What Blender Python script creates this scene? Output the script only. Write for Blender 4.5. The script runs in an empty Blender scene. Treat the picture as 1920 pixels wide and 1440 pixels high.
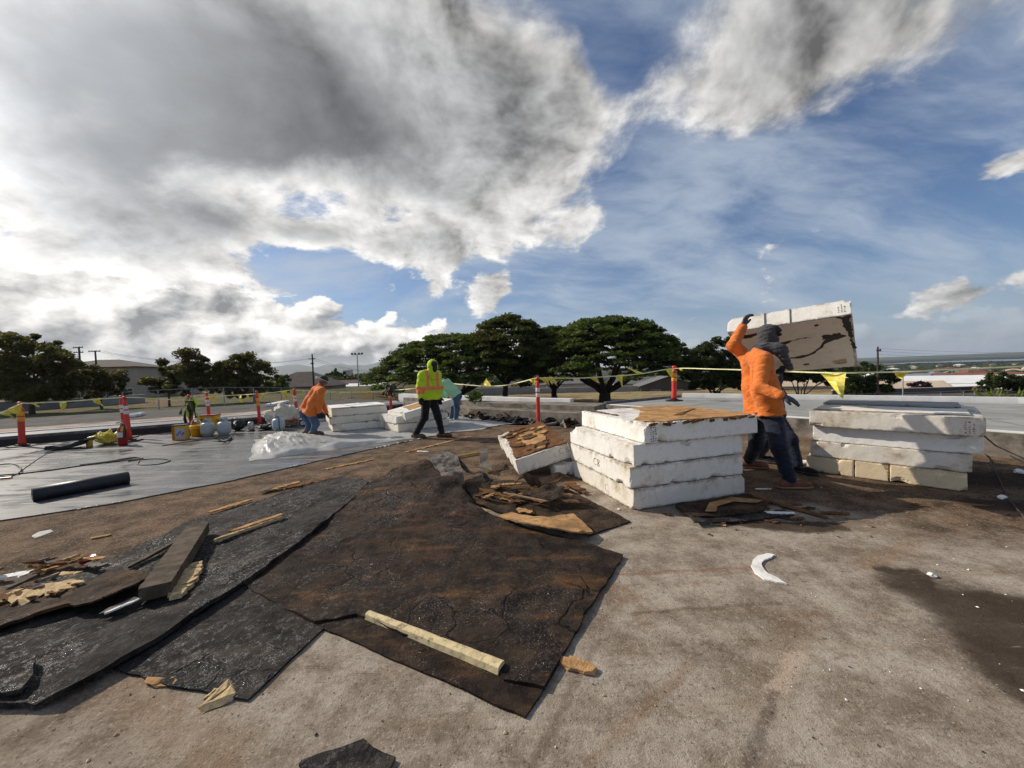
import bpy, bmesh, math, random
import numpy as np
from mathutils import Vector, Matrix, noise
from mathutils.geometry import delaunay_2d_cdt
R = math.radians
random.seed(7); np.random.seed(7)
C = bpy.context.scene.collection
scene = bpy.context.scene

# ------------------------------------------------------------------ camera
CAM_H = 1.38
FPX, CX, CY = 721.0, 960.0, 720.0
cam_d = bpy.data.cameras.new('camera'); cam = bpy.data.objects.new('camera', cam_d); C.objects.link(cam)
cam_d.sensor_width = 36.0; cam_d.lens = FPX / 1920.0 * 36.0
cam_d.clip_start = 0.05; cam_d.clip_end = 40000
CAMR = Matrix.Rotation(R(90 - 1.99), 4, 'X') @ Matrix.Rotation(R(-2.0), 4, 'Z')
cam.matrix_world = Matrix.Translation((0, 0, CAM_H)) @ CAMR
scene.camera = cam

# ------------------------------------------------------------------ light
SUN_AZ = R(-67)            # left of the view axis
SUN_EL = R(32)
SUN_DIR = Vector((math.sin(SUN_AZ) * math.cos(SUN_EL), math.cos(SUN_AZ) * math.cos(SUN_EL), math.sin(SUN_EL)))
sun_d = bpy.data.lights.new('sun', 'SUN'); sun = bpy.data.objects.new('sun', sun_d); C.objects.link(sun)
sun_d.energy = 4.3; sun_d.angle = R(0.53); sun_d.color = (1.0, 0.91, 0.78)
sun.rotation_euler = SUN_DIR.to_track_quat('Z', 'Y').to_euler()
sun.location = (-30, 12, 25)
scene.view_settings.view_transform = 'Standard'; scene.view_settings.look = 'None'
scene.view_settings.exposure = 0.10; scene.view_settings.gamma = 1.0
scene.view_settings.use_curve_mapping = False
scene.cycles.max_bounces = 6; scene.cycles.transparent_max_bounces = 8
scene.cycles.use_denoising = True; scene.cycles.denoising_prefilter = 'NONE'

# ------------------------------------------------------------------ node helper
class NT:
    def __init__(s, tree): s.t = tree; s.L = tree.links
    def n(s, typ, **kw):
        nd = s.t.nodes.new(typ)
        for k, v in kw.items(): setattr(nd, k, v)
        return nd
    def put(s, sock, v):
        if v is None: return
        if isinstance(v, bpy.types.NodeSocket): s.L.new(v, sock)
        else:
            if sock.type == 'RGBA' and not isinstance(v, (int, float)): v = tuple(v) + (1,) if len(v) == 3 else v
            if sock.type == 'RGBA' and isinstance(v, (int, float)): v = (v, v, v, 1)
            sock.default_value = v
    def m(s, op, a, b=None, c=None, clamp=False):
        nd = s.n('ShaderNodeMath', operation=op, use_clamp=clamp)
        for i, v in enumerate((a, b, c)): s.put(nd.inputs[i], v)
        return nd.outputs[0]
    def vm(s, op, a, b=None, out=0):
        nd = s.n('ShaderNodeVectorMath', operation=op)
        s.put(nd.inputs[0], a)
        if b is not None:
            s.put(nd.inputs['Scale'] if op == 'SCALE' else nd.inputs[1], b)
        return nd.outputs[out]
    def mix(s, f, a, b, blend='MIX'):
        nd = s.n('ShaderNodeMix', data_type='RGBA', blend_type=blend)
        s.put(nd.inputs[0], f); s.put(nd.inputs[6], a); s.put(nd.inputs[7], b)
        return nd.outputs[2]
    def fmix(s, f, a, b):
        nd = s.n('ShaderNodeMix', data_type='FLOAT')
        s.put(nd.inputs[0], f); s.put(nd.inputs[2], a); s.put(nd.inputs[3], b)
        return nd.outputs[0]
    def noise(s, vec, scale=5, detail=4, rough=.55, dist=0, color=False):
        nd = s.n('ShaderNodeTexNoise')
        s.put(nd.inputs['Vector'], vec)
        s.put(nd.inputs['Scale'], scale); s.put(nd.inputs['Detail'], detail)
        s.put(nd.inputs['Roughness'], rough); s.put(nd.inputs['Distortion'], dist)
        return nd.outputs[1 if color else 0]
    def vor(s, vec, scale=5, feature='F1', rnd=1, out=0):
        nd = s.n('ShaderNodeTexVoronoi', feature=feature)
        s.put(nd.inputs['Vector'], vec); s.put(nd.inputs['Scale'], scale); s.put(nd.inputs['Randomness'], rnd)
        return nd.outputs[out]
    def sstep(s, v, a, b, lo=0., hi=1.):
        nd = s.n('ShaderNodeMapRange', interpolation_type='SMOOTHSTEP', clamp=True)
        for i, x in enumerate((v, a, b, lo, hi)): s.put(nd.inputs[i], x)
        return nd.outputs[0]
    def lin(s, v, a, b, lo=0., hi=1.):
        nd = s.n('ShaderNodeMapRange', clamp=True)
        for i, x in enumerate((v, a, b, lo, hi)): s.put(nd.inputs[i], x)
        return nd.outputs[0]
    def mapping(s, vec, loc=(0, 0, 0), rot=(0, 0, 0), scale=(1, 1, 1)):
        nd = s.n('ShaderNodeMapping')
        s.put(nd.inputs[0], vec); nd.inputs[1].default_value = loc; nd.inputs[2].default_value = rot; nd.inputs[3].default_value = scale
        return nd.outputs[0]
    def sep(s, v):
        nd = s.n('ShaderNodeSeparateXYZ'); s.put(nd.inputs[0], v); return nd.outputs
    def comb(s, x, y, z):
        nd = s.n('ShaderNodeCombineXYZ')
        for i, v in enumerate((x, y, z)): s.put(nd.inputs[i], v)
        return nd.outputs[0]
    def bump(s, h, strength=.3, dist=.01, normal=None):
        nd = s.n('ShaderNodeBump')
        s.put(nd.inputs['Height'], h); nd.inputs['Strength'].default_value = strength; nd.inputs['Distance'].default_value = dist
        if normal is not None: s.put(nd.inputs['Normal'], normal)
        return nd.outputs[0]

# ------------------------------------------------------------------ world: sky with clouds
world = bpy.data.worlds.new('World'); scene.world = world; world.use_nodes = True
world.cycles.sampling_method = 'MANUAL'; world.cycles.sample_map_resolution = 1024
def build_world():
    t = world.node_tree; t.nodes.clear(); w = NT(t)
    out = w.n('ShaderNodeOutputWorld')
    sky = w.n('ShaderNodeTexSky', sky_type='NISHITA', sun_disc=False)
    sky.sun_elevation = SUN_EL; sky.sun_rotation = SUN_AZ; sky.altitude = 60; sky.air_density = 1.0; sky.dust_density = 0.6; sky.ozone_density = 2.5
    bg_sky = w.n('ShaderNodeBackground'); bg_sky.inputs[1].default_value = 0.078
    d = w.n('ShaderNodeTexCoord').outputs['Generated']
    x, y, z = w.sep(d)
    z0 = w.m('MAXIMUM', z, 0.0)
    DEG = 180 / math.pi
    az = w.m('MULTIPLY', w.m('ARCTAN2', x, y), DEG)
    el = w.m('MULTIPLY', w.m('ARCSINE', z0), DEG)
    def n2(vec, scale, detail, rough, color=False):
        nd = w.n('ShaderNodeTexNoise', noise_dimensions='2D')
        w.put(nd.inputs['Vector'], vec); nd.inputs['Scale'].default_value = scale
        nd.inputs['Detail'].default_value = detail; nd.inputs['Roughness'].default_value = rough
        return nd.outputs[1 if color else 0]
    def blob(a0, e0, wa, we, amp=1.0, tilt=0.0):
        da = w.m('SUBTRACT', az, a0); de = w.m('SUBTRACT', el, e0)
        if tilt:
            ct, st = math.cos(R(tilt)), math.sin(R(tilt))
            u = w.m('ADD', w.m('MULTIPLY', da, ct / wa), w.m('MULTIPLY', de, st / wa))
            v = w.m('SUBTRACT', w.m('MULTIPLY', de, ct / we), w.m('MULTIPLY', da, st / we))
        else:
            u = w.m('MULTIPLY', da, 1 / wa); v = w.m('MULTIPLY', de, 1 / we)
        r2 = w.m('MULTIPLY_ADD', u, u, w.m('MULTIPLY', v, v))
        return w.m('MULTIPLY', w.m('EXPONENT', w.m('MULTIPLY', r2, -1.0)), amp)
    def add(*l):
        r = l[0]
        for q in l[1:]: r = w.m('ADD', r, q)
        return r
    zp = w.m('ADD', z0, 0.42)
    plane = w.comb(w.m('DIVIDE', x, zp), w.m('DIVIDE', y, zp), 0.0)
    warp = w.vm('SUBTRACT', n2(plane, 1.7, 3, .5, color=True), (.5, .5, .5))
    pw = w.vm('ADD', plane, w.vm('SCALE', warp, .16))
    toSun = w.vm('DOT_PRODUCT', d, tuple(SUN_DIR), out=1)
    glow = w.m('POWER', w.m('MULTIPLY_ADD', toSun, .5, .5), 22.0)
    # high broken layer: a heavy sheet to the left, thinning to the right
    nA = n2(pw, 2.6, 8, .60)
    nA2 = n2(w.vm('ADD', pw, (SUN_DIR.x * .06, SUN_DIR.y * .06, 0)), 2.6, 5, .60)
    cover = add(blob(-36, 30, 22, 12.5, .95, 8), blob(-4, 38, 24, 11, .62), blob(6, 30, 13, 6.5, .55, 14), blob(-12, 27, 12, 7, .26),
                blob(36, 34, 19, 10, .50, 10), blob(-75, 42, 26, 20, .55), blob(-3, 18.0, 15, 4.0, .50, 8), blob(11, 19.0, 5.0, 3.2, .48, 35),
                blob(-47, 17, 12, 5, .50), blob(-2, 12.3, 3.8, 2.4, .46, 50), blob(-10.5, 12.5, 1.6, 2.6, .40, -25), blob(51, 16, 5, 1.5, .50, 14), blob(49, 5.5, 10, 1.8, .40, 8),
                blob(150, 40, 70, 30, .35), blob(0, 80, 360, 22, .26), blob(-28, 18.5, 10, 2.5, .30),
                blob(16.5, 38, 3.6, 4, -.62), blob(32, 20, 15, 4.5, -.25), blob(-22, 14.6, 9, 2.0, -.26))
    densA = w.m('MULTIPLY_ADD', w.m('SUBTRACT', nA, .5), w.lin(el, 13, 30, 1.75, 1.2), w.m('SUBTRACT', cover, .26))
    alphaA = w.sstep(densA, 0.0, w.lin(el, 14, 34, .15, .32))
    dark = w.m('MINIMUM', add(blob(-33, 27.5, 19, 10.5, 1.35, 4), blob(-2, 33, 9, 5, .22), blob(38, 34, 18, 9, .10), blob(-90, 50, 35, 30, .2), .25), 1.0)  # out-of-view cloud left and behind kept pale for more fill light
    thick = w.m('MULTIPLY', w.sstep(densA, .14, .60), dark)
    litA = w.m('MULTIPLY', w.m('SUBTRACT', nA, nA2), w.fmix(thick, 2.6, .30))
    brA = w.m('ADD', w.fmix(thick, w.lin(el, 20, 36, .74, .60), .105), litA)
    shade = w.m('MULTIPLY', w.m('MULTIPLY', w.sstep(az, 14, 34), w.sstep(az, 150, 90)), .20)
    brA = w.m('SUBTRACT', w.m('MULTIPLY_ADD', glow, .62, brA), shade)
    brA = w.m('MAXIMUM', w.m('MINIMUM', brA, 1.2), .115)
    colA = w.mix(thick, (1.02, 1.0, .97), (.955, .985, 1.04))
    colA = w.mix(1.0, colA, w.comb(brA, brA, brA), 'MULTIPLY')
    # cirrus veil
    cv = w.mapping(plane, rot=(0, 0, R(-24)), scale=(.8, 2.0, 1))
    nC = n2(w.vm('ADD', cv, w.vm('SCALE', warp, .35)), 2.0, 6, .60)
    alphaC = w.m('MULTIPLY', w.sstep(nC, .30, .76), w.lin(el, 3, 40, .95, .62))
    # low cumulus bank
    ang = w.comb(w.m('MULTIPLY', az, .085), w.m('MULTIPLY', el, .135), 0.0)
    cw = w.vm('SUBTRACT', n2(ang, 2.1, 3, .5, color=True), (.5, .5, .5))
    angw = w.vm('ADD', ang, w.vm('SCALE', cw, .16))
    def vor2(v, sc):
        nd = w.n('ShaderNodeTexVoronoi', voronoi_dimensions='2D', feature='F1')
        w.put(nd.inputs['Vector'], v); nd.inputs['Scale'].default_value = sc
        return nd.outputs[0]
    def bank(v, det):
        a = n2(v, 1.5, det, .60)
        return w.m('SUBTRACT', w.m('MULTIPLY', a, .86), w.m('ADD', w.m('MULTIPLY', vor2(v, 2.4), .17), w.m('MULTIPLY', vor2(v, 6.0), .07)))
    nB = bank(angw, 8); nB2 = bank(w.vm('ADD', angw, (-.05, .06, 0)), 5); nL = bank(angw, 1); nL2 = bank(w.vm('ADD', angw, (-.15, .20, 0)), 1)
    topL = add(blob(-54, 0, 10, 999, 10.0), blob(-40, 0, 8, 999, 8.8), blob(-25, 0, 10, 999, 5.2), blob(-5, 0, 13, 999, 2.6), blob(-95, 0, 30, 999, 7.0), blob(170, 0, 70, 999, 5.0), 3.6)
    fall = w.m('MULTIPLY', w.m('SUBTRACT', topL, el), 1 / 8.0)
    densB = w.m('ADD', w.m('MULTIPLY', w.m('SUBTRACT', nB, .30), 1.35), w.m('MINIMUM', fall, .5))
    alphaB = w.m('MULTIPLY', w.sstep(densB, 0.02, .13), w.sstep(w.m('ABSOLUTE', az), 30, 12, .20, 1.0))
    alphaB = w.m('MAXIMUM', alphaB, w.m('MULTIPLY', w.sstep(densB, 0.02, .13), w.sstep(az, 5, -12)))
    litB = w.m('ADD', w.m('MULTIPLY', w.m('SUBTRACT', nB, nB2), 2.1), w.m('MULTIPLY', w.m('SUBTRACT', nL, nL2), 1.5))
    base = w.sstep(w.m('DIVIDE', el, topL), .10, .85)
    brB = w.m('ADD', w.m('ADD', w.fmix(base, .34, .88), litB), w.m('MULTIPLY', glow, .30))
    brB = w.m('MAXIMUM', w.m('MINIMUM', brB, 1.1), .22)
    colB = w.mix(w.sstep(brB, .25, .7), (.97, .985, 1.02), (1.03, 1.0, .96))
    colB = w.mix(1.0, colB, w.comb(brB, brB, brB), 'MULTIPLY')
    bgA = w.n('ShaderNodeBackground'); w.put(bgA.inputs[0], colA)
    bgB = w.n('ShaderNodeBackground'); w.put(bgB.inputs[0], colB)
    bgC = w.n('ShaderNodeBackground'); w.put(bgC.inputs[0], (.56, .65, .77)); bgC.inputs[1].default_value = .80
    w.put(bg_sky.inputs[0], w.mix(1.0, sky.outputs[0], (.80, .92, 1.10), 'MULTIPLY'))
    def mixs(f, a, b):
        nd = w.n('ShaderNodeMixShader'); w.put(nd.inputs[0], f); w.L.new(a, nd.inputs[1]); w.L.new(b, nd.inputs[2]); return nd.outputs[0]
    s = mixs(alphaC, bg_sky.outputs[0], bgC.outputs[0])
    bgH = w.n('ShaderNodeBackground'); w.put(bgH.inputs[0], (.40, .49, .60)); bgH.inputs[1].default_value = .92
    s = mixs(w.sstep(el, 11, -1, 0, .85), s, bgH.outputs[0])
    s = mixs(alphaB, s, bgB.outputs[0])
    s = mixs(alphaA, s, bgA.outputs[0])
    w.L.new(s, out.inputs[0])
build_world()

# ------------------------------------------------------------------ pixel -> place helpers (photo pixels, 1920 x 1440)
def ray(px, py):
    return (CAMR.to_3x3() @ Vector(((px - CX) / FPX, -(py - CY) / FPX, -1.0)))
def G(px, py, z=0.0):
    r = ray(px, py); t = (z - CAM_H) / r.z
    return Vector((r.x * t, r.y * t, z))
def H(px, py, depth):
    r = ray(px, py); t = depth / r.y
    return Vector((r.x * t, depth, CAM_H + r.z * t))
P2 = lambda v: (v[0], v[1])

# ------------------------------------------------------------------ object helpers
def put(o, parent=None):
    C.objects.link(o)
    if parent is not None: o.parent = parent
    return o
def tag(o, label=None, cat=None, group=None, kind=None):
    if label: o['label'] = label
    if cat: o['category'] = cat
    if group: o['group'] = group
    if kind: o['kind'] = kind
    return o
def thing(name, label, cat, loc=(0, 0, 0), group=None, rz=0.0):
    o = bpy.data.objects.new(name, None); put(o); o.location = loc; o.rotation_euler = (0, 0, rz)
    o.empty_display_size = .1
    return tag(o, label, cat, group)
def mesh(name, verts, faces, mat=None, parent=None, smooth=False, rel=None):
    """rel: world origin of the parent; verts given in world space are shifted to it"""
    me = bpy.data.meshes.new(name)
    if rel is not None: verts = [(v[0] - rel[0], v[1] - rel[1], v[2] - rel[2]) for v in verts]
    me.from_pydata([tuple(v) for v in verts], [], [tuple(f) for f in faces]); me.update()
    if mat is not None:
        for m_ in (mat if isinstance(mat, (list, tuple)) else [mat]): me.materials.append(m_)
    if smooth: me.polygons.foreach_set('use_smooth', [True] * len(me.polygons))
    return put(bpy.data.objects.new(name, me), parent)
def npmesh(name, V, F, mat, parent=None, smooth=False):
    """V (n,3) F (m,k) numpy arrays"""
    me = bpy.data.meshes.new(name); k = F.shape[1]
    me.vertices.add(len(V)); me.vertices.foreach_set('co', np.asarray(V, np.float32).ravel())
    me.loops.add(F.size); me.loops.foreach_set('vertex_index', F.astype(np.int32).ravel())
    me.polygons.add(len(F)); me.polygons.foreach_set('loop_start', np.arange(0, F.size, k, dtype=np.int32))
    me.polygons.foreach_set('loop_total', np.full(len(F), k, dtype=np.int32))
    if smooth: me.polygons.foreach_set('use_smooth', np.ones(len(F), dtype=bool))
    me.update(calc_edges=True); me.validate()
    for m_ in (mat if isinstance(mat, (list, tuple)) else [mat]): me.materials.append(m_)
    return put(bpy.data.objects.new(name, me), parent)
class MB:
    """collects shapes of one part"""
    def __init__(s): s.v = []; s.f = []; s.mi = []; s.cur = 0
    def add(s, vs, fs):
        b = len(s.v); s.v += [Vector(v) for v in vs]; s.f += [tuple(i + b for i in f) for f in fs]; s.mi += [s.cur] * len(fs)
    def box(s, c, size, rot=None):
        hx, hy, hz = size[0] / 2, size[1] / 2, size[2] / 2
        vs = [Vector((x, y, z)) for x in (-hx, hx) for y in (-hy, hy) for z in (-hz, hz)]
        if rot is not None: vs = [rot @ v for v in vs]
        s.add([v + Vector(c) for v in vs], [(0, 1, 3, 2), (4, 6, 7, 5), (0, 4, 5, 1), (2, 3, 7, 6), (0, 2, 6, 4), (1, 5, 7, 3)])
    def tube(s, pts, r, seg=8, caps=True):
        pts = [Vector(p) for p in pts]; n = len(pts)
        rr = r if isinstance(r, (list, tuple)) else [r] * n
        vs, fs = [], []
        up = None
        for i, p in enumerate(pts):
            t = (pts[min(i + 1, n - 1)] - pts[max(i - 1, 0)])
            if t.length < 1e-9: t = Vector((0, 0, 1))
            t.normalize()
            if up is None: up = t.orthogonal().normalized()
            a = (up - t * up.dot(t))
            a = a.normalized() if a.length > 1e-6 else t.orthogonal().normalized()
            up = a; b = t.cross(a)
            for k in range(seg):
                q = 2 * math.pi * k / seg; vs.append(p + (a * math.cos(q) + b * math.sin(q)) * rr[i])
        for i in range(n - 1):
            for k in range(seg):
                k2 = (k + 1) % seg
                fs.append((i * seg + k, i * seg + k2, (i + 1) * seg + k2, (i + 1) * seg + k))
        if caps: fs.append(tuple(range(seg))[::-1]); fs.append(tuple((n - 1) * seg + k for k in range(seg)))
        s.add(vs, fs)
    def lathe(s, prof, c=(0, 0, 0), seg=16, rot=None):
        vs, fs = [], []
        for (r, z) in prof:
            for k in range(seg):
                q = 2 * math.pi * k / seg; v = Vector((r * math.cos(q), r * math.sin(q), z))
                if rot is not None: v = rot @ v
                vs.append(v + Vector(c))
        n = len(prof)
        for i in range(n - 1):
            for k in range(seg):
                k2 = (k + 1) % seg
                fs.append((i * seg + k, i * seg + k2, (i + 1) * seg + k2, (i + 1) * seg + k))
        fs.append(tuple(range(seg))[::-1]); fs.append(tuple((n - 1) * seg + k for k in range(seg)))
        s.add(vs, fs)
    def prism(s, poly, z0, z1):
        n = len(poly)
        vs = [Vector((p[0], p[1], z0)) for p in poly] + [Vector((p[0], p[1], z1)) for p in poly]
        area = sum(poly[i][0] * poly[(i + 1) % n][1] - poly[(i + 1) % n][0] * poly[i][1] for i in range(n))
        fs = [tuple(range(n))[::-1], tuple(range(n, 2 * n))] + [(i, (i + 1) % n, n + (i + 1) % n, n + i) for i in range(n)]
        if area < 0: fs = [f[::-1] for f in fs]
        s.add(vs, fs)
    def build(s, name, mat, parent=None, smooth=False, rel=None):
        o = mesh(name, s.v, s.f, mat, parent, smooth, rel)
        if any(s.mi): o.data.polygons.foreach_set('material_index', s.mi)
        return o
def fbm(p, oct=4, sc=1.0):
    return noise.fractal(Vector(p) * sc, 0.9, 2.0, oct)
def catmull(pts, n=8):
    pts = [Vector(p) for p in pts]; out = []
    P = [pts[0]] + pts + [pts[-1]]
    for i in range(1, len(P) - 2):
        for k in range(n):
            t = k / n; a, b, c, d = P[i - 1], P[i], P[i + 1], P[i + 2]
            out.append(.5 * ((2 * b) + (c - a) * t + (2 * a - 5 * b + 4 * c - d) * t * t + (3 * b - a - 3 * c + d) * t ** 3))
    out.append(pts[-1]); return out
def inside(x, y, poly):
    r = False; n = len(poly)
    for i in range(n):
        x1, y1 = poly[i][0], poly[i][1]; x2, y2 = poly[(i + 1) % n][0], poly[(i + 1) % n][1]
        if (y1 > y) != (y2 > y) and x < (x2 - x1) * (y - y1) / (y2 - y1) + x1: r = not r
    return r

# ------------------------------------------------------------------ materials
MATS = {}
def newmat(name):
    m_ = bpy.data.materials.new(name); m_.use_nodes = True
    t = m_.node_tree; w = NT(t); b = t.nodes['Principled BSDF']
    tc = t.nodes.new('ShaderNodeTexCoord')
    MATS[name] = m_
    return m_, w, b, tc
def simple(name, col, rough=.6, var=.15, nscale=8, bump=.0, bscale=60, metal=0, spec=None, dirt=None, dirt_amt=.5, dirt_scale=3, bdist=.004, subs=None):
    m_, w, b, tc = newmat(name); o = tc.outputs['Object']
    n1 = w.noise(o, nscale, 5, .6)
    c = w.mix(w.sstep(n1, .3, .7), tuple(x * (1 - var) for x in col), tuple(min(1, x * (1 + var)) for x in col))
    if dirt is not None:
        c = w.mix(w.m('MULTIPLY', w.sstep(w.noise(o, dirt_scale, 7, .65), .48, .72), dirt_amt), c, dirt)
    w.put(b.inputs['Base Color'], c); b.inputs['Roughness'].default_value = rough; b.inputs['Metallic'].default_value = metal
    if spec is not None: b.inputs['Specular IOR Level'].default_value = spec
    if bump: w.put(b.inputs['Normal'], w.bump(w.noise(o, bscale, 4, .6), bump, bdist))
    if subs: b.inputs['Subsurface Weight'].default_value = subs; b.inputs['Subsurface Radius'].default_value = (.02, .02, .02)
    return m_

def seg_dist(w, wx, wy, a, b_):
    """distance of (wx, wy) to a segment, node side"""
    ax_, ay_ = a; dx, dy = b_[0] - a[0], b_[1] - a[1]; L2 = dx * dx + dy * dy
    px = w.m('SUBTRACT', wx, ax_); py = w.m('SUBTRACT', wy, ay_)
    t = w.m('MULTIPLY_ADD', px, dx / L2, w.m('MULTIPLY', py, dy / L2), clamp=True)
    ex = w.m('SUBTRACT', px, w.m('MULTIPLY', t, dx)); ey = w.m('SUBTRACT', py, w.m('MULTIPLY', t, dy))
    return w.m('SQRT', w.m('MULTIPLY_ADD', ex, ex, w.m('MULTIPLY', ey, ey)))
def mat_slab():
    m_, w, b, tc = newmat('concrete_slab'); o = tc.outputs['Object']
    x, y, z = w.sep(o)
    big = w.noise(o, .55, 6, .62); mid = w.noise(o, 3.2, 8, .70); fine = w.noise(o, 38, 5, .75); grit = w.noise(o, 120, 3, .75)
    scr = w.noise(w.mapping(o, rot=(0, 0, R(38)), scale=(4, 34, 1)), 1.0, 5, .7); scr2 = w.noise(w.mapping(o, rot=(0, 0, R(-24)), scale=(5, 40, 1)), 1.0, 5, .7)
    streak = w.noise(w.mapping(o, rot=(0, 0, R(31)), scale=(1, 7, 1)), 1.1, 7, .68)
    c = w.mix(w.sstep(mid, .36, .64), (.220, .172, .125), (.425, .365, .290))
    # tan / brown soil stain, heavier along the membrane edge and towards the stacks
    edge = w.m('ADD', w.m('MULTIPLY', x, -.62), w.m('MULTIPLY', y, .78))
    brown = w.m('ADD', w.sstep(edge, 2.6, 4.6, 0, .60), w.sstep(w.m('ADD', w.m('MULTIPLY', x, .45), w.m('MULTIPLY', y, .9)), 3.9, 5.2, 0, .55))
    bmask = w.sstep(w.m('ADD', w.m('MULTIPLY', w.m('SUBTRACT', big, .5), 1.7), brown), .02, .40)
    c = w.mix(w.m('MULTIPLY', bmask, .88), c, w.mix(w.sstep(mid, .35, .65), (.036, .021, .012), (.165, .095, .050)))
    c = w.mix(w.m('MULTIPLY', w.sstep(streak, .54, .72), .45), c, (.215, .120, .060))
    c = w.mix(w.m('MULTIPLY', w.sstep(w.noise(o, 1.7, 7, .7), .56, .70), .60), c, (.095, .066, .045))
    c = w.mix(w.m('MULTIPLY', w.sstep(w.noise(w.vm('ADD', o, (9, 4, 2)), .95, 8, .68), .52, .68), .48), c, w.mix(w.sstep(mid, .35, .65), (.110, .066, .038), (.235, .150, .090)))
    c = w.mix(w.m('MULTIPLY', w.sstep(w.noise(w.vm('ADD', o, (2, 8, 5)), 2.3, 7, .7), .58, .70), .40), c, (.235, .115, .052))
    wv = w.vm('ADD', o, w.vm('SCALE', w.vm('SUBTRACT', w.noise(o, 2.3, 6, .62, color=True), (.5, .5, .5)), .50))
    wx, wy, _ = w.sep(wv)
    fx, fy, _ = w.sep(w.vm('ADD', o, w.vm('SCALE', w.vm('SUBTRACT', w.noise(o, 7, 4, .6, color=True), (.5, .5, .5)), .09)))
    for (a_, b_, wd, col, amt) in (((1160, 1078), (1412, 1064), .030, (.24, .10, .045), .45), ((1496, 1225), (1452, 1300), .05, (.62, .50, .38), .8), ((1500, 1160), (1420, 1330), .14, (.20, .12, .065), .35), ((1452, 1300), (1405, 1440), .035, (.10, .075, .055), .6),
                              ((1110, 1425), (1290, 1250), .04, (.22, .12, .06), .40), ((1190, 1150), (1460, 1130), .03, (.14, .095, .06), .6), ((1120, 1200), (1000, 1440), .03, (.14, .10, .07), .5), ((1720, 1020), (1610, 1060), .10, (.24, .125, .06), .40), ((820, 1385), (880, 1325), .05, (.16, .12, .085), .5), ((240, 1290), (420, 1420), .16, (.27, .16, .085), .35)):
        d_ = seg_dist(w, fx, fy, P2(G(*a_)), P2(G(*b_)))
        c = w.mix(w.m('MULTIPLY', w.sstep(w.m('ADD', d_, w.m('MULTIPLY', w.m('SUBTRACT', fine, .5), wd * 1.4)), wd, wd * .2), amt), c, col)
    # wet patches at right, plus ground shadows of the stacks painted in
    wet = None  # mask covers damp ground and painted stack shadows alike
    for (pts, wd) in (([(1760, 1110), (1880, 1190), (1990, 1300)], .30), ([(1850, 1130), (1990, 1160)], .28), ([(1700, 1075), (1740, 1090)], .12), ([(1660, 890), (1960, 900)], .45), ([(1850, 945), (1960, 950)], .25), ([(1400, 985), (1560, 990)], .16)):
        for i in range(len(pts) - 1):
            d_ = seg_dist(w, wx, wy, P2(G(*pts[i])), P2(G(*pts[i + 1]))); q = w.sstep(d_, wd * 1.45, wd * .35); wet = q if wet is None else w.m('MAXIMUM', wet, q)
    wet = w.m('MULTIPLY', wet, w.sstep(w.m('ADD', w.m('MULTIPLY', mid, .55), w.m('MULTIPLY', wet, .45)), .46, .68))
    c = w.mix(w.m('MULTIPLY', wet, .88), c, w.mix(mid, (.022, .014, .009), (.062, .038, .023)))
    # spatter, scratches, grit
    spot = w.sstep(w.vor(w.vm('ADD', o, w.vm('SCALE', warp_(w, o, 9), .06)), 13), .10, .05)
    spot = w.m('MULTIPLY', spot, w.sstep(w.noise(o, 3.1, 3, .5), .40, .60))
    c = w.mix(w.m('MULTIPLY', spot, .8), c, (.022, .016, .011))
    c = w.mix(w.m('MULTIPLY', w.sstep(scr, .58, .70), .45), c, (.085, .060, .042))
    c = w.mix(w.m('MULTIPLY', w.sstep(scr2, .60, .72), .40), c, (.46, .39, .31))
    c = w.mix(w.m('MULTIPLY', w.sstep(fine, .52, .68), .70), c, w.mix(.5, c, (.030, .022, .016)))
    c = w.mix(w.m('MULTIPLY', w.m('MULTIPLY', w.sstep(fine, .46, .34), w.m('SUBTRACT', 1.0, wet)), .6), c, w.mix(.5, c, (.62, .54, .44)))
    vg = w.n('ShaderNodeTexVoronoi', feature='F1'); w.put(vg.inputs['Vector'], o); vg.inputs['Scale'].default_value = 75
    gr, gg, _b = w.sep(vg.outputs['Color'])
    dot = w.sstep(vg.outputs['Distance'], .42, .28)
    c = w.mix(w.m('MULTIPLY', w.m('MULTIPLY', dot, w.sstep(gr, .72, .80)), .40), c, (.045, .033, .024))
    c = w.mix(w.m('MULTIPLY', w.m('MULTIPLY', w.m('MULTIPLY', dot, w.sstep(gg, .74, .82)), w.m('SUBTRACT', 1.0, wet)), .32), c, (.56, .48, .38))
    c = w.mix(w.m('MULTIPLY', w.sstep(grit, .60, .72), .6), c, (.040, .030, .022))
    w.put(b.inputs['Base Color'], c)
    w.put(b.inputs['Roughness'], w.fmix(wet, .92, .80)); b.inputs['Specular IOR Level'].default_value = .07
    h = w.m('ADD', w.m('MULTIPLY', fine, .9), w.m('MULTIPLY', grit, .6))
    w.put(b.inputs['Normal'], w.bump(h, .8, .010))
    return m_
def warp_(w, o, s): return w.vm('SUBTRACT', w.noise(o, s, 3, .5, color=True), (.5, .5, .5))

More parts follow.
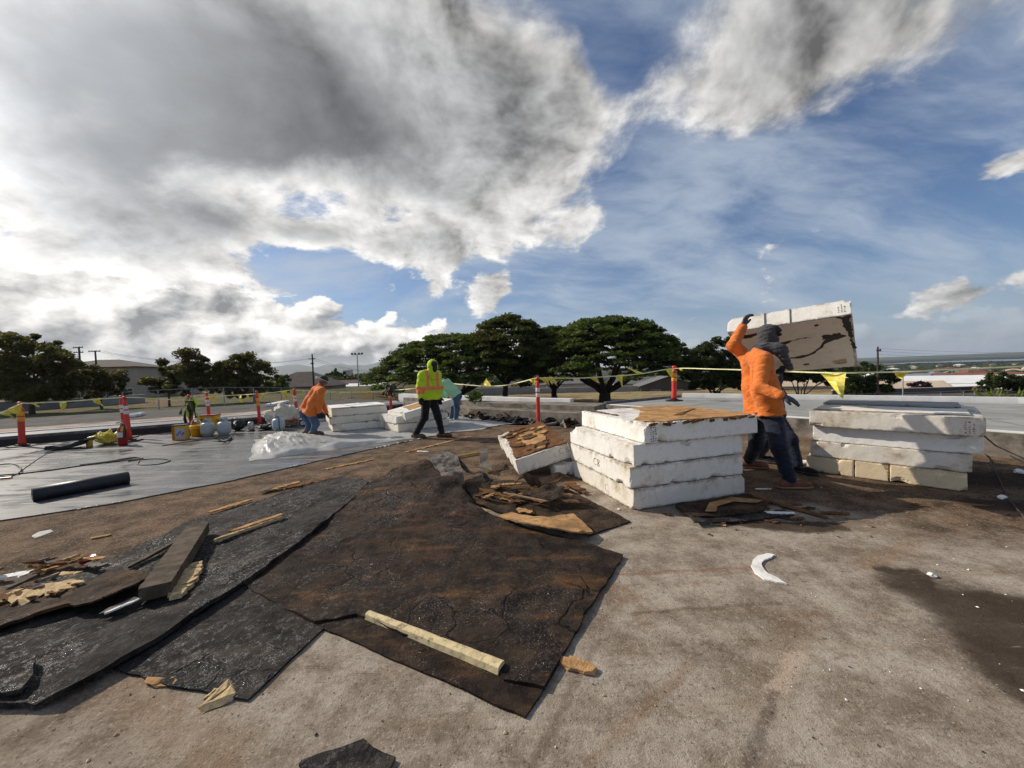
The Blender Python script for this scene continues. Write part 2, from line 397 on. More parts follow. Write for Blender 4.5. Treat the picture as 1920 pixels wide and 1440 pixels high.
def mat_membrane():
    m_, w, b, tc = newmat('black_membrane'); o = tc.outputs['Object']
    wo = w.vm('ADD', o, w.vm('SCALE', warp_(w, o, 1.3), .35))
    a = w.mapping(wo, rot=(0, 0, R(-31)), scale=(.16, 2.3, 1))
    s1 = w.noise(a, 1.9, 8, .72); s2 = w.noise(a, 7.0, 5, .65); big = w.noise(o, .8, 6, .62); fine = w.noise(o, 60, 4, .7)
    dust = w.m('ADD', w.m('MULTIPLY', w.sstep(s1, .44, .66), .55), w.m('ADD', w.m('MULTIPLY', w.sstep(s2, .52, .68), .25), w.m('MULTIPLY', w.sstep(big, .40, .70), .25)))
    c = w.mix(dust, (.022, .023, .025), (.245, .240, .235))
    c = w.mix(w.m('MULTIPLY', w.sstep(w.noise(o, .5, 6, .65), .52, .68), .55), c, (.165, .135, .110))
    c = w.mix(w.m('MULTIPLY', w.sstep(fine, .58, .72), .35), c, (.02, .02, .02))
    w.put(b.inputs['Base Color'], c)
    w.put(b.inputs['Roughness'], w.fmix(w.sstep(w.m('ADD', w.m('MULTIPLY', big, .5), w.m('MULTIPLY', s1, .5)), .44, .56), .20, .62))
    b.inputs['Specular IOR Level'].default_value = .42
    h = w.m('ADD', w.m('MULTIPLY', s2, .5), w.m('ADD', w.m('MULTIPLY', fine, .25), big))
    w.put(b.inputs['Normal'], w.bump(h, .30, .006))
    return m_

def mat_bitumen(name, base, dark, tan, tan_amt=.35, spark=.10, wetness=.0):
    m_, w, b, tc = newmat(name); o = tc.outputs['Object']
    big = w.noise(o, 1.5, 7, .66); mid = w.noise(o, 6.5, 7, .70); fine = w.noise(o, 48, 5, .75); vf = w.noise(o, 150, 2, .6)
    wo = w.vm('ADD', o, w.vm('SCALE', warp_(w, o, 2.2), .18))
    streak = w.noise(w.mapping(wo, rot=(0, 0, R(-27)), scale=(1, 4.0, 1)), 1.5, 7, .66)
    c = w.mix(w.sstep(mid, .36, .64), dark, base)
    tm = w.m('MULTIPLY', w.sstep(streak, .50, .68), tan_amt)
    c = w.mix(tm, c, tan)
    c = w.mix(w.m('MULTIPLY', w.sstep(w.noise(o, 2.6, 7, .7), .55, .66), .75), c, tuple(d * .5 for d in dark))
    crack = w.sstep(w.vor(w.vm('ADD', o, w.vm('SCALE', warp_(w, o, 5), .16)), 3.2, 'DISTANCE_TO_EDGE'), .030, .008)
    crack = w.m('MULTIPLY', crack, w.sstep(big, .50, .62))
    c = w.mix(w.m('MULTIPLY', crack, .85), c, (.008, .006, .005))
    c = w.mix(w.m('MULTIPLY', w.sstep(fine, .58, .70), .65), c, tuple(d * .4 for d in dark))
    c = w.mix(w.m('MULTIPLY', w.sstep(fine, .40, .30), .5), c, tuple(min(1, q * 1.9) for q in base))
    w.put(b.inputs['Base Color'], c)
    # tar facets: a share of tiny glossy cells that catch the sun
    vn = w.n('ShaderNodeTexVoronoi', feature='F1'); w.put(vn.inputs['Vector'], o); vn.inputs['Scale'].default_value = 150
    rx, ry, rz_ = w.sep(vn.outputs['Color'])
    glit = w.m('MULTIPLY', w.sstep(rx, 1 - spark, 1 - spark * .8), w.sstep(w.noise(o, 2.0, 6, .70), .50, .62))
    damp = w.m('MULTIPLY', w.m('MULTIPLY', w.sstep(w.noise(w.vm('ADD', o, (3, 7, 1)), 30.0, 4, .75), .52, .62), w.sstep(w.noise(w.vm('ADD', o, (3, 7, 1)), 1.8, 5, .66), .42, .58)), wetness)
    w.put(b.inputs['Roughness'], w.fmix(glit, w.fmix(damp, .82, .26), .14))
    w.put(b.inputs['Specular IOR Level'], w.fmix(glit, w.fmix(damp, .12, .5), .9))
    h = w.m('ADD', w.m('MULTIPLY', fine, .9), w.m('ADD', w.m('MULTIPLY', vf, .3), w.m('MULTIPLY', mid, 1.1)))
    h = w.m('ADD', h, w.m('MULTIPLY', w.m('SUBTRACT', ry, .5), w.m('MULTIPLY', glit, .8)))
    h = w.m('SUBTRACT', h, w.m('MULTIPLY', crack, .9))
    w.put(b.inputs['Normal'], w.bump(h, 1.0, .014))
    return m_

def mat_foam(name='foam', grime=.5, tint=(.83, .82, .785)):
    m_, w, b, tc = newmat(name); o0 = tc.outputs['Object']
    rnd = w.n('ShaderNodeObjectInfo').outputs['Random']
    o = w.vm('ADD', o0, w.comb(w.m('MULTIPLY', rnd, 37.0), w.m('MULTIPLY', rnd, 17.0), 0.0))
    drip = w.noise(w.mapping(w.vm('ADD', o, w.vm('SCALE', warp_(w, o, 3), .5)), scale=(11, 11, 1.6)), 1.3, 7, .78); blot = w.noise(o, 2.4, 8, .70); blot2 = w.noise(w.vm('ADD', o, (5, 2, 1)), 4.5, 7, .72); bead = w.vor(o, 190); fine = w.noise(o, 34, 5, .7)
    c = w.mix(w.m('MULTIPLY', w.sstep(drip, .48, .70), w.m('MULTIPLY', w.sstep(blot2, .36, .62), grime * .60)), tint, (.40, .33, .25))
    c = w.mix(w.m('MULTIPLY', w.sstep(blot, .50, .70), grime * .8), c, (.42, .30, .17))
    c = w.mix(w.m('MULTIPLY', w.sstep(blot, .62, .74), grime * .95), c, (.085, .058, .040))
    # grime caught along the upper and lower arrises
    _, _, z = w.sep(o0); az_ = w.m('ABSOLUTE', z)
    rim = w.m('MULTIPLY', w.sstep(w.m('ADD', az_, w.m('MULTIPLY', w.m('SUBTRACT', blot2, .5), .10)), .070, .104), grime * .75)
    c = w.mix(w.m('MULTIPLY', rim, w.sstep(drip, .38, .58)), c, (.20, .145, .095))
    c = w.mix(w.m('MULTIPLY', w.sstep(fine, .56, .70), .28), c, (.42, .36, .28))
    w.put(b.inputs['Base Color'], c); b.inputs['Roughness'].default_value = .85; b.inputs['Specular IOR Level'].default_value = .15
    w.put(b.inputs['Normal'], w.bump(w.m('ADD', bead, w.m('MULTIPLY', fine, 2.0)), .22, .005))
    return m_

def mat_leaf(name, dark, light, trans=.32, sc=.35):
    m_, w, b, tc = newmat(name); o = tc.outputs['Object']; t = m_.node_tree
    n1 = w.noise(o, sc, 4, .6); n2 = w.noise(o, 3.2, 2, .5)
    c = w.mix(w.sstep(w.m('ADD', w.m('MULTIPLY', n1, .6), w.m('MULTIPLY', n2, .4)), .38, .62), dark, light)
    w.put(b.inputs['Base Color'], c); b.inputs['Roughness'].default_value = .62; b.inputs['Specular IOR Level'].default_value = .22
    tr = w.n('ShaderNodeBsdfTranslucent'); w.put(tr.inputs[0], w.mix(1.0, c, (1.3, 1.25, .55), 'MULTIPLY'))
    mx = w.n('ShaderNodeMixShader'); mx.inputs[0].default_value = trans
    out = t.nodes['Material Output']
    w.L.new(b.outputs[0], mx.inputs[1]); w.L.new(tr.outputs[0], mx.inputs[2]); w.L.new(mx.outputs[0], out.inputs[0])
    return m_

def mat_plastic_film():
    m_, w, b, tc = newmat('white_plastic_film'); o = tc.outputs['Object']; t = m_.node_tree
    b.inputs['Base Color'].default_value = (.80, .79, .76, 1); b.inputs['Roughness'].default_value = .38
    w.put(b.inputs['Base Color'], w.mix(w.m('MULTIPLY', w.sstep(w.noise(o, 2.2, 6, .65), .56, .75), .35), (.88, .87, .84), (.62, .58, .51)))
    w.put(b.inputs['Normal'], w.bump(w.noise(w.mapping(o, rot=(0, 0, R(-35)), scale=(1, 3.2, 1)), 3.5, 6, .6), .45, .03))
    tr = w.n('ShaderNodeBsdfTranslucent'); tr.inputs[0].default_value = (.85, .82, .74, 1)
    mx = w.n('ShaderNodeMixShader'); mx.inputs[0].default_value = .55
    tp = w.n('ShaderNodeBsdfTransparent'); mx2 = w.n('ShaderNodeMixShader'); mx2.inputs[0].default_value = .02
    out = t.nodes['Material Output']
    w.L.new(b.outputs[0], mx.inputs[1]); w.L.new(tr.outputs[0], mx.inputs[2])
    w.L.new(mx.outputs[0], mx2.inputs[1]); w.L.new(tp.outputs[0], mx2.inputs[2]); w.L.new(mx2.outputs[0], out.inputs[0])
    return m_

def mat_ground():
    m_, w, b, tc = newmat('lawn_ground'); o = tc.outputs['Object']
    x, y, z = w.sep(o)
    n1 = w.noise(o, .12, 6, .62); n2 = w.noise(o, 1.2, 5, .65); n3 = w.noise(w.mapping(o, scale=(1, 3, 1)), .35, 5, .6)
    green = w.mix(w.sstep(n2, .3, .7), (.050, .062, .022), (.115, .125, .048))
    tan = w.mix(w.sstep(n3, .3, .7), (.23, .185, .088), (.36, .295, .15))
    field = w.m('MULTIPLY', w.sstep(w.m('ADD', x, w.m('MULTIPLY', n1, 8)), -6, 6), w.sstep(y, 150, 120))
    c = w.mix(field, green, tan)
    dirt = w.mix(n2, (.14, .075, .042), (.22, .125, .072))
    c = w.mix(w.m('MULTIPLY', w.sstep(w.m('ADD', n1, w.m('MULTIPLY', n2, .4)), .66, .78), .8), c, dirt)
    # baseball infield
    dx = w.m('SUBTRACT', x, -6); dy = w.m('SUBTRACT', y, 66)
    r = w.m('SQRT', w.m('ADD', w.m('POWER', w.m('DIVIDE', dx, 13), 2.0), w.m('POWER', w.m('DIVIDE', dy, 9), 2.0)))
    c = w.mix(w.sstep(r, 1.05, .95), c, dirt)
    far = w.sstep(y, 150, 230)
    town = w.mix(w.sstep(w.noise(o, .02, 6, .7), .35, .65), (.022, .028, .014), (.060, .062, .034))
    c = w.mix(far, c, town)
    w.put(b.inputs['Base Color'], c); b.inputs['Roughness'].default_value = 1.0; b.inputs['Specular IOR Level'].default_value = .1
    return m_

def mat_cloth(name, col, dark=.55, spec=.15, wr=26, strength=.5):
    m_, w, b, tc = newmat(name); o = tc.outputs['Object']
    n1 = w.noise(o, 6, 4, .6); fold = w.noise(w.mapping(o, scale=(1, 1, 2.2)), wr * .45, 4, .55, .6); weave = w.noise(o, 420, 2, .5)
    c = w.mix(w.sstep(n1, .3, .72), tuple(x * dark for x in col), col)
    c = w.mix(w.m('MULTIPLY', w.sstep(w.noise(o, 9, 6, .7), .60, .78), .35), c, tuple(x * .4 for x in col))
    w.put(b.inputs['Base Color'], c); b.inputs['Roughness'].default_value = .88; b.inputs['Specular IOR Level'].default_value = spec
    b.inputs['Sheen Weight'].default_value = .15
    w.put(b.inputs['Normal'], w.bump(w.m('ADD', fold, w.m('MULTIPLY', weave, .06)), strength, .045))
    return m_

M = dict(
    slab=mat_slab(), membrane=mat_membrane(),
    bit_black=mat_bitumen('bitumen_black', (.050, .044, .040), (.014, .012, .011), (.105, .080, .056), .50, .28, 1.0),
    bit_brown=mat_bitumen('bitumen_brown', (.052, .034, .023), (.017, .012, .010), (.165, .078, .028), .60, .18, .45),
    bit_shade=mat_bitumen('bitumen_umber', (.080, .050, .030), (.024, .016, .012), (.190, .100, .042), .60, .06),
    fibre=simple('fibreboard_tan', (.46, .265, .115), .95, .32, 14, .9, 90, dirt=(.10, .055, .028), dirt_amt=.8, dirt_scale=7, bdist=.008, spec=.1),
    fibre_dark=simple('fibreboard_umber', (.165, .080, .036), .95, .4, 12, .9, 80, dirt=(.05, .026, .015), dirt_amt=.8, dirt_scale=6, bdist=.008, spec=.1),
    fibre_edge=simple('fibreboard_pale', (.56, .41, .22), .95, .3, 30, .9, 120, dirt=(.2, .12, .06), dirt_amt=.6, dirt_scale=18, spec=.1),
    beam=simple('grimy_insulation', (.105, .080, .056), .9, .3, 12, .7, 70, dirt=(.03, .022, .016), dirt_amt=.7, dirt_scale=5, spec=.15),
    cream=simple('cream_stripe', (.66, .53, .30), .9, .15, 18, .5, 90, dirt=(.10, .07, .05), dirt_amt=.8, dirt_scale=26, spec=.1),
    felt=simple('grey_felt', (.175, .150, .125), .95, .3, 9, .8, 160, dirt=(.07, .05, .035), dirt_amt=.7, dirt_scale=5, spec=.1),
    foam=mat_foam('foam_white', .95, (.80, .765, .69)), foam_dirty=mat_foam('foam_dirty', 1.0, (.75, .70, .61)), foam_clean=mat_foam('foam_bright', .58, (.84, .82, .765)),
    foam_yellow=mat_foam('foam_yellowed', .8, (.74, .60, .39)),
    tar=simple('tar_residue', (.030, .022, .018), .6, .4, 12, .6, 60), lifted_face=simple('stained_face_lifted', (.90, .84, .74), .9, .08, 5, .4, 120, dirt=(.58, .46, .33), dirt_amt=.6, dirt_scale=5),  # stained face; base colour raised to offset the shade on the underside
    ink=simple('printed_ink', (.02, .02, .022), .8, .1),
    film=mat_plastic_film(),
    curb=simple('stained_concrete', (.22, .19, .155), .95, .3, 5, .7, 60, dirt=(.060, .050, .042), dirt_amt=.9, dirt_scale=2.6, spec=.15),
    coat=simple('grey_roof_coating', (.31, .305, .28), .85, .16, 2.2, .3, 60, dirt=(.20, .19, .17), dirt_amt=.85, dirt_scale=1.1, spec=.12),
    coat_white=simple('white_roof_coating', (.74, .735, .71), .7, .08, 3, .2, 60, dirt=(.45, .42, .37), dirt_amt=.5, dirt_scale=2.0, spec=.3),
    pink=simple('dusty_pink_coating', (.36, .28, .225), .9, .3, 2.5, .4, 60, dirt=(.13, .115, .10), dirt_amt=.9, dirt_scale=1.3, spec=.08),
    asphalt=simple('grey_cap_sheet', (.105, .098, .088), .95, .25, 2.5, .5, 90, dirt=(.05, .046, .042), dirt_amt=.8, dirt_scale=1.5, spec=.08),
    flash=simple('black_flashing', (.014, .014, .016), .5, .3, 6, .3, 50), flash_grey=simple('grey_flashing', (.115, .115, .120), .6, .35, 5, .4, 40, dirt=(.26, .25, .24), dirt_amt=.6, dirt_scale=5),
    orange=simple('orange_post_plastic', (.62, .035, .015), .42, .1, 6, .15, 30, dirt=(.25, .03, .02), dirt_amt=.4, dirt_scale=9, spec=.5),
    refl=simple('reflective_sheeting', (.72, .70, .67), .35, .08, 20, .1, 120), refl_y=simple('amber_sheeting', (.74, .33, .03), .35, .1, 20, .1, 120),
    rubber=simple('black_rubber', (.018, .018, .019), .7, .25, 10, .3, 60), tape=simple('yellow_tape', (.74, .62, .06), .55, .12, 12, .2, 60, dirt=(.85, .80, .45), dirt_amt=.6, dirt_scale=9),
    tape_pale=simple('pale_tape', (.80, .76, .42), .5, .1, 12),
    red=simple('red_enamel', (.28, .012, .012), .3, .1, 6, spec=.5), yellow=simple('yellow_pail_plastic', (.72, .40, .02), .42, .1, 8, dirt=(.35, .18, .03), dirt_amt=.4, dirt_scale=8),
    tankgrey=simple('grey_tank_paint', (.44, .46, .45), .42, .08, 6, dirt=(.25, .24, .22), dirt_amt=.4, dirt_scale=6), tankblue=simple('pale_blue_tank_paint', (.42, .52, .55), .42, .08, 6, dirt=(.22, .25, .26), dirt_amt=.5, dirt_scale=5),
    metal=simple('dull_metal', (.42, .41, .39), .42, .12, 12, metal=.8), label=simple('paper_label', (.66, .66, .64), .6, .12, 25), lilac=simple('lilac_label', (.48, .42, .52), .6, .12, 30),
    canvas=simple('cream_canvas', (.62, .56, .44), .8, .15, 7, .6, 40, dirt=(.36, .29, .2), dirt_amt=.5, dirt_scale=4),
    navy=simple('navy_bag', (.02, .024, .045), .7, .3, 8), blackbag=simple('black_bag', (.012, .012, .013), .5, .3, 8, .4, 40), wood=simple('weathered_lath', (.30, .20, .11), .9, .25, 9, .5, 60), rod=simple('yellow_conduit', (.55, .36, .06), .5, .15, 10),
    c_orange=mat_cloth('orange_shirt_cloth', (.80, .215, .042), .72), c_lime=mat_cloth('lime_hoodie_cloth', (.60, .80, .035), .82), c_mint=mat_cloth('mint_shirt_cloth', (.42, .72, .44), .84),
    c_band=simple('orange_reflective_band', (.80, .23, .08), .5, .14, 30), denim=mat_cloth('blue_denim', (.085, .135, .235), .65), denim_dark=mat_cloth('dark_denim', (.018, .024, .044), .6), c_black=mat_cloth('black_work_cloth', (.016, .016, .018), .6),
    c_scarf=mat_cloth('grey_scarf_cloth', (.085, .083, .090), .7, wr=40, strength=.8), glove=mat_cloth('grey_glove_knit', (.085, .082, .095), .7), glove_black=mat_cloth('black_glove_knit', (.016, .015, .018), .7),
    skin=simple('brown_skin', (.17, .085, .050), .55, .1, 20, subs=.05), mask=simple('dark_face_mask', (.022, .018, .022), .8, .2, 20), boot=simple('brown_boot_leather', (.120, .060, .030), .7, .25, 16, .4, 60), boot_red=simple('rust_boot_leather', (.150, .052, .025), .7, .25, 16, .4, 60), sole=simple('dark_sole', (.035, .028, .022), .8), sole_tan=simple('tan_sole', (.22, .14, .075), .8), hat=simple('dark_hat_cloth', (.030, .028, .030), .85, .2, 20), brim=simple('pale_hat_underside', (.36, .38, .33), .85, .1, 20), glass=simple('dark_lens', (.01, .01, .012), .1, .1),
    camo=simple('camouflage_cloth', (.075, .075, .055), .9, .5, 18, dirt=(.20, .19, .15), dirt_amt=.9, dirt_scale=22), maroon=simple('maroon_cloth', (.075, .022, .025), .85, .2, 20),
    bark=simple('grey_brown_bark', (.085, .068, .052), .95, .35, 4, .6, 18, bdist=.02), bark_dark=simple('dark_bark', (.045, .036, .029), .95, .35, 4, .6, 18, bdist=.02),
    leaf_monkey=mat_leaf('monkeypod_leaf', (.042, .068, .016), (.115, .160, .038), .36), leaf_dome=mat_leaf('dome_leaf', (.042, .056, .016), (.130, .136, .038), .36), leaf_dry=mat_leaf('olive_leaf', (.052, .054, .018), (.160, .148, .052), .38, .6), leaf_dark=mat_leaf('dark_glossy_leaf', (.026, .042, .014), (.085, .110, .036), .32, .5), leaf_bright=mat_leaf('bright_leaf', (.07, .10, .02), (.17, .21, .05), .3, .8), leaf_purple=mat_leaf('purple_leaf', (.05, .022, .035), (.13, .06, .085), .25, .8),
    ground=mat_ground(),
    w_cream=simple('cream_wall', (.36, .31, .25), .9, .08, .6), w_pale=simple('pale_wall', (.55, .53, .48), .9, .08, .6), w_tan=simple('tan_wall', (.34, .27, .20), .9, .1, .6), w_dark=simple('dark_wall', (.10, .085, .075), .9, .1, .6), w_block=simple('block_wall', (.30, .295, .285), .95, .12, .8),
    r_brown=simple('brown_shingle', (.085, .062, .050), .95, .18, 1.2), r_grey=simple('grey_shingle', (.15, .145, .14), .95, .18, 1.2), r_white=simple('white_metal_roof', (.78, .77, .74), .6, .06, .5), r_tan=simple('tan_roof', (.52, .41, .29), .85, .1, .7), r_red=simple('red_brown_roof', (.20, .085, .055), .9, .15, .8), r_blue=simple('blue_grey_roof', (.20, .24, .28), .8, .12, .8),
    pane=simple('window_pane', (.030, .034, .042), .12, .2, .5), trim=simple('white_trim', (.62, .60, .56), .7, .05), pole=simple('creosote_pole', (.055, .046, .040), .95, .2, 2), steel=simple('galvanised_steel', (.33, .34, .35), .5, .1, 3, metal=.5), wire=simple('black_wire', (.02, .02, .022), .7), sign=simple('amber_sign', (.72, .36, .02), .5, .08),
    carw=simple('white_car_paint', (.68, .68, .68), .25, .03, 1), card=simple('dark_car_paint', (.035, .035, .042), .25, .1, 1), water=simple('harbour_water', (.10, .16, .21), .25, .1, .01), ridge=simple('far_land', (.055, .070, .050), 1.0, .3, .004), mount=simple('far_mountain', (.07, .085, .075), 1.0, .3, .002),
    tower=simple('concrete_tower', (.36, .35, .34), .9, .08, .2),
)

# ------------------------------------------------------------------ terrain and setting
def S01(t): t = max(0., min(1., t)); return t * t * (3 - 2 * t)
def terrain(x, y):
    r = math.hypot(x, y)
    z = -4.0 + 3.0 * S01((-x - 2) / 27.0) * (1 - S01((r - 150) / 400))
    z += .35 * fbm((x * .03, y * .03, 0), 3) * S01((r - 22) / 30)
    z -= 7.0 * S01((r - 85) / 130) * S01((x - 5) / 40) + 16 * S01((r - 200) / 800)
    return z
def build_terrain():
    rad = [0, 8, 16, 24, 32, 40, 48, 56, 66, 78, 92, 110, 130, 160, 200, 260, 340, 450, 600, 800, 1100, 1500, 2200, 3500, 6000, 11000]
    na = 144; vs = [(0, 0, terrain(0, 0))]; fs = []
    for r in rad[1:]:
        for k in range(na):
            q = 2 * math.pi * k / na; x, y = r * math.sin(q), r * math.cos(q); vs.append((x, y, terrain(x, y)))
    for k in range(na): fs.append((0, 1 + (k + 1) % na, 1 + k))
    for i in range(len(rad) - 2):
        for k in range(na):
            a = 1 + i * na + k; b_ = 1 + i * na + (k + 1) % na; fs.append((a, b_, b_ + na, a + na))
    o = mesh('ground', vs, [f[::-1] for f in fs], M['ground'], smooth=True); tag(o, kind='structure')
build_terrain()
def far_sheet(name, mat, a0, a1, r0, r1, z0, z1, jag=0., seg=60, kind='structure', sd=0):
    vs, fs = [], []
    for i in range(seg + 1):
        q = R(a0 + (a1 - a0) * i / seg); hh = z1 + jag * fbm((i * .16 + sd, sd, 0), 5)
        env = S01(i / seg / .12) * S01((1 - i / seg) / .12) if jag else 1
        for (r, z) in ((r0, z0), ((r0 + r1) / 2, z0 + (hh - z0) * .8 * env), (r1, z0 + (hh - z0) * env), (r1 * 1.3, z0)): vs.append((r * math.sin(q), r * math.cos(q), z))
    for i in range(seg):
        for k in range(3):
            a = i * 4 + k; fs.append((a, a + 1, a + 5, a + 4))
    o = mesh(name, vs, [f[::-1] for f in fs], mat, smooth=True); tag(o, kind=kind); return o
far_sheet('mountain', M['mount'], -60, 2, 5200, 7600, -26, 205, 130, sd=3)
far_sheet('far_plain', M['ridge'], 20, 75, 5200, 9000, -26, 8, 8, sd=9)
# harbour inlet
def water():
    vs, fs = [], []; seg = 50
    for i in range(seg + 1):
        q = R(38.5 + 26 * i / seg); w0 = 2150 + 260 * fbm((i * .14, 4, 0), 4); w1 = w0 + 60 + 620 * S01(i / seg / .6) + 160 * fbm((i * .2, 8, 0), 3)
        for r in (w0, w1): vs.append((r * math.sin(q), r * math.cos(q), -24.6))
    for i in range(seg): fs.append((2 * i, 2 * i + 1, 2 * i + 3, 2 * i + 2))
    tag(mesh('water', vs, [f[::-1] for f in fs], M['water']), kind='structure')
water()

# ------------------------------------------------------------------ the roof
AX = Vector((.862, .507, 0)); BX = Vector((-.507, .862, 0))
P2 = lambda v: (v[0], v[1])
def subdiv_poly(poly, step):
    out = []
    for i, p in enumerate(poly):
        p = Vector(p); q = Vector(poly[(i + 1) % len(poly)]); n = max(1, int((q - p).length / step))
        for k in range(n): out.append(p + (q - p) * k / n)
    return out
outer = [(-45, 1.5), (-19, 14.3), (-8.8, 19.9), (-5.0, 17.4), (.27, 12.2), (1.6, 10.75), (5.5, 12.5), (10.6, 8.0), (17, .6), (17, -9), (-45, -9)]
mb = MB(); mb.prism(outer, -4.6, 0.0)
roof = mb.build('roof_slab', M['slab']); tag(roof, kind='structure')
# membrane sheet on the slab
near = [G(-420, 1075), G(-150, 1006), G(0, 978), G(200, 948), G(440, 901), G(620, 860), G(760, 829), G(900, 800), G(1000, 789), G(1075, 792)]
near = [Vector((p.x, p.y, 0)) for p in near]
curb_in = [Vector((1.75, 9.0, 0)), Vector((-1.27, 11.4, 0)), Vector((-4.3, 15.0, 0)), Vector((-7.56, 11.85, 0)), Vector((-12.1, 9.1, 0)), Vector((-26, .9, 0))]
def ragged(pts, step=.12, amp=.025, sd=0):
    out = []
    for i in range(len(pts) - 1):
        p, q = pts[i], pts[i + 1]; n = max(1, int((q - p).length / step)); t = (q - p).normalized(); nn = Vector((-t.y, t.x, 0))
        for k in range(n):
            r = p + (q - p) * k / n; out.append(r + nn * amp * (fbm((r.x * 3 + sd, r.y * 3, 0), 4) + .6 * fbm((r.x * 14 + sd, r.y * 14, 0), 2)))
    out.append(pts[-1]); return out
mb = MB(); mb.prism([P2(p) for p in ragged(near)] + [P2(p) for p in curb_in], .002, .014)
memb = mb.build('roof_membrane', M['membrane']); tag(memb, kind='structure')
# pale scraped line and crumbs along the membrane edge
vs, fs = [], []
rng = random.Random(5)
edge = ragged(near, .05, .03, 3)
for i in range(len(edge) - 1):
    p, q = edge[i], edge[i + 1]; t = (q - p).normalized(); nn = Vector((t.y, -t.x, 0))
    if fbm((p.x * .9, p.y * .9, 3), 4) + .5 * fbm((p.x * 7, p.y * 7, 3), 2) < .06: continue
    for k in range(3):
        c = p + t * rng.uniform(0, .06) + nn * (rng.gauss(.0, .022)); s = rng.uniform(.002, .012) * (1 + 1.1 * max(0, c.y - 4) / 5)
        b0 = len(vs); a = rng.uniform(0, 6.3)
        for j in range(4): vs.append((c.x + s * math.cos(a + j * 1.57) * 1.5, c.y + s * math.sin(a + j * 1.57), .0145 if j % 2 else .020))
        fs.append((b0, b0 + 1, b0 + 2, b0 + 3))
o = mesh('edge_scrapings', vs, fs, M['coat_white']); tag(o, 'pale scraped crumbs along the edge of the black membrane', 'scrapings', kind='stuff')
# left raised deck: three coated strips between kerb and eave
inner = [(-26, .9), (-12.1, 9.1), (-7.56, 11.85), (-4.3, 15.0)]
def offs(line, d):
    out = []
    for i, p in enumerate(line):
        p = Vector((p[0], p[1], 0)); a = Vector((*line[max(i - 1, 0)], 0)); b_ = Vector((*line[min(i + 1, len(line) - 1)], 0)); t = (b_ - a).normalized()
        out.append(P2(p + Vector((-t.y, t.x, 0)) * d))
    return out
def deck_strip(name, l0, l1, z0, z1, mat):
    mb = MB(); mb.prism(list(l0) + list(l1)[::-1], z0, z1); o = mb.build(name, mat); tag(o, kind='structure'); return o
l_out = [(-45, 1.5), (-19, 14.3), (-13.5, 17.3), (-8.8, 19.9)]
l_out = [(-33, 7.4), (-19, 14.3), (-13.5, 17.3), (-5.2, 17.3)]
i1, i2 = offs(inner, .95), offs(inner, 1.05)
i1[-1] = (-4.55, 15.75); i2[-1] = (-4.6, 15.85)
deck_strip('deck_kerb', offs(inner, .02), i1, -.01, .235, M['flash_grey'])
deck_strip('deck_edge_strip', i1, i2, -.01, .262, M['coat_white'])
i3 = offs(inner, 2.6); i3[-1] = (-5.1, 16.7)
deck_strip('deck_pink_strip', i2, i3, -.01, .240, M['pink'])
i4 = [(-35, 5.5), (-19, 14.2), (-12.5, 17.6), (-8.8, 19.8)]
mb = MB(); mb.prism(i3 + [(-5.1, 17.2)] + [(-8.8, 19.85), (-12.5, 17.75), (-19, 14.25), (-38, 4.6)], -.01, .232); tag(mb.build('deck_grey_strip', M['asphalt']), kind='structure')
# black upturned flashing against the kerb
mb = MB()
f0 = offs(inner, -.02); f1 = offs(inner, .03)
mb.prism(f0 + f1[::-1], .004, .165); tag(mb.build('kerb_flashing', M['flash']), kind='structure')
# back kerb with ledge, white wall behind
back_in = [(1.75, 9.0), (-1.27, 11.4), (-4.3, 15.0)]
b1 = [(2.0, 9.42), (-.95, 11.8), (-3.9, 15.3)]
b2 = [(2.55, 10.3), (-.55, 12.35), (-4.55, 15.9)]
mb = MB(); mb.prism(back_in + b2[::-1], -.01, .30); tag(mb.build('back_kerb', M['curb']), kind='structure')
mb = MB(); mb.prism(b1 + [(-4.5, 15.85), (-.6, 12.3), (2.5, 10.25)], .29, .43); tag(mb.build('back_kerb_ledge', M['curb']), kind='structure')
rng = random.Random(3)
for nm, mt, cnt, zz in (('torn_flashing', 'flash', 46, .10), ('kerb_rubble', 'curb', 60, .05), ('kerb_scraps', 'bit_shade', 40, .14)):
    mb = MB()
    for i in range(cnt):
        t = rng.random(); p = Vector((1.75, 9.0, 0)).lerp(Vector((-1.27, 11.4, 0)), t / .7) if t < .7 else Vector((-1.27, 11.4, 0)).lerp(Vector((-3.6, 14.2, 0)), (t - .7) / .3)
        k = rng.random(); off = rng.uniform(.02, .30); p = p + Vector((-.62, -.78, 0)) * off; s_ = rng.uniform(.05, .24)
        rot = Matrix.Rotation(rng.uniform(0, 3.1), 3, 'Z') @ Matrix.Rotation(R(rng.uniform(-60, 60)), 3, 'X') @ Matrix.Rotation(R(rng.uniform(-30, 30)), 3, 'Y')
        mb.box((p.x, p.y, max(.02, zz * rng.uniform(.3, 1.5) * (1.2 - off * 3))), (s_ * 1.6, s_ * .8, rng.uniform(.012, .05)), rot)
    tag(mb.build(nm, M[mt]), kind='structure')
mb = MB(); mb.prism([(1.62, 10.85), (.2, 12.0), (-5.1, 17.2), (-4.95, 17.42), (.37, 12.2), (1.75, 11.02)], -.02, .52); tag(mb.build('white_parapet', M['coat_white']), kind='structure')
